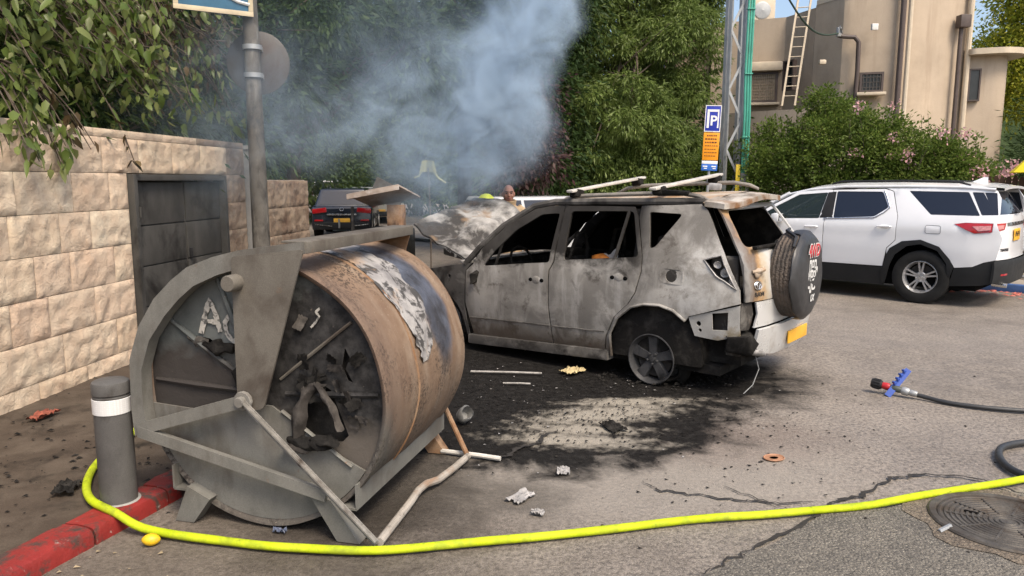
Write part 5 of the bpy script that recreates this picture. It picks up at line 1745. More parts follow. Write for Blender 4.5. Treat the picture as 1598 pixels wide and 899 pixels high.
M['silver'] = simple("silver_paint", (.58, .58, .565), .32, .25, var=.06, vs=2, bump=.02, dirt=((.33, .30, .26), .3, 3), coat=.3)
M['burnt_rim'] = layered("burnt_alloy", [((.065, .065, .067), 6), ((.105, .105, .105), 8, .56, .1, (1, 1, 1)), ((.02, .02, .02), 5, .60, .08, (1, 1, 1))], rough=.55, metal=.3, bump=.15)
M['blackout_glass'] = simple("opaque_black_glass", (.006, .006, .006), .6, bump=.3, bs=10, spec=.08)

def W1(x, z):
    w = interp(z, [.1, .3, .55, .8, 1.0, 1.12, 1.58, 1.7], [.80, .85, .885, .895, .88, .855, .66, .58])
    return w - interp(x, [-.95, -.55, 0, 2.2, 2.9, 3.5], [.10, .03, 0, 0, .05, .2])
def XR1(y, z):
    x = interp(z, [.2, .35, .6, .9, 1.1, 1.2, 1.55, 1.66], [-.82, -.86, -.90, -.90, -.87, -.82, -.56, -.46])
    return x + .11 * (min(1, abs(y) / .85)) ** 3
b1 = empty("burnt_car", (1.779, 7.144, 0), R(141), "burnt-out silver off-road car with smashed windows and a spare wheel on its tailgate", "car")
K = Car(b1, W1, XR1)
fwin = [(1.96, .925), (1.12, 1.02), (1.12, 1.49), (1.33, 1.47), (1.6, 1.31), (1.83, 1.08)]
fdoor = [(2.10, .93), (2.0, 1.10), (1.74, 1.345), (1.43, 1.52), (1.24, 1.555), (1.085, 1.56), (1.08, 1.44), (1.075, 1.03), (1.125, .94), (1.13, .63), (1.10, .22), (2.15, .155), (2.17, .28), (2.22, .51), (2.19, .86)]
rwin = [(.96, 1.05), (.16, 1.13), (.31, 1.525), (.99, 1.51)]
rdoor = [(1.068, 1.56), (.31, 1.565), (.25, 1.47), (.13, 1.14), (.12, 1.01), (.17, .81), (.24, .70), (.38, .57), (.48, .37), (.5, .24), (1.085, .215), (1.115, .63), (1.11, .94), (1.06, 1.03)]
fd = K.side("front_door", fdoor, [rounded(fwin, .03)], M['burnt_body'], jit=.004)
rd = K.side("rear_door", rdoor, [rounded(rwin, .04)], M['burnt_body'], jit=.004)
qwin = rounded([(.15, 1.525), (-.16, 1.515), (-.16, 1.49), (.02, 1.22), (.07, 1.21)], .03)
tail = [(-.45, 1.145), (-.585, 1.185), (-.72, .95), (-.745, .915), (-.57, 1.02)]
fuelh = arc(-.175, .985, .052, 0, 342, 18)
quarter = [(.24, 1.575), (-.32, 1.60), (-.39, 1.55), (-.6, 1.22), (-.77, .91), (-.78, .80), (-.345, .655), (-.32, .61), (-.21, .69), (-.08, .725), (.07, .72), (.2, .68), (.34, .565), (.425, .40), (.43, .19), (.488, .19), (.468, .37), (.368, .575), (.228, .705), (.158, .81), (.108, 1.01), (.118, 1.14), (.238, 1.47)]
qp = K.side("quarter_panel", quarter, [qwin, tail, fuelh], M['burnt_body'], jit=.003)[0]
K.side("rear_corner_panel", [(-.34, .645), (-.40, .49), (-.60, .47), (-.78, .52), (-.775, .785)], [[(-.55, .70), (-.68, .72), (-.68, .565), (-.56, .56)], arc(-.435, .60, .022, 0, 330, 10), arc(-.45, .545, .016, 0, 330, 8)], layered("bare_primer_metal", [((.42, .41, .385), 5), ((.20, .15, .07), 4, .60, .07, (1, 1, 1)), ((.09, .08, .07), 5, .64, .06, (1, 1, 1))], rough=.7), off=-.012, jit=.006)
fend = [(2.225, .15), (2.245, .50), (2.205, .86), (2.12, .945), (2.5, .885), (2.9, .81), (3.25, .72), (3.42, .55), (3.40, .28), (3.06, .26)] + arc(2.66, .22, .40, 8, 168, 12) + [(2.26, .15)]
K.side("front_fender", fend, [arc(2.45, .775, .022, 0, 330, 8)], M['burnt_dark'], jit=.004)
# arch lips, sills, pillars
for s in (1, -1):
    mb = MB()
    pts = [(x, s * (W1(x, z) + .004), z) for x, z in [(.43, .19), (.43, .40), (.34, .565), (.2, .68), (.07, .72), (-.08, .725), (-.21, .69), (-.32, .61)]]
    mb.tube(pts, .013, 6); mb.build("arch_lip", M['burnt_body'], b1)
    mb = MB(); mb.bbox((1.33, s * .80, .155), (1.75, .12, .10), .015, Matrix.Rotation(R(2.4), 3, 'Y')); mb.build("sill", M['burnt_dark'], b1)
    pl_ = [(2.22, .93), (2.05, 1.10), (1.80, 1.335), (1.46, 1.545), (1.22, 1.59), (.6, 1.605), (-.33, 1.62)]
    mb = MB(); mb.tube([(x, s * (W1(x, z) - .02), z) for x, z in pl_], .034, 8); mb.build("roof_side_rail", M['burnt_dark'], b1)
    mb = MB(); mb.tube([(1.08, s * (W1(1.08, z) - .05), z) for z in (.25, .6, 1.0, 1.3, 1.57)], .045, 6); mb.build("door_pillar", M['soot'], b1)
    mb = MB(); mb.tube([(.2, s * (W1(.2, z) - .06), z) for z in (.95, 1.2, 1.57)], .04, 6); mb.build("door_pillar", M['soot'], b1)
    mb = MB(); mb.lathe([(.46, -.36), (.46, .0), (.40, .02)], (0, s * .80, .25), (0, s, 0), 28); mb.lathe([(0, -.36), (.46, -.36)], (0, s * .80, .25), (0, s, 0), 28)
    mb.v = [(x, y, max(z, .21)) for x, y, z in mb.v]; mb.build("wheel_arch_liner", M['soot'], b1)
# window bar in the rear door, wing-mirror stump
mb = MB(); mb.bar((.40, W1(.4, 1.1) - .01, 1.10), (.36, W1(.36, 1.52) - .01, 1.52), .025, .018, (0, 1, 0)); mb.build("window_bar", M['burnt_body'], rd[0])
mb = MB(); mb.bar((1.80, W1(1.8, .95) - .01, .94), (1.74, W1(1.74, 1.22) - .01, 1.22), .022, .016, (0, 1, 0)); mb.build("window_bar", M['soot'], fd[0])
mb = MB(); mb.bbox((2.06, W1(2.06, .80) + .03, .80), (.08, .08, .13), .03); mb.jitter(.04, 14, 3); mb.build("mirror_stump", M['soot'], fd[0], 60)
# dark strip standing in for the shaded crease low on the doors
for (xa, xb, par) in ((1.115, 2.17, fd[0]), (.49, 1.09, rd[0])):
    mb = MB(); mb.tube([(lerp(xa, xb, k / 8), W1(lerp(xa, xb, k / 8), .40) + .001, lerp(.415, .36, (lerp(xa, xb, k / 8) - .49) / 1.7)) for k in range(9)], .006, 5); mb.build("crease_shade_strip", M['burnt_dark'], par)
# door handles: dished plate, black ovals painting in the dark of two holes
for (x, z, par) in ((1.265, .835, fd[0]), (.335, .93, rd[0])):
    mb = MB(); mb.ball((x, W1(x, z) - .010, z), (.062, .018, .045), 20, 10); mb.build("handle_dish", M['burnt_body'], par)
    for dx in (-.068, .068):
        mb = MB(); mb.ball((x + dx, W1(x, z) - .004, z), (.026, .012, .020), 12, 8); mb.build("handle_dark_spot", M['black'], par)
# fuel filler and tail-lamp cavity
mb = MB(); mb.lathe([(.06, -.01), (.055, -.05), (.03, -.05), (.03, -.02), (.02, -.02), (.018, -.06), (0, -.06)], (-.175, W1(-.175, .985), .985), (0, 1, 0), 24); mb.build("fuel_filler", M['char'], qp)
fr = rounded([(-.065, 1.06), (-.065, .925), (-.285, .915), (-.29, 1.05)], .04)
fi = rounded([(-.075, 1.05), (-.075, .935), (-.275, .925), (-.28, 1.04)], .04)
K.side("filler_recess", fr, [fi], M['burnt_body'], off=.004, thick=.012, step=.05, both=False, parent=qp)
mb = MB(); mb.bbox((-.60, .715, 1.04), (.26, .05, .26), .02); mb.jitter(.045, 9, 2); mb.build("lamp_cavity", M['char'], qp, 60)
for k, (x, z, r) in enumerate(((-.55, 1.10, .035), (-.62, 1.04, .04), (-.68, .97, .03))):
    mb = MB(); mb.lathe([(r, 0), (r * .9, .02), (r * .4, .01), (0, .015)], (x, .775, z), (-.3, 1, 0), 14); mb.jitter(.012, 20, k); mb.build("lamp_socket", M['ash_foil'], qp)
mb = MB(); mb.tube([(x_, W1(x_, z_) + .002, z_) for x_, z_ in resample(tail, .04) + tail[:1]], .007, 5); mb.jitter(.006, 20, 1); mb.build('lamp_rim', M['ash_foil'], qp)
mb = MB(); mb.bbox((-.61, .74, .63), (.16, .04, .20), .01); mb.build("vent_grille", M['char'], b1)
# roof, spoiler, bars
def roof(u, v):
    x = lerp(-.40, 1.46, u); y = lerp(-.625, .625, v)
    ze = interp(x, [-.45, -.31, .27, .96, 1.33, 1.46], [1.635, 1.64, 1.625, 1.605, 1.555, 1.52])
    k = 1 - (abs(y) / .625) ** 2.6
    return Vector((x, y, ze + .055 * k - .04 * y + noise.noise(Vector((x * 2.5, y * 2.5, 4))) * .012))
mb = MB(); mb.grid(roof, 26, 18); mb.build("roof", M['burnt_roof'], b1, 60)
mb = MB(); mb.grid(lambda u, v: roof(u, v) - Vector((0, 0, .03)), 14, 10, True); mb.build("dark_roof_lining", M['soot'], b1, 60)  # soot-black sheet under the roof, added to darken the cabin
def spoil(u, v):
    y = lerp(-.66, .66, v)
    x = lerp(-.36, -.64 + .10 * (abs(y) / .66) ** 3, u)
    return Vector((x, y, 1.655 - .04 * y + .035 * (1 - (y / .66) ** 2) - .02 * u - .012 * math.sin(v * 9) * u + noise.noise(Vector((x * 5, y * 5, 2))) * .010))
mb = MB(); mb.grid(spoil, 8, 20, True); mb.grid(lambda u, v: spoil(u, v) - Vector((0, 0, .045 - .01 * math.sin(v * 13))), 8, 20)
mb.grid(lambda u, v: spoil(1, v) - Vector((0, 0, u * .045)), 1, 20); mb.grid(lambda u, v: spoil(u, 0) - Vector((0, 0, v * .045)), 8, 1); mb.grid(lambda u, v: spoil(u, 1) - Vector((0, 0, v * .045)), 8, 1, True)
mb.build("spoiler", layered("scorched_spoiler", [((.30, .26, .215), 3), ((.45, .42, .375), 4, .54, .09, (1, 1, 1)), ((.20, .10, .045), 3.2, .60, .08, (1, 1, 1)), ((.05, .043, .037), 3.6, .60, .07, (1, 1, 1))], rough=.75), b1, 50)
for s in (1, -1):
    mb = MB(); mb.tube([(x_, y_, z_ - .045 * s) for x_, y_, z_ in [(1.25, s * .57, 1.61), (1.12, s * .58, 1.67), (.9, s * .585, 1.70), (.3, s * .585, 1.725), (-.1, s * .58, 1.735), (-.27, s * .57, 1.71), (-.36, s * .56, 1.675)]], [.015, .019, .02, .02, .02, .019, .014], 8); mb.build("roof_rail", simple("singed_rail", (.30, .27, .23), .6, .2, var=.25, dirt=((.04, .035, .03), .6, 3)), b1)
for x, dz in ((1.0, 0), (.11, .03)):
    mb = MB(); mb.bbox((x, 0, 1.765 + dz), (.075, 1.44, .026), .010, Matrix.Rotation(R(-5.5), 3, 'X')); rk = mb.build("cross_bar", simple("ashy_cross_bar", (.50, .47, .42), .6, .2, var=.2, vs=5), b1)
    for s in (1, -1):
        mb = MB(); mb.bbox((x, s * .59, 1.730 + dz - s * .052), (.11, .10, .08), .02); mb.jitter(.02, 12, s + 4); mb.build("bar_foot", M['soot'], rk, 60)
mb = MB(); mb.bbox((-.02, .60, 1.69), (.34, .06, .05), .02); mb.jitter(.03, 9, 5); mb.build("melted_trim", M['soot'], b1, 60)
mb = MB(); mb.bbox((-.18, .05, 1.745), (.12, .05, .07), .02); mb.jitter(.01, 9, 5); mb.build("roof_fin", M['ash_foil'], b1, 60)
# tailgate
gate = [(.79, .81), (.80, .95), (.765, 1.2), (.64, 1.60), (-.64, 1.60), (-.765, 1.2), (-.80, .95), (-.79, .81)]
gwin = rounded([(.66, 1.25), (.57, 1.555), (-.57, 1.575), (-.66, 1.27)], .07, 4)
tg = K.rear("tailgate", gate, [gwin], M['gate'], jit=.003)
K.rear("lower_tailgate", [(.66, .80), (-.80, .80), (-.80, .60), (.67, .585), (.63, .70)], [], M['silver'], .004, parent=None)
K.rear("burnt_gate_edge", [(.80, .80), (.67, .80), (.64, .70), (.68, .56), (.80, .56)], [], M['char'], -.03, jit=.012)
bp = K.rear("bumper", [(.66, .57), (-.86, .585), (-.86, .34), (-.3, .30), (.3, .31), (.60, .36), (.67, .45)], [], M['silver'], .045, .03)
mb = MB()
def platepos(y, z): return Vector((XR1(y, z) - .062, y, z))
c = platepos(-.17, .42)
mb.bbox(c, (.012, .50, .115), .004); mb.build("number_plate", simple("yellow_plate_paint", (.80, .42, .03), .4, var=.06), b1)
mb = MB(); mb.bbox((-.77, .72, .47), (.20, .24, .16), .03); mb.jitter(.07, 7, 9); mb.build("charred_bumper_corner", M['soot'], b1, 60)
mb = MB(); mb.tube([(-.8, .70, .40), (-.86, .55, .36), (-.84, .45, .33), (-.82, .40, .38)], [.03, .035, .03, .02], 8); mb.jitter(.02, 12, 2); mb.build("melted_trim", M['ash_foil'], b1, 60)
mb = MB(); mb.bbox((-.70, .0, .40), (.12, 1.5, .12), .01); mb.build("bumper_beam", M['char'], b1)
mb = MB(); mb.tube([(-.80, .52, .36), (-.84, .50, .2), (-.83, .60, .08), (-.80, .72, .025)], .004, 5); mb.build("hanging_wire", M['galv'], b1)
# emblem, badge, handle on the gate
def onrear(y, z, d=.0): return Vector((XR1(y, z) - .006 - d, y, z))
def ring(y, z, ry, rz, r=.005, n=24):
    pts = [onrear(y + ry * math.cos(2 * math.pi * k / n), z + rz * math.sin(2 * math.pi * k / n)) for k in range(n)]
    return pts + [pts[0]]
mb = MB(); mb.tube(ring(.64, .94, .046, .033), .006, 6); mb.tube(ring(.64, .948, .030, .014), .005, 6); mb.tube(ring(.64, .940, .014, .030), .005, 6); mb.build("emblem", M['chrome'], tg)
vs, fs = text_mesh("RAV4", .055, .002)
mb = MB(); mb.add([onrear(.62 - v.x, .865 + v.y, v.z) for v in vs], fs); mb.build("badge_text", M['char'], tg, 0)
mb = MB(); mb.tube([onrear(.70, 1.055), onrear(.66, 1.06, .02), onrear(.58, 1.07, .025), onrear(.53, 1.075)], [.012, .018, .02, .012], 8); mb.ball(onrear(.63, 1.04), (.02, .06, .045), 14, 8); mb.build("gate_handle", M['burnt_roof'], tg)
mb = MB(); mb.tube([Vector((-.80, .1, 1.265)), Vector((-.82, -.2, 1.30)), Vector((-.80, -.38, 1.33))], [.022, .018, .012], 8); mb.build("wiper", M['char'], tg)
mb = MB(); mb.bbox((-.80, 0, 1.245), (.05, 1.25, .03), .01); mb.jitter(.012, 10, 1); mb.build("window_ledge", M['soot'], tg, 60)
# spare wheel in a torn cover
spx, spy, spz, SR = -.96, .06, .985, .375
spw = MB(); spw.lathe([(.20, -.10), (SR * .94, -.105), (SR * .985, -.09), (SR, -.06), (SR, .06), (SR * .98, .09), (SR * .9, .105), (.22, .10)], (spx, spy, spz), (-1, 0, 0), 56)
def tread_mat():
    m, nt, b = new_mat("heat_dried_tread")
    t = NT(nt)
    c = t.mix(t.ramp(t.noise(7, 6, .6), [(.35, 0), (.65, 1)]), (.045, .038, .033), (.13, .10, .078))
    t.link(c, b.inputs['Base Color']); b.inputs['Roughness'].default_value = .85
    w = nt.nodes.new("ShaderNodeTexWave"); w.inputs['Scale'].default_value = 9; w.bands_direction = 'X'; w.inputs['Distortion'].default_value = 1.5
    t.link(t.co, w.inputs['Vector'])
    t.link(t.bump(t.math('ADD', w.outputs[1], t.voro(60)), .9, .012), b.inputs['Normal'])
    return m
sw = spw.build("spare_wheel", tread_mat(), b1, 50)
for k in range(60):
    pass
M['cover'] = simple("black_vinyl_cover", (.028, .028, .029), .42, var=.35, vs=5, bump=.35, bs=12, bd=.01)
cv = MB()
def cover(u, v):
    a = 2 * math.pi * u
    prof_ = [(0, .150), (.18, .150), (.27, .146), (SR - .03, .125), (SR + .012, .085), (SR + .018, .04), (SR + .016, .0)]
    r, h = [float(np.interp(v * 6, range(7), [p[i] for p in prof_])) for i in (0, 1)]
    ny = math.cos(a)   # +y side is where the cover has torn open
    if v > .70 and ny > -.55 and abs(math.sin(a)) < .93:
        h = max(h, .085 + .01 * math.sin(a * 9))
        r = min(r, SR + .012)
    q = Vector((spx - h, spy + r * math.cos(a), spz + r * math.sin(a)))
    return q + noise.noise_vector(q * 6) * .008
cv.grid(lambda u, v: cover(u, v), 64, 18, True)
cvo = cv.build("wheel_cover", M['cover'], sw, 60)
mb = MB(); mb.tube([cover(.12, .74) + Vector((.02, .01, .0)), cover(.16, .8) + Vector((.03, .0, .012)), cover(.2, .86) + Vector((.08, 0, .014)), cover(.235, .8) + Vector((.1, 0, .01))], [.01, .016, .018, .01], 6); mb.build("torn_edge", M['cover'], cvo)
# print on the cover: red 4WD, white block lettering
def oncover(y, z, d=.0):
    return Vector((spx - .1535 - d, spy + y, spz + z))
M['print_red'] = simple("red_print", (.50, .03, .04), .5, var=.15)
M['print_white'] = simple("white_print", (.60, .60, .58), .55, var=.15, dirt=((.08, .08, .08), .35, 12))
for txt, size, dz, dy, mt, bold, dd, sx_ in (("4WD", .150, .215, 0, 'print_white', .010, .0, .85), ("4WD", .150, .215, 0, 'print_red', .002, .003, .85)):
    vs, fs = text_mesh(txt, size, .001, bold)
    mb = MB(); mb.add([oncover(dy - v.x * sx_, dz + v.y, v.z + dd) for v in vs], fs); mb.build("cover_lettering", M[mt], cvo, 0)
def block(y0, z0, w, h, name="cover_graphic", mat=None, d=.0):
    mb = MB(); panel(mb, rounded([(y0 - w / 2, z0 - h / 2), (y0 + w / 2, z0 - h / 2), (y0 + w / 2, z0 + h / 2), (y0 - w / 2, z0 + h / 2)], min(w, h) * .35), [rounded([(y0 - w * .25, z0 - h * .3), (y0 + w * .22, z0 - h * .3), (y0 + w * .22, z0 + h * .22), (y0 - w * .25, z0 + h * .22)], .01)] if min(w, h) > .04 else [], lambda u, v: oncover(-u, v, d), .002, .05)
    return mb.build(name, mat or M['print_white'], cvo, 0)
for (y0, z0, w, h) in ((-.085, .085, .05, .12), (-.02, .105, .06, .07), (.045, .10, .055, .08), (-.10, -.03, .05, .15), (-.035, .02, .06, .07), (.03, .015, .055, .06), (.085, .02, .05, .11), (.02, -.075, .10, .10), (-.06, -.09, .045, .11), (.10, -.06, .045, .09)):
    block(y0, z0, w, h)
vs, fs = text_mesh("LX", .075, .001, .004, .2)
mb = MB(); mb.add([oncover(-v.x + .0, -.195 + v.y, v.z) for v in vs], fs); mb.build("cover_lettering", M['print_white'], cvo, 0)
mb = MB(); mb.tube([(-.86, spy, spz), (-.90, spy, spz)], .12, 16); mb.build("wheel_bracket", M['char'], sw)
# bonnet, burst open and crumpled
def bonnet(u, v):
    RL, RR_, FL, FR = Vector((2.40, .68, .955)), Vector((2.45, -.68, 1.18)), Vector((3.20, .68, 1.31)), Vector((3.42, -.62, 1.58))
    p = RL.lerp(RR_, v).lerp(FL.lerp(FR, v), u)
    bulge = .12 * math.sin(math.pi * u) * (.25 + 1.0 * v) - .06 * math.sin(math.pi * u) * (1 - v) ** 2
    cr = noise.noise(Vector((u * 3.2, v * 3.6, 1.3))) * .085 + noise.noise(Vector((u * 7, v * 8, 5))) * .045 + abs(noise.noise(Vector((u * 4.1 + v * 2, v * 2.5, 9)))) * .05
    e = .35 + .65 * min(1, 4 * min(u, 1 - u, v, 1 - v))
    return p + Vector((-.5, 0, .86)) * (bulge + cr * e)
mb = MB(); mb.grid(bonnet, 36, 36, True); mb.grid(lambda u, v: bonnet(u, v) + Vector((.012, 0, -.018)), 36, 36)
mb.build("bonnet", M['burnt_hood'], b1, 70)
mb = MB(); mb.bbox((2.85, 0, .48), (1.0, 1.35, .42), .05); mb.jitter(.09, 3.5, 4); mb.build("engine_bay", M['soot'], b1, 60)
mb = MB(); mb.bbox((3.38, 0, .45), (.16, 1.5, .38), .05); mb.jitter(.05, 4, 4); mb.build("front_end", M['char'], b1, 60)
mb = MB(); mb.bbox((2.28, 0, .80), (.10, 1.5, .34), .02); mb.jitter(.02, 4, 2); mb.build("bulkhead", M['burnt_dark'], b1, 60)
mb = MB(); mb.bbox((2.30, .0, .94), (.18, 1.55, .03), .01); mb.jitter(.015, 6, 1); mb.build("cowl", M['burnt_hood'], b1, 60)
# cabin
mb = MB(); mb.box((1.0, 0, .19), (3.2, 1.5, .08)); mb.box((.85, -.80, .60), (2.6, .02, .8)); mb.build("cabin_floor", M['soot'], b1, 0)
mb = MB(); mb.box((-.30, 0, .55), (.9, 1.30, .6)); mb.jitter(.05, 4, 1).build("boot_debris", M['soot'], b1)
for (x, y) in ((1.30, .38), (1.30, -.38), (.38, .36), (.38, -.36)):
    mb = MB()
    for s in (-.2, .2):
        mb.tube([(x + .35, y + s, .40), (x, y + s, .42), (x - .12, y + s * .95, .80), (x - .20, y + s * .7, 1.10)], .02, 6)
    mb.tube([(x - .20, y - .15, 1.10), (x - .22, y - .08, 1.28), (x - .22, y + .08, 1.28), (x - .20, y + .15, 1.10)], .018, 6)
    for k in range(4):
        z = .55 + k * .16
        mb.tube([(x - .04 - .05 * k, y - .19, z), (x - .02 - .05 * k, y, z - .02), (x - .04 - .05 * k, y + .19, z)], .010, 5)
    mb.bbox((x + .12, y, .36), (.45, .42, .10), .04); mb.bbox((x - .14, y, .78), (.06, .34, .52), .03)
    mb.jitter(.02, 6, x + y); mb.build("seat_frame", M['soot'], b1)
mb = MB()
pts = [Vector((1.84 + .06 * math.sin(R(a)), .38 + .18 * math.cos(R(a)), .93 + .165 * math.sin(R(a)))) for a in range(0, 361, 15)]
mb.tube(pts, .014, 8); mb.tube([(1.84, .38, .93), (2.2, .38, .78)], .025, 8); mb.bar((1.84, .21, .93), (1.84, .55, .93), .03, .015); mb.build("steering_wheel", M['soot'], b1)
mb = MB(); mb.bbox((2.12, 0, .82), (.30, 1.45, .20), .05); mb.jitter(.06, 5, 3); mb.build("dashboard", M['soot'], b1, 60)
mb = MB(); mb.ball((.78, .45, 1.03), (.10, .08, .05), 14, 8); mb.jitter(.03, 12, 3); mb.build("orange_scrap", simple("charred_orange", (.50, .16, .02), .7, var=.5, vs=12), b1, 60)
mb = MB(); mb.grid(lambda u, v: Vector((.60 + .16 * u, .46, 1.02 + .12 * v * (1 - u * .5) + .02 * math.sin(u * 8))), 6, 5); mb.build("white_scrap", M['ash_foil'], b1, 60)
# blackened panes added on the far side to shut out light
for wn in (fwin, rwin, [(.15, 1.525), (-.16, 1.515), (-.16, 1.49), (.02, 1.22), (.07, 1.21)]):
    mb = MB(); panel(mb, [(-x, z) for x, z in wn], [], lambda u, v: Vector((-u, W1(-u, v) - .012, v)), .004, .15); mb.flipped_y().build("blackout_pane", M['blackout_glass'], b1)
# soot-black lining and black windscreen sheet added to darken the cabin
K.side("dark_lining", [(2.06, .92), (1.98, 1.08), (1.73, 1.325), (1.43, 1.50), (1.24, 1.535), (.31, 1.545), (-.31, 1.57), (-.42, 1.50), (-.6, 1.2), (-.74, .91), (-.74, .70), (-.36, .70), (-.2, .74), (.2, .74), (.36, .60), (.5, .25), (2.12, .2)], [rounded(fwin, .03), rounded(rwin, .04), qwin, tail], M['soot'], off=-.03, thick=.004, rim=0)
mb = MB(); mb.grid(lambda u, v: Vector((lerp(1.40, 2.22, u), lerp(-.60, .60, v) * (1 + .25 * u), lerp(1.535, .95, u) + .05 * (1 - (2 * v - 1) ** 2) + noise.noise(Vector((u * 4, v * 5, 2))) * .02)), 14, 16); mb.build("blackout_windscreen", M['blackout_glass'], b1, 60)
# wheels: tyres burnt away
rimb = rim_mesh(.228, .19, 'five')
for (x, s, zc) in ((0, 1, .228), (0, -1, .228), (2.66, 1, .222), (2.66, -1, .222)):
    w = place(rimb, (x, s * .775, zc), s).build("wheel", M['burnt_rim'], b1, 35)
    mb = MB(); mb.lathe([(.17, -.02), (.17, .005), (.06, .005), (.06, .03), (0, .03)], (x, s * .78, zc), (0, s, 0), 24); mb.build("brake_disc", M['char'], w)
    mb = MB(); mb.tube([(x + .235 * math.cos(R(a)), s * .74 + .03 * math.sin(R(a * 3)), max(.02, zc + .235 * math.sin(R(a)))) for a in range(-170, -5, 12)], .02, 6); mb.jitter(.02, 14, x + s); mb.tube([(x + .262 * math.cos(R(a)), s * .66, max(.05, zc + .262 * math.sin(R(a)))) for a in range(-210, 45, 12)], .055, 8); mb.jitter(.022, 12, x + s + 1); mb.build("tyre_remains", M['soot'], w, 60)
mb = MB(); mb.tube([(0, .6, .22), (0, -.6, .22)], .045, 10); mb.bbox((-.35, 0, .30), (.5, .9, .12), .03); mb.build("rear_axle", M['soot'], b1)

# ------------------------------------------------------------------ the white car
def paint(name, col, rough=.22):
    m, nt, b = new_mat(name)
    t = NT(nt)
    n = t.noise(1.6, 4, .5)
    t.link(t.mix(t.ramp(n, [(.35, 0), (.7, 1)]), col, sc(col, .93)), b.inputs['Base Color'])
    b.inputs['Roughness'].default_value = rough
    b.inputs['Coat Weight'].default_value = .6; b.inputs['Coat Roughness'].default_value = .04
    return m
M['white_paint'] = paint("white_car_paint", (.73, .74, .755))
M['tint'] = glass_mat("tinted_glass", (.012, .016, .028), .02, .06)
M['clear'] = glass_mat("greenish_glass", (.03, .045, .042), .02, .55)
M['clad'] = simple("black_cladding", (.018, .019, .020), .55, spec=.22, var=.15, vs=3, bump=.1, bs=150)
M['lamp_red'] = simple("red_lamp_lens", (.38, .008, .012), .12, var=.15, vs=14, bump=.1, bs=40, coat=.5)
M['lamp_pale'] = simple("pale_lamp_lens", (.50, .22, .22), .12, var=.3, vs=30, bump=.1)
def W2(x, z):
    w = interp(z, [.2, .5, .8, 1.1, 1.25, 1.70, 1.8], [.93, .985, 1.0, .985, .955, .76, .66])
    w += .012 * math.exp(-((z - 1.12) / .05) ** 2)
    return w - interp(x, [-1.15, -.6, 0, 2.9, 3.5, 4.1], [.10, .02, 0, 0, .08, .3])
def XR2(y, z):
    x = interp(z, [.25, .4, .68, .72, 1.0, 1.28, 1.34, 1.66, 1.74], [-.98, -1.02, -1.03, -1.0, -1.0, -.97, -.94, -.74, -.68])
    return x + .13 * (min(1, abs(y) / .93)) ** 3
b2 = empty("white_car", (6.68, 11.592, 0), R(136), "white seven-seat car with tinted rear windows parked by the hedge", "car")
K2 = Car(b2, W2, XR2)
fw2 = [(2.60, 1.17), (1.53, 1.205), (1.47, 1.615), (1.93, 1.575), (2.26, 1.39)]
rw2 = [(1.31, 1.22), (.70, 1.26), (.52, 1.40), (.645, 1.635), (1.33, 1.635)]
qw2 = [(-.07, 1.31), (-.69, 1.31), (-.50, 1.64), (.28, 1.65)]
P_ = M['white_paint']
fd2 = K2.side("front_door", [(2.70, .52), (2.72, 1.15), (2.30, 1.42), (1.95, 1.62), (1.46, 1.66), (1.40, 1.655), (1.445, 1.20), (1.45, .93), (1.445, .515)], [rounded(fw2, .02)], P_)
rd2 = K2.side("rear_door", [(1.435, .515), (1.44, .93), (1.435, 1.20), (1.39, 1.655), (.62, 1.675), (.50, 1.64), (.37, 1.27), (.37, .92), (.48, .80), (.525, .52)], [rounded(rw2, .03)], P_)
archo = [(.515, .51), (.475, .70), (.43, .80), (.27, .91), (.02, .945), (-.23, .855), (-.37, .69), (-.43, .565)]
qp2 = K2.side("quarter_panel", [(.605, 1.685), (-.46, 1.70), (-.84, 1.66)] + [(-.90, 1.56), (-.92, 1.32), (-.90, 1.20), (-.985, 1.0), (-.93, .705)] + [(-.79, .665), (-.66, .595), (-.44, .567)] + archo[::-1][1:-1] + [(.475, .79), (.362, .915), (.362, 1.27), (.49, 1.645)], [rounded(qw2, .02), rounded([(-.54, 1.64), (-.705, 1.318), (-.90, 1.325), (-.84, 1.63)], .015), [(-.39, 1.19), (-.52, 1.212), (-.86, 1.212), (-.86, 1.085), (-.65, 1.062)]], P_)[0]
K2.side("front_fender", [(2.71, .52), (2.73, 1.15), (2.85, 1.17), (3.4, 1.10), (3.95, .98), (4.05, .70), (4.0, .45), (3.55, .45)] + arc(3.07, .40, .50, 5, 172, 12), [], P_)
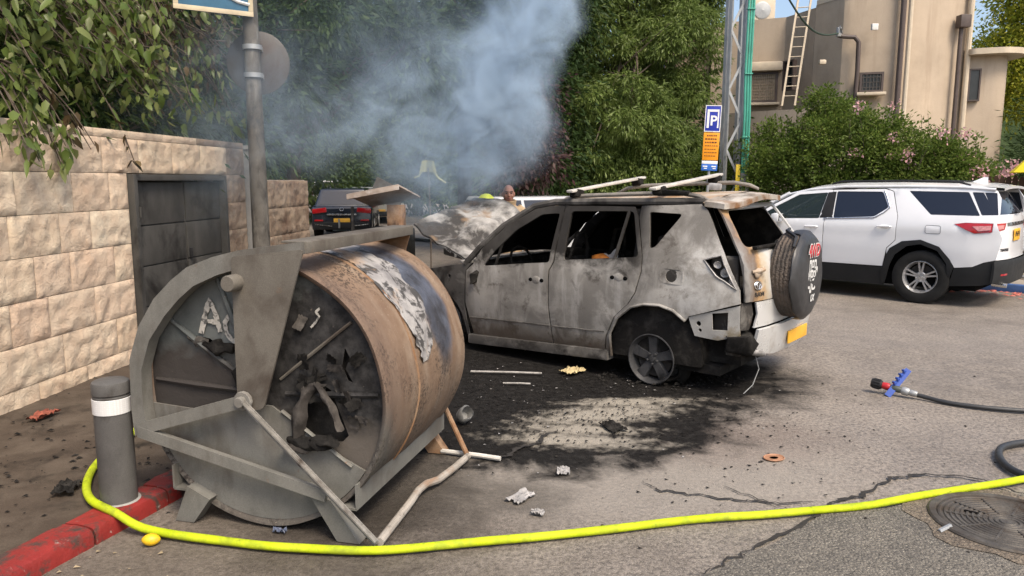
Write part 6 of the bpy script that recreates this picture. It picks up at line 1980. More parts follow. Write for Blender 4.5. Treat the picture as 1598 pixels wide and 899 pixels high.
for s, both in ((1, True),):
    K2.side("side_window", [(x, z) for x, z in fw2], [], M['clear'], -.012, .004, .15)
    K2.side("side_window", rw2, [], M['tint'], -.010, .004, .15)
    K2.side("side_window", qw2, [], M['tint'], -.006, .004, .15)
    K2.side("side_window", [(-.54, 1.64), (-.705, 1.318), (-.90, 1.325), (-.84, 1.63)], [], M['tint'], -.006, .004, .15)
    K2.side("pillar_trim", [(1.52, 1.215), (1.32, 1.225), (1.34, 1.63), (1.465, 1.615)], [], M['black_plastic'], .003, .006, .1)
    K2.side("sill_cladding", [(2.60, .505), (.53, .505), (.55, .42), (.50, .23), (2.62, .23)], [], M['clad'], -.004, .02, .12)
    K2.side("arch_trim", archo + [(-.36, .32), (-.34, .61), (-.21, .795), (.02, .88), (.2, .84), (.36, .70), (.42, .55), (.49, .26), (.54, .26), (.55, .45)], [], M['clad'], .010, .025, .06)
    K2.side("bumper_side", [(-.435, .56), (-.66, .588), (-.79, .658), (-.90, .692), (-.905, .37), (-.77, .33), (-.375, .29)], [], M['clad'], .0, .02, .08)
    K2.side("tail_lamp", [(-.395, 1.19), (-.52, 1.208), (-.855, 1.208), (-.855, 1.09), (-.65, 1.066)], [], M['lamp_red'], .010, .02, .07)
    mb = MB(); mb.tube([(x, W2(x, z) + .004, z) for x, z in [(1.45, 1.205), (.69, 1.245), (.57, 1.32), (.495, 1.40), (.56, 1.54), (.62, 1.65)]], .010, 6); mb.build("chrome_strip", M['chrome'], rd2[0])
K2.side("lamp_highlight", [(-.62, 1.165), (-.84, 1.18), (-.84, 1.12), (-.70, 1.10)], [], M['lamp_pale'], .018, .01, .07, both=False)  # pale piece colours a highlight onto the red lamp
for (x0, x1, z, par) in ((.64, .43, 1.115, rd2[0]), (1.74, 1.53, 1.07, fd2[0])):
    mb = MB(); ys = W2((x0 + x1) / 2, z); mb.ball(((x0 + x1) / 2, ys - .008, z - .005), (.09, .012, .032), 16, 8); mb.tube([(x0, ys, z), (x0 - .02, ys + .026, z + .004), (x1 + .02, ys + .028, z + .006), (x1, ys + .002, z + .004)], [.008, .013, .014, .010], 8); mb.build("door_handle", P_, par)
fl = rounded([(-.03, 1.16), (-.03, 1.04), (-.23, 1.04), (-.23, 1.155)], .03)
K2.side("fuel_flap", fl, [], P_, .0025, .006, .06, both=False, parent=qp2)
mb = MB(); mb.tube([(x, W2(x, z) + .003, z) for x, z in fl + fl[:1]], .0022, 4); mb.build("flap_gap", M['black_plastic'], qp2)
mb = MB(); mb.bbox((2.16, 1.10, 1.20), (.14, .23, .15), .05); mo = mb.build("wing_mirror", P_, b2); mb = MB(); mb.bbox((2.085, 1.10, 1.20), (.006, .19, .115), .002); mb.build("mirror_glass", M['chrome'], mo)
def roof2(u, v):
    x = lerp(-.80, 2.10, u); y = lerp(-.74, .74, v)
    ze = interp(x, [-.8, -.43, .29, 1.24, 1.77, 2.10], [1.69, 1.715, 1.725, 1.715, 1.665, 1.575])
    return Vector((x, y * (1 - .03 * max(0, u - .7)), ze + .065 * (1 - (abs(y) / .74) ** 2.4)))
mb = MB(); mb.grid(roof2, 30, 16); mb.build("roof", P_, b2, 60)
mb = MB(); mb.grid(lambda u, v: roof2(1, v).lerp(Vector((2.98, lerp(-.86, .86, v), 1.13 + .05 * (1 - (2 * v - 1) ** 2))), u), 8, 12); mb.build("windscreen", M['clear'], b2, 60)
mb = MB(); mb.grid(lambda u, v: Vector((lerp(2.95, 4.02, u), lerp(-.90, .90, v) * (1 - .12 * u), lerp(1.13, .97, u ** 1.5) + .06 * (1 - (2 * v - 1) ** 2))), 12, 12); mb.build("bonnet", P_, b2, 60)
mb = MB(); mb.grid(lambda u, v: Vector((4.0 + .12 * (1 - (2 * v - 1) ** 4), lerp(-.80, .80, v), lerp(.98, .28, u))), 6, 12); mb.build("front_end", M['clad'], b2, 60)
for s in (1, -1):
    mb = MB(); mb.tube([(2.12, s * .73, 1.59), (2.5, s * .80, 1.38), (2.95, s * .89, 1.15)], .035, 8); mb.tube([(2.12, s * .735, 1.575), (1.77, s * .74, 1.655), (1.24, s * .748, 1.705), (.29, s * .752, 1.715), (-.43, s * .748, 1.705), (-.82, s * .735, 1.675)], .022, 8); mb.build("roof_edge", P_, b2)
    mb = MB(); mb.tube([(1.45, s * .70, 1.745), (1.30, s * .70, 1.785), (.4, s * .70, 1.795), (-.35, s * .70, 1.78), (-.50, s * .70, 1.735)], [.012, .018, .018, .018, .012], 8); mb.build("roof_rail", M['black_plastic'], b2)
mb = MB(); mb.add([(-.34, -.02, 1.77), (-.56, -.035, 1.77), (-.56, .035, 1.77), (-.34, .02, 1.77), (-.50, 0, 1.85), (-.56, 0, 1.85)], [(0, 1, 5, 4), (2, 3, 4, 5), (1, 2, 5), (3, 0, 4)]); mb.build("aerial_fin", P_, b2)
# rear
g2w = rounded([(.835, 1.325), (.715, 1.645), (-.715, 1.645), (-.835, 1.325)], .03)
tg2 = K2.rear("tailgate", [(.86, .70), (.89, 1.0), (.86, 1.3), (.74, 1.68), (-.74, 1.68), (-.86, 1.3), (-.89, 1.0), (-.86, .70)], [g2w], P_, .004)
K2.rear("rear_window", g2w, [], M['tint'], -.006, .004, .15, parent=tg2)
K2.rear("tail_lamp", [(.89, 1.09), (.90, 1.208), (.60, 1.21), (.66, 1.12)], [], M['lamp_red'], .015, .02, .08)
K2.rear("tail_lamp", [(-.89, 1.09), (-.90, 1.208), (-.60, 1.21), (-.66, 1.12)][::-1], [], M['lamp_red'], .015, .02, .08)
K2.rear("lamp_highlight", [(.86, 1.12), (.86, 1.18), (.68, 1.185), (.70, 1.13)], [], M['lamp_pale'], .022, .01, .08)
K2.rear("rear_bumper", [(.95, .695), (-.95, .695), (-.94, .38), (-.6, .34), (.6, .34), (.94, .38)], [], M['clad'], .03, .03)
K2.rear("reflector", [(.78, .50), (.60, .50), (.60, .475), (.78, .475)], [], M['lamp_red'], .035, .01, parent=None)
K2.rear("chrome_bar", [(.56, 1.215), (-.56, 1.215), (-.56, 1.165), (.56, 1.165)], [], M['chrome'], .014, .012, parent=tg2)
mb = MB(); mb.bbox((XR2(.05, 1.03) - .018, .16, 1.035), (.012, .36, .17), .005); npx = mb.build("number_plate", simple("yellow_plate_paint", (.80, .42, .03), .4, var=.06), tg2)
for k in range(7):
    mb = MB(); mb.box((XR2(.05, 1.03) - .026, .29 - k * .042, 1.045), (.004, .022, .075 if k not in (2, 5) else .012)); mb.build("plate_digit", M['black_plastic'], npx, 0)
vs, fs = text_mesh("TRAVERSE", .058, .002)
mb = MB(); mb.add([Vector((XR2(.62 - v.x, .83) - .008 - v.z, .62 - v.x, .83 + v.y)) for v in vs], fs); mb.build("badge_text", M['black_plastic'], tg2, 0)
mb = MB(); mb.grid(lambda u, v: Vector((lerp(-.68, -.92, u), lerp(-.72, .72, v), 1.715 - .02 * u + .05 * (1 - (2 * v - 1) ** 2) * (1 - u * .4))), 4, 12, True); mb.grid(lambda u, v: Vector((lerp(-.72, -.92, u), lerp(-.72, .72, v), 1.665 - .005 * u + .03 * (1 - (2 * v - 1) ** 2))), 4, 12); mb.grid(lambda u, v: Vector((-.92, lerp(-.72, .72, v), lerp(1.66, 1.695, u) + .03 * (1 - (2 * v - 1) ** 2))), 1, 12); mb.build("spoiler", P_, tg2, 50)
mb = MB(); mb.tube([(-.97, .12, 1.345), (-1.0, -.05, 1.37), (-.98, -.22, 1.39)], [.02, .014, .008], 6); mb.build("wiper", M['black_plastic'], tg2)
for s in (1, -1):
    mb = MB(); mb.tube([(-.85, s * .62, .34), (-1.03, s * .62, .33)], .036, 14); mb.build("exhaust", M['chrome'], b2)
mb = MB(); mb.box((1.5, 0, .34), (4.4, 1.75, .2)); mb.box((1.5, 0, .55), (4.2, 1.5, .3)); mb.build("underbody", M['black'], b2, 0)
for (x, y) in ((1.65, .42), (1.65, -.42), (.7, .42), (.7, -.42)):
    mb = MB(); mb.bbox((x, y, .95), (.14, .5, .7), .06, Matrix.Rotation(R(-12), 3, 'Y')); mb.bbox((x - .1, y, 1.42), (.09, .26, .2), .04); mb.build("seat", M['black_plastic'], b2)
mb = MB(); mb.bbox((2.55, 0, 1.05), (.6, 1.6, .2), .05); mb.build("dashboard", M['black_plastic'], b2)
r2 = rim_mesh(.243, .2, 'double'); t2 = tyre_mesh(.392, .243, .25)
M['alloy'] = simple("silver_alloy", (.55, .55, .55), .32, .7, var=.1, vs=8, bump=.03)
for (x, s) in ((0, 1), (0, -1), (3.07, 1), (3.07, -1)):
    w = place(r2, (x, s * .865, .392), s).build("wheel", M['alloy'], b2, 35)
    place(t2, (x, s * .85, .392), s).build("tyre", M['rubber'], w, 35)
    mb = MB(); mb.lathe([(.18, -.03), (.18, 0), (0, 0)], (x, s * .87, .392), (0, s, 0), 24); mb.build("brake_disc", M['char'], w)
    mb = MB(); mb.lathe([(.52, -.35), (.52, .05)], (x, s * .80, .40), (0, s, 0), 28); mb.lathe([(0, -.35), (.52, -.35)], (x, s * .80, .40), (0, s, 0), 28); mb.f = [q for q in mb.f if len(q) == 4]; mb.v = [(a, b, max(c, .30)) for a, b, c in mb.v]; mb.build("wheel_arch_liner", M['black'], b2)

# ------------------------------------------------------------------ cars further off
def plain_car(name, label, loc, rz, L, Wd, H, pmat, belt=.95, rear_style='suv', group=None, detail=True):
    o = empty(name, loc, rz, label, "car", group)
    hw = Wd / 2
    xr, xf = -L / 2, L / 2
    def hull(pts, faces, bev):
        bm = bmesh.new(); vs = [bm.verts.new(p) for p in pts]
        for f in faces: bm.faces.new([vs[i] for i in f])
        bmesh.ops.recalc_face_normals(bm, faces=bm.faces[:])
        bmesh.ops.bevel(bm, geom=bm.edges[:], offset=bev, segments=3, profile=.6, affect='EDGES')
        bm.verts.index_update()
        mb = MB(); mb.add([v.co.copy() for v in bm.verts], [[v.index for v in f.verts] for f in bm.faces]); bm.free()
        return mb
    prof_ = [(xr + .06, .28), (xr, .55), (xr + .04, belt), (xr + .25, belt + .06), (xf - 1.25, belt + .02), (xf - .12, belt - .22), (xf, .55), (xf - .05, .28)]
    n = len(prof_)
    pts = [(x, -hw, z) for x, z in prof_] + [(x, hw, z) for x, z in prof_]
    fs = [tuple(range(n)), tuple(range(2 * n - 1, n - 1, -1))] + [(i, (i + 1) % n, (i + 1) % n + n, i + n) for i in range(n)]
    hull(pts, fs, .055).build("body", pmat, o, 50)
    back = .12 if rear_style == 'suv' else .75
    top = .42 if rear_style == 'suv' else 1.15
    B = [(xr + back, hw - .06), (xf - 1.30, hw - .06)]
    Tp = [(xr + top, hw - .24), (xf - 2.05, hw - .24)]
    zb, zt = belt - .02, H
    gp = [(B[0][0], -B[0][1], zb), (B[1][0], -B[1][1], zb), (B[1][0], B[1][1], zb), (B[0][0], B[0][1], zb), (Tp[0][0], -Tp[0][1], zt), (Tp[1][0], -Tp[1][1], zt), (Tp[1][0], Tp[1][1], zt), (Tp[0][0], Tp[0][1], zt)]
    hull(gp, [(0, 1, 2, 3), (4, 5, 6, 7), (0, 1, 5, 4), (1, 2, 6, 5), (2, 3, 7, 6), (3, 0, 4, 7)], .06).build("cabin", pmat, o, 50)
    def pane(i0, i1, i2, i3, f0, f1, g0, g1, nm):
        a, b, c, d = (Vector(gp[i]) for i in (i0, i1, i2, i3))
        q = lambda u, v: a.lerp(b, u).lerp(d.lerp(c, u), v)
        nn = (b - a).cross(d - a).normalized()
        cen = Vector((sum(p[0] for p in gp) / 8, 0, (zb + zt) / 2))
        if (q(.5, .5) - cen).dot(nn) < 0: nn = -nn
        mb = MB(); mb.add([q(f0, g0) + nn * .008, q(f1, g0) + nn * .008, q(f1, g1) + nn * .008, q(f0, g1) + nn * .008], [(0, 1, 2, 3)])
        mb.build(nm, M['tint'], o, 0)
    pane(3, 0, 4, 7, .08, .92, .16, .86, "rear_window")
    pane(1, 2, 6, 5, .06, .94, .14, .9, "windscreen")
    for (i0, i1, i2, i3) in ((0, 1, 5, 4), (3, 2, 6, 7)):
        for f0, f1 in ((.05, .30), (.33, .60), (.63, .93)):
            pane(i0, i1, i2, i3, f0, f1, .14, .88, "side_window")
    for s in (1, -1):
        mb = MB(); mb.bbox((xr + .03, s * (hw - .24), belt - .10), (.10, .44, .15), .03, Matrix.Rotation(R(-6 * s), 3, 'X')); mb.build("tail_lamp", M['lamp_red'], o)
        mb = MB(); mb.bbox((xf - .12, s * (hw - .26), .68), (.16, .36, .13), .03); mb.build("headlamp", M['lamp_pale'], o)
        mb = MB(); mb.bbox((xf - 1.45, s * (hw + .08), belt + .08), (.12, .18, .12), .04); mb.build("wing_mirror", pmat, o)
        for x in (xr + .82, xf - .85):
            mb = MB(); mb.lathe([(.0, -.12), (.36, -.12), (.385, -.08), (.385, .08), (.36, .12), (.0, .12)], (x, s * (hw - .10), .385), (0, s, 0), 24)
            w = mb.build("wheel", M['rubber'], o)
            mb = MB(); mb.lathe([(.22, 0), (.22, .012), (.10, .004), (0, .012)], (x, s * (hw + .018), .385), (0, s, 0), 20); mb.build("rim", M['alloy'], w)
    mb = MB(); mb.bbox((xr - .015, 0, belt - .40), (.02, .50, .12), .005); mb.build("number_plate", simple("yellow_plate_paint", (.75, .42, .05), .5), o)
    mb = MB(); mb.bbox((xr + .0, 0, .42), (.10, Wd - .14, .20), .03); bm_ = mb.build("rear_bumper", M['clad'], o)
    if detail:
        mb = MB(); mb.bbox((xr - .02, 0, belt - .22), (.05, .9, .045), .01); mb.build("chrome_bar", M['chrome'], o)
        for s in (1, -1):
            mb = MB(); mb.bar((xr - .055, s * .30, .40), (xr - .045, s * (hw - .12), .46), .03, .025); mb.build("chrome_trim", M['chrome'], bm_)
            mb = MB(); mb.bbox((xr - .03, s * (hw - .22), .58), (.03, .26, .05), .01); mb.build("reflector", M['lamp_red'], o)
        mb = MB(); mb.tube([(xr - .06, .08, .34), (xr - .08, .08, .62)], .03, 8); mb.build("tow_post", M['galv'], o)
        mb = MB(); mb.tube(ring(0, 0, .05, .05)[:1] and [Vector((xr - .01, .06 * math.cos(R(a)), belt - .06 + .045 * math.sin(R(a)))) for a in range(0, 361, 30)], .009, 5); mb.build("emblem", M['chrome'], o)
    return o
M['navy_paint'] = paint("dark_navy_paint", (.012, .016, .026))
M['silver_far'] = paint("pale_silver_paint", (.42, .43, .44))
M['white_far'] = paint("off_white_paint", (.66, .65, .62))
M['beige_far'] = paint("beige_paint", (.45, .41, .34))
plain_car("parked_car", "dark navy car seen from behind on the street beyond the dumpster", (-5.55, 25.4, 0), R(97), 4.4, 1.84, 1.55, M['navy_paint'], .98, group="cars parked beyond the wreck")
plain_car("parked_car", "silver car parked behind the bald firefighter", (.95, 15.2, 0), R(25), 4.3, 1.78, 1.50, M['silver_far'], .96, group="cars parked beyond the wreck")
plain_car("parked_car", "white car parked furthest off, left of the street's end", (-10.2, 42.0, .3), R(100), 4.4, 1.8, 1.5, M['white_far'], .95, detail=False, group="cars parked beyond the wreck")
plain_car("parked_car", "white car on the right of the far street, just beyond the navy car", (-7.1, 36.5, 0), R(102), 4.3, 1.75, 1.5, M['white_far'], .95, detail=False, group="cars parked beyond the wreck")
plain_car("parked_car", "beige car at the far street's right, nearest the tilted lid plate", (-6.0, 33.5, 0), R(102), 4.3, 1.75, 1.48, M['beige_far'], .95, detail=False, group="cars parked beyond the wreck")

# ------------------------------------------------------------------ hoses
def smooth_path(pts, n=10):
    P = [Vector(p) for p in pts]
    out = []
    for i in range(len(P) - 1):
        p0 = P[max(i - 1, 0)]; p1 = P[i]; p2 = P[i + 1]; p3 = P[min(i + 2, len(P) - 1)]
        for k in range(n):
            t = k / n
            out.append(.5 * ((2 * p1) + (p2 - p0) * t + (2 * p0 - 5 * p1 + 4 * p2 - p3) * t * t + (3 * p1 - p0 - 3 * p2 + p3) * t ** 3))
    out.append(P[-1])
    return out
M['yellow_hose'] = layered("yellow_hose_fabric", [((.43, .53, .012), 8), ((.55, .65, .03), 6, .55, .15, (1, 1, 1)), ((.26, .31, .03), 10, .58, .12, (1, 1, 1)), ((.10, .11, .03), 14, .68, .06, (1, 1, 1))], rough=.6, bump=.2, bs=200, bd=.002)
yp = smooth_path([(-2.80, 5.75, .10), (-2.72, 5.45, .10), (-2.60, 4.98, .10), (-2.545, 4.43, .10), (-2.44, 4.08, .10), (-2.26, 3.80, .105), (-2.05, 3.66, .095), (-1.86, 3.60, .035), (-1.50, 3.505, .026), (-1.03, 3.415, .026), (-.56, 3.41, .026), (.165, 3.545, .026), (1.02, 3.732, .026), (1.756, 3.855, .026), (2.39, 4.045, .026), (3.083, 4.27, .026), (3.62, 4.46, .026), (4.6, 4.85, .026)], 12)
yp = [p + Vector((noise.noise(p * 2.1) * .012, noise.noise(p * 2.3 + Vector((5, 0, 0))) * .012, noise.noise(p * 3) * .002)) for p in yp]
mb = MB(); mb.tube(yp, [.0228 * (1 + .06 * noise.noise(p * 5)) for p in yp], 14, flat=.9)
tag(mb.build("fire_hose", M['yellow_hose'], None, 60), "bright yellow fire hose curving round the bollard and across the road", "hose")
M['black_hose'] = simple("black_hose_rubber", (.022, .023, .024), .5, var=.25, vs=10, bump=.15, bs=150)
bh = empty("attack_hose", (3.2, 6.3, 0), 0, "thin black hose with a red and blue nozzle lying on the road", "hose")
def rel(pts, o): return [Vector(p) - Vector(o) for p in pts]
mb = MB(); mb.tube(rel(smooth_path([(3.30, 6.06, .045), (3.42, 5.95, .03), (3.52, 5.84, .022), (3.72, 5.71, .022), (4.0, 5.62, .022), (4.4, 5.56, .022), (5.2, 5.5, .022)]), bh.location), .0185, 12); mb.build("hose_pipe", M['black_hose'], bh)
# nozzle, pointing up-left
a, b = Vector((3.36, 5.99, .045)), Vector((3.10, 6.20, .085))
d = (b - a).normalized()
def seg(f0, f1, prof_, name, mat):
    mb = MB(); L = (b - a).length
    mb.lathe([(r, lerp(f0, f1, h) * L) for r, h in prof_], a - bh.location, d, 18); return mb.build(name, mat, bh)
seg(.0, .18, [(.022, 0), (.026, .2), (.026, .8), (.022, 1)], "coupling", M['galv'])
seg(.18, .36, [(.028, 0), (.034, .2), (.034, .8), (.026, 1)], "valve_body", M['galv'])
seg(.36, .62, [(.024, 0), (.030, .3), (.030, .7), (.024, 1)], "grip_ring", simple("dark_ring", (.05, .06, .05), .5))
seg(.62, .80, [(.026, 0), (.030, .2), (.032, .5), (.028, 1)], "red_collar", simple("red_anodised", (.40, .015, .02), .35))
nz_ = seg(.80, 1.06, [(.030, 0), (.040, .15), (.042, .85), (.036, 1), (.02, 1.0)], "nozzle_tip", M['black_plastic'])
for k in range(12):
    an = 2 * math.pi * k / 12
    s_ = d.cross(Vector((0, 0, 1))).normalized(); u_ = s_.cross(d)
    p = a - bh.location + d * (.93 * (b - a).length) + (s_ * math.cos(an) + u_ * math.sin(an)) * .041
    mb = MB(); mb.bar(p - d * .025, p + d * .025, .009, .008, (0, 0, 1)); mb.build("tip_tooth", M['black_plastic'], nz_)
M['blue_plastic'] = simple("blue_plastic", (.03, .075, .33), .4, var=.1)
s_ = d.cross(Vector((0, 0, 1))).normalized()
c0 = a - bh.location + d * .40 * (b - a).length
mb = MB(); mb.bar(c0 + Vector((-.10, .0, -.055)), c0 + Vector((.09, .05, .16)), .05, .016, s_); hd = mb.build("bail_handle", M['blue_plastic'], bh)
for k in range(4):
    f = .45 + k * .15
    p = (c0 + Vector((-.10, .0, -.055))).lerp(c0 + Vector((.09, .05, .16)), f)
    mb = MB(); mb.bbox(p + Vector((-.022, 0, .014)), (.022, .045, .02), .004); mb.build("handle_tooth", M['blue_plastic'], hd)
mb = MB(); mb.tube(smooth_path([(5.0, 5.15, .024), (4.3, 5.0, .024), (3.80, 4.935, .024), (3.50, 4.90, .024), (3.30, 4.81, .024), (3.175, 4.65, .024), (3.11, 4.47, .024), (3.12, 4.335, .024), (3.20, 4.18, .03), (3.6, 3.9, .024), (4.5, 3.7, .024)]), .0225, 12)
tag(mb.build("black_hose", M['black_hose'], None, 60), "loop of thick black hose at the right edge near the manhole", "hose")

# ------------------------------------------------------------------ manhole
mh = empty("manhole_cover", (2.62, 3.72, .004), 0, "round cast-iron manhole cover with concentric ribs beside the yellow hose", "manhole")
M['iron_cast'] = layered("worn_cast_iron", [((.085, .078, .070), 8), ((.14, .128, .112), 10, .58, .1, (1, 1, 1)), ((.055, .04, .028), 5, .54, .1, (1, 1, 1))], rough=.55, metal=.2, bump=.2, bs=80)
mb = MB(); mb.lathe([(.375, -.05), (.375, .012), (.365, .020), (.335, .020), (.33, .012), (.33, -.02)], n=64); mb.f = [q for q in mb.f if len(q) == 4]; mb.build("frame_ring", M['iron_cast'], mh)
prof_ = [(.326, -.03), (.326, .010), (.318, .014)]
r = .312
while r > .05:
    prof_ += [(r, .014), (r - .005, .008), (r - .013, .008), (r - .018, .014)]
    r -= .026
prof_ += [(.03, .012), (0, .012)]
mb = MB(); mb.lathe(prof_, n=64); lidm = mb.build("lid", M['iron_cast'], mh, 30)
for k in range(10):
    an = R(k * 36 + 10); mb = MB(); mb.bar((.10 * math.cos(an), .10 * math.sin(an), .0125), (.29 * math.cos(an), .29 * math.sin(an), .0125), .010, .006); mb.build("lid_rib", M['iron_cast'], lidm, 0)
mb = MB(); mb.bbox((-.12, .12, .012), (.07, .022, .006), .003, Matrix.Rotation(R(-35), 3, 'Z')); mb.build("lift_slot", M['black'], lidm)
mb = MB(); mb.tube([(-.42, -.10, .008), (-.34, -.06, .02)], .012, 6); mb.build("iron_stub", M['galv'], mh)
mb = MB()
ringp = [(2.62 + .47 * math.cos(R(a)) * (1 + .09 * math.sin(a * .13)), 3.72 + .46 * math.sin(R(a)) * (1 + .08 * math.sin(a * .21 + 1))) for a in range(0, 360, 10)]
inn = [(2.62 + .372 * math.cos(R(a)), 3.72 + .372 * math.sin(R(a))) for a in range(0, 360, 10)]
panel(mb, ringp, [inn], lambda u, v: Vector((u, v, .0105 + noise.noise(Vector((u * 9, v * 9, 0))) * .002)), 0, .12)
mb.build("mortar_collar", coarse_material("cracked_mortar", (.12, .095, .07), (.20, .16, .115), (.27, .23, .17), 60), road, 40)

# ------------------------------------------------------------------ small things on the ground
mb = MB(); mb.ball((0, 0, 0), (.040, .031, .030), 20, 14); mb.add([(.036, 0, 0)], []); 
mb.v = [(x * (1 + .12 * (abs(x) / .04) ** 6), y, z) for x, y, z in mb.v]
lm = mb.build("lemon", simple("lemon_skin", (.72, .45, .015), .45, var=.12, vs=20, bump=.3, bs=180, bd=.002, dirt=((.30, .26, .05), .4, 25)), None, 60)
lm.location = (-1.80, 3.50, .028); lm.rotation_euler = (0, .1, .3)
tag(lm, "whole yellow lemon lying on the road below the red kerb", "lemon")

def crumple(name, label, cat, loc, size, mat, seed, amp=.35, flat=.35, group=None, nn=12):
    mb = MB()
    rr = random.Random(seed)
    def fn(u, v):
        p = Vector(((u - .5) * size[0], (v - .5) * size[1], 0))
        e = 1 - .35 * noise.noise(Vector((u * 3 + seed, v * 3, 1)))
        n1 = noise.noise(Vector((u * 4.5, v * 4.5, seed * 3.3))); n2 = noise.noise(Vector((u * 9, v * 9, seed * 1.3)))
        return Vector((p.x * e, p.y * (1 + .3 * noise.noise(Vector((u * 2, seed, v * 2)))), abs(n1) * size[2] + abs(n2) * size[2] * .5 + .003))
    mb.grid(fn, nn, nn); mb.grid(lambda u, v: fn(u, v) - Vector((0, 0, .002)), nn, nn, True)
    o = mb.build(name, mat, None, 40)
    o.location = loc; o.rotation_euler = (0, 0, rr.uniform(0, 6.28))
    return tag(o, label, cat, group)
crumple("foil_scrap", "largest pale ash foil scrap on the soot patch in front of the dumpster", "scrap", (.05, 4.05, .004), (.16, .10, .028), M['ash_foil'], 1, group="foil scraps on the road")
crumple("foil_scrap", "small grey foil scrap nearest the yellow hose", "scrap", (.14, 3.84, .004), (.07, .05, .03), M['ash_foil'], 2, group="foil scraps on the road")
crumple("foil_scrap", "pale foil flake below the white ash streaks", "scrap", (.32, 4.43, .004), (.10, .08, .03), M['ash_foil'], 3, group="foil scraps on the road")
crumple("cardboard_scrap", "flat tan cardboard scrap beneath the burnt car's rear door", "scrap", (.57, 6.88, .004), (.22, .16, .05), simple("tan_card", (.42, .34, .18), .8, var=.25, vs=12), 5, nn=14)
crumple("charred_cloth", "black charred rag on the pavement left of the bollard", "scrap", (-2.50, 3.98, .085), (.17, .12, .05), M['soot'], 6)
crumple("charred_cloth", "dark charred flake lying on the ash streaks", "scrap", (.74, 5.27, .004), (.20, .13, .04), M['soot'], 7)
crumple("leaf_litter", "small heap of rusty dead leaves at the foot of the stone wall", "leaves", (-3.45, 5.30, .08), (.22, .10, .05), simple("dead_leaf_rust", (.22, .06, .035), .8, var=.5, vs=30), 8)
crumple("blue_scrap", "small blue-grey plastic scrap under the dumpster", "scrap", (-1.20, 3.63, .004), (.07, .03, .03), simple("blue_grey_plastic", (.10, .12, .18), .5), 9)
# can lid
cl = empty("can_lid", (1.71, 4.66, .006), .4, "orange-brown bent can lid lying alone on the open road", "lid")
mb = MB(); mb.lathe([(.03, .004), (.062, .002), (.070, .008), (.074, .004), (.070, -.002), (.03, .0)], n=24, close=True); mb.v = [(x, y * .8, z + .12 * x * x) for x, y, z in mb.v]; mb.build("rim", simple("orange_rust_tin", (.30, .15, .08), .6, var=.3, vs=20), cl)
mb = MB(); mb.lathe([(0, .001), (.034, .001)], n=20); mb.build("centre", M['soot'], cl)
# melted cup
cp = MB(); cp.lathe([(.0, .0), (.045, .0), (.055, .02), (.06, .07), (.05, .085), (.045, .07), (.04, .02), (0, .015)], n=20); cp.jitter(.02, 14, 3)
o = cp.build("melted_cup", simple("grey_melted_plastic", (.16, .16, .155), .6, var=.3, vs=20), None, 60); o.location = (-.38, 5.39, .004); o.rotation_euler = (1.0, .3, .6); o.location.z = .05
tag(o, "grey half-melted cup on the soot behind the dumpster drum", "cup")
def rod(name, label, p0, p1, r, mat):
    mb = MB(); c = (Vector(p0) + Vector(p1)) / 2
    mb.tube([Vector(p0) - c, (Vector(p1) - Vector(p0)) * .1 + Vector((0, 0, .003)), Vector(p1) - c], r, 8)
    o = mb.build(name, mat, None, 40); o.location = c
    return tag(o, label, "rod")
M['rod'] = simple("ashy_rod", (.30, .285, .265), .7, var=.3, vs=15)
rod("metal_rod", "long thin metal rod on the soot beside the burnt front door", (-.39, 6.86, .015), (.28, 6.79, .015), .010, M['rod'])
rod("metal_rod", "short thin metal rod nearer the dumpster drum", (-.08, 6.46, .012), (.165, 6.437, .012), .008, M['rod'])
rod("white_pipe", "pale pipe lying flat beyond the pedal bar of the dumpster", (-.47, 4.76, .018), (-.075, 4.62, .018), .016, simple("pale_pipe", (.52, .50, .46), .6, var=.2, vs=15))
# uncountable ash, crumbs and petals
def litter(name, label, n, cen, spread, size, mat, seed, flat=.5, zof=.0):
    rng = np.random.default_rng(seed)
    C = np.stack([cen[0] + rng.normal(size=n) * spread[0], cen[1] + rng.normal(size=n) * spread[1], np.zeros(n)], 1)
    S = size * rng.uniform(.3, 1.6, n) ** 1.3
    base = np.array([[1, 0, 0], [-.5, .8, 0], [-.5, -.8, 0], [0, 0, 1.]])
    V = np.empty((n, 4, 3))
    for k in range(4):
        jit = rng.normal(size=(n, 3)) * .25
        an = rng.uniform(0, .6)
        V[:, k] = C + (base[k] + jit) * S[:, None] * np.array([1, 1, flat])
    V[:, :, 2] = np.abs(V[:, :, 2]) + .003 + zof
    i = np.arange(n)[:, None] * 4
    F = np.concatenate([i + np.array([t]) for t in ((0, 1, 3), (1, 2, 3), (2, 0, 3))], 0)
    o = np_mesh(name, V.reshape(-1, 3), F, mat)
    return tag(o, label, kind='stuff')
litter("charcoal_crumbs", "black charcoal crumbs strewn between dumpster and burnt car", 1500, (.30, 5.75), (.75, .55), .009, M['soot'], 1)
litter("ash_flakes", "pale ash flakes strewn over the soot", 130, (.35, 5.8), (.8, .7), .008, M['ash_foil'], 2, .3)
litter("wheel_debris", "ash and wire crumbs around the bare rear wheel", 420, (1.45, 6.75), (.30, .22), .016, M['soot'], 3, .8)
litter("ash_flakes", "white ash specks around the bare rear wheel", 60, (1.5, 6.65), (.30, .2), .008, M['ash_foil'], 4, .3)
litter("road_grit", "small dark grit scattered over the open road", 260, (1.9, 4.9), (1.1, .9), .009, M['soot'], 5, .6)
litter("pavement_litter", "dry leaf bits and soot on the pavement", 260, (-2.9, 4.6), (.45, .8), .014, M['soot'], 6, .3, .075)
litter("straw_bits", "straw-coloured bits below the red kerb", 26, (-1.85, 3.4), (.2, .25), .010, simple("straw", (.30, .24, .15), .8), 7, .2)
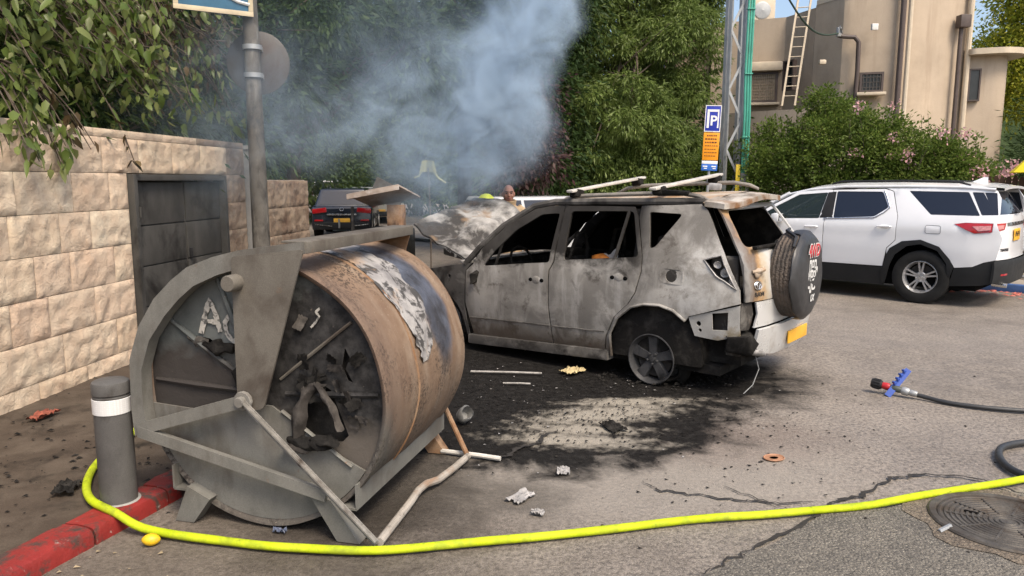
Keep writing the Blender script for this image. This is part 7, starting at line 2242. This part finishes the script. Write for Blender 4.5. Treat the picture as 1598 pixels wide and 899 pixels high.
litter("fallen_petals", "fallen red and pink petals under the white car's tail", 260, (8.3, 12.2), (.5, .35), .035, simple("fallen_petal_red", (.42, .12, .09), .7, var=.4, vs=20), 8, .4)

# melted yellow thing in the branches behind
yq = site(668, 262, 13.0)
yo = empty("yellow_tatter", (yq.x, yq.y, 0), 0, "yellow plastic tatter on a thin stake in the smoke above the wreckage", "plastic scrap")
mb = MB(); mb.grid(lambda u, v: Vector(((u - .5) * .30 * (1 - .3 * v), .05 * math.sin(u * 5), yq.z + (v - .4) * .20 + .012 * math.sin(u * 4))), 8, 6); mb.grid(lambda u, v: Vector(((u - .5) * .30 * (1 - .3 * v), .05 * math.sin(u * 5) + .02, yq.z + (v - .4) * .20 + .012 * math.sin(u * 4))), 8, 6, True); mb.build("sheet", simple("yellow_plastic", (.36, .34, .10), .5, var=.2), yo, 60)
mb = MB(); mb.tube([(.08, 0, yq.z - .05), (.18, .0, yq.z - .18), (.30, 0, yq.z - .26)], .02, 6); mb.tube([(-.10, 0, yq.z - .05), (-.16, 0, yq.z - .14), (-.24, 0, yq.z - .17)], .014, 6); mb.build("strips", simple("yellow_plastic_strip", (.36, .34, .10), .5), yo)
mb = MB(); mb.tube([(.02, .03, 0), (.03, .03, 1), (.0, .03, yq.z)], .014, 6); mb.build("stake", M['bark'], yo)

# ------------------------------------------------------------------ firefighters
def remeshed(mb, name, voxel, mat, parent, smooth=True, iters=3):
    me = bpy.data.meshes.new("tmp"); me.from_pydata(mb.v, [], mb.f); me.update()
    ob = bpy.data.objects.new("tmp", me); COL.objects.link(ob)
    md = ob.modifiers.new("r", 'REMESH'); md.mode = 'VOXEL'; md.voxel_size = voxel; md.use_smooth_shade = True
    if iters:
        ms = ob.modifiers.new("s", 'SMOOTH'); ms.factor = .5; ms.iterations = iters
    dg = bpy.context.evaluated_depsgraph_get()
    m2 = bpy.data.meshes.new_from_object(ob.evaluated_get(dg))
    bpy.data.objects.remove(ob); bpy.data.meshes.remove(me)
    m2.name = name; m2.materials.clear(); m2.materials.append(mat)
    m2.polygons.foreach_set("use_smooth", [True] * len(m2.polygons))
    o = bpy.data.objects.new(name, m2); COL.objects.link(o); o.parent = parent
    return o
def person(label, loc, rz, H, lean, helmet=None):
    o = empty("person", loc, rz, label, "person", "firefighters behind the bonnet")
    k = H / 1.74
    S = lambda x, y, z: Vector((x * k, y * k - lean * max(0, z - .95) * k, z * k))
    body = MB()
    # faces -y. legs, trunk, arms, hands
    for s in (-1, 1):
        body.tube([S(s * .10, .02, .04), S(s * .10, .02, .28), S(s * .105, 0, .50), S(s * .10, 0, .72), S(s * .085, .0, .92)], [.045 * k, .056 * k, .058 * k, .078 * k, .09 * k], 12)
        body.tube([S(s * .10, .07, .04), S(s * .11, -.06, .035), S(s * .115, -.17, .03)], [.04 * k, .042 * k, .03 * k], 10)
        body.tube([S(s * .16, .02, 1.42), S(s * .215, .03, 1.36), S(s * .26, .02, 1.10), S(s * .25, -.10, .90), S(s * .22, -.26, .88)], [.05 * k, .055 * k, .043 * k, .038 * k, .028 * k], 12)
        body.bbox(S(s * .215, -.31, .875), (.035 * k, .09 * k, .08 * k), .014 * k)
        for f in range(4):
            zz = .845 + f * .02
            body.tube([S(s * .213, -.345, zz), S(s * .205, -.385, zz - .005), S(s * .19, -.405 + abs(f - 1.5) * .006, zz - .018), S(s * .175, -.395, zz - .02)], [.0095 * k, .009 * k, .0085 * k, .007 * k], 7)
        body.tube([S(s * .20, -.29, .90), S(s * .185, -.325, .915), S(s * .175, -.355, .912)], [.012 * k, .010 * k, .008 * k], 7)
    body.tube([S(0, .0, .88), S(0, .0, 1.0), S(0, -.01, 1.18), S(0, 0, 1.34), S(0, .01, 1.43), S(0, .015, 1.48)], [.145 * k, .14 * k, .14 * k, .165 * k, .13 * k, .07 * k], 16)
    body.tube([S(0, .015, 1.42), S(0, .005, 1.52), S(0, -.005, 1.58)], [.062 * k, .056 * k, .058 * k], 12)
    hc = S(0, -.015, 1.632)
    hb = MB(); hb.ball(hc, (.076 * k, .096 * k, .118 * k), 24, 18); body.v += []; body.add(hb.v, hb.f)
    jaw = MB(); jaw.ball(hc + Vector((0, -.028, -.058)) * k, (.060 * k, .066 * k, .062 * k), 18, 12); body.add(jaw.v, jaw.f)
    body.tube([hc + Vector((0, -.090, .022)) * k, hc + Vector((0, -.106, -.01)) * k, hc + Vector((0, -.116, -.032)) * k], [.010 * k, .013 * k, .018 * k], 8)
    body.tube([hc + Vector((-.05, -.078, .030)) * k, hc + Vector((0, -.095, .034)) * k, hc + Vector((.05, -.078, .030)) * k], .013 * k, 8)
    for s in (-1, 1):
        e = MB(); e.ball(hc + Vector((s * .078, .008, -.008)) * k, (.013 * k, .022 * k, .034 * k), 10, 8); body.add(e.v, e.f)
        e = MB(); e.ball(hc + Vector((s * .040, -.072, -.028)) * k, (.022 * k, .02 * k, .022 * k), 10, 8); body.add(e.v, e.f)
    skin = simple("skin", (.36, .17, .115), .5, var=.12, vs=12, bump=.1, bs=90)
    bo = remeshed(body, "body", .009, skin, o)
    for s in (-1, 1):
        mb = MB(); mb.ball(hc + Vector((s * .031, -.088, .006)) * k, (.012 * k, .008 * k, .008 * k), 10, 8); ey = mb.build("eye", simple("eye_dark", (.03, .02, .017), .3), bo)
        mb = MB(); mb.tube([hc + Vector((s * .014, -.106, .026)) * k, hc + Vector((s * .034, -.101, .033)) * k, hc + Vector((s * .055, -.086, .026)) * k], [.004, .005, .003], 6); mb.build("eyebrow", simple("brow_dark", (.035, .022, .016), .8), bo)
    mb = MB(); mb.tube([hc + Vector((-.028, -.090, -.062)) * k, hc + Vector((0, -.101, -.060)) * k, hc + Vector((.028, -.090, -.062)) * k], [.004, .007, .004], 6); mb.build("mouth", simple("lip", (.20, .055, .045), .5), bo)
    # coat and trousers
    coat = MB()
    coat.tube([S(0, 0, .72), S(0, .0, .95), S(0, -.01, 1.18), S(0, 0, 1.34), S(0, .01, 1.43), S(0, .015, 1.49)], [.20 * k, .19 * k, .18 * k, .195 * k, .165 * k, .085 * k], 20)
    for s in (-1, 1):
        coat.tube([S(s * .12, .01, 1.43), S(s * .215, .03, 1.37), S(s * .265, .02, 1.10), S(s * .255, -.09, .92), S(s * .235, -.20, .895)], [.075 * k, .078 * k, .066 * k, .060 * k, .052 * k], 14)
    tan = simple("tan_turnout_fabric", (.42, .30, .175), .85, var=.15, vs=6, bump=.4, bs=40)
    co = remeshed(coat, "coat", .012, tan, bo)
    mb = MB(); mb.lathe([(.080 * k, -.05), (.100 * k, -.03), (.110 * k, .045), (.098 * k, .05), (.085 * k, .0)], S(0, .012, 1.50), (0, -.15, 1), 24, close=True); mb.build("collar", tan, bo)
    for s in (-1, 1):
        mb = MB(); mb.tube([S(s * .075, -.175, 1.44), S(s * .08, -.205, 1.25), S(s * .08, -.20, .9)], .016 * k, 6); mb.build("dark_stripe", M['black_plastic'], bo)
    tr = MB()
    for s in (-1, 1):
        tr.tube([S(s * .10, .02, .10), S(s * .105, .01, .45), S(s * .095, 0, .80), S(s * .08, 0, .95)], [.085 * k, .088 * k, .105 * k, .11 * k], 14)
    remeshed(tr, "trousers", .014, tan, bo)
    for s in (-1, 1):
        mb = MB(); mb.tube([S(s * .10, .075, .05), S(s * .105, .0, .06), S(s * .115, -.12, .045), S(s * .117, -.20, .035)], [.052, .058, .052, .034], 12); mb.tube([S(s * .10, .03, .05), S(s * .10, .03, .25)], .072, 12); mb.build("boot", M['black_plastic'], bo)
    if helmet:
        mb = MB(); mb.ball((0, 0, 0), (.125 * k, .155 * k, .145 * k), 28, 16); mb.v = [(x, y, max(z, -.02)) for x, y, z in mb.v]
        mb.lathe([(.12 * k, -.02), (.165 * k, -.035), (.17 * k, -.028), (.12 * k, -.005)], (0, 0, 0), (0, 0, 1), 28, close=True)
        mb.v = [tuple(Vector((p[0], p[1], p[2])) + hc + Vector((0, .01, .03)) * k) for p in mb.v]
        mb.build("helmet", helmet, bo, 40)
    return o
person("bald man in a tan firefighter coat standing behind the burnt bonnet", (-.05, 10.05, 0), R(4), 1.735, .04)
person("person in a bright yellow helmet half hidden behind the burnt bonnet", (-.29, 10.75, 0), R(-50), 1.56, .16, simple("yellow_helmet", (.72, .78, .02), .35, var=.08))

# ------------------------------------------------------------------ smoke
def smoke():
    x0, x1, y0, y1, z0, z1 = -4.9, 1.5, 7.1, 11.9, .95, 6.4
    mb = MB(); mb.box(((x0 + x1) / 2, (y0 + y1) / 2, (z0 + z1) / 2), (x1 - x0, y1 - y0, z1 - z0))
    m = bpy.data.materials.new("smoke"); m.use_nodes = True
    nt = m.node_tree; nt.nodes.clear()
    out = nt.nodes.new("ShaderNodeOutputMaterial")
    pv = nt.nodes.new("ShaderNodeVolumePrincipled")
    pv.inputs['Color'].default_value = (.66, .83, 1.0, 1)
    pv.inputs['Anisotropy'].default_value = .1
    t = NT(nt)
    warp = t.noise(1.1, 3, .5)
    comb = nt.nodes.new("ShaderNodeTexNoise"); comb.inputs['Scale'].default_value = .9; comb.inputs['Detail'].default_value = 2
    t.link(t.co, comb.inputs['Vector'])
    vm = nt.nodes.new("ShaderNodeVectorMath"); vm.operation = 'MULTIPLY_ADD'
    t.link(comb.outputs[1], vm.inputs[0]); vm.inputs[1].default_value = (1.1, 1.1, 1.1)
    sh = nt.nodes.new("ShaderNodeVectorMath"); sh.operation = 'SUBTRACT'; t.link(t.co, sh.inputs[0]); sh.inputs[1].default_value = (.55, .55, .55)
    t.link(sh.outputs[0], vm.inputs[2])
    wv = vm.outputs[0]
    E = SMOKE_BLOBS
    tot = None
    for (loc_, rad, w) in E:
        mp = t.mapping(loc_, (0, 0, 0), rad, 'TEXTURE', wv)
        ln = nt.nodes.new("ShaderNodeVectorMath"); ln.operation = 'LENGTH'; t.link(mp, ln.inputs[0])
        mr = nt.nodes.new("ShaderNodeMapRange"); mr.interpolation_type = 'SMOOTHSTEP'
        mr.inputs[1].default_value = .0; mr.inputs[2].default_value = 1.5; mr.inputs[3].default_value = w; mr.inputs[4].default_value = 0
        t.link(ln.outputs['Value'], mr.inputs[0])
        tot = mr.outputs[0] if tot is None else t.math('ADD', tot, mr.outputs[0])
    n = t.noise(2.3, 8, .70, .5, wv)
    den = t.math('MULTIPLY', tot, t.ramp(n, [(.38, .04), (.50, .5), (.63, 2.0)]))
    den = t.math('MULTIPLY', den, SMOKE_DENSITY)
    t.link(den, pv.inputs['Density'])
    t.link(pv.outputs[0], out.inputs['Volume'])
    o = mb.build("smoke", m, None, 0)
    tag(o, "bluish white smoke rising from the burnt bonnet and drifting left", kind='stuff')
    return o
SMOKE_DENSITY = 2.1
SMOKE_BLOBS = [((.12, 9.4, 3.6), (.48, .7, .95), 1.3), ((.30, 9.5, 4.6), (.55, .8, .9), 1.2), ((-.20, 9.4, 2.85), (.60, .8, .80), 1.25), ((-.48, 9.4, 2.2), (.50, .6, .60), .95), ((-1.15, 9.4, 2.65), (.80, .8, .70), .30),
               ((-.95, 9.3, 1.9), (.55, .6, .45), .32), ((-2.1, 9.5, 2.45), (1.1, .9, .6), .17), ((-2.95, 8.7, 2.6), (1.1, 1.2, .9), .07), ((-2.6, 7.9, 2.7), (.7, .6, .9), .05), ((-3.5, 8.5, 2.1), (.8, .9, .8), .05), ((-1.05, 8.9, 1.5), (.35, .4, .40), .2), ((-1.3, 9.7, 3.5), (1.3, 1.0, 1.0), .11)]
smoke()
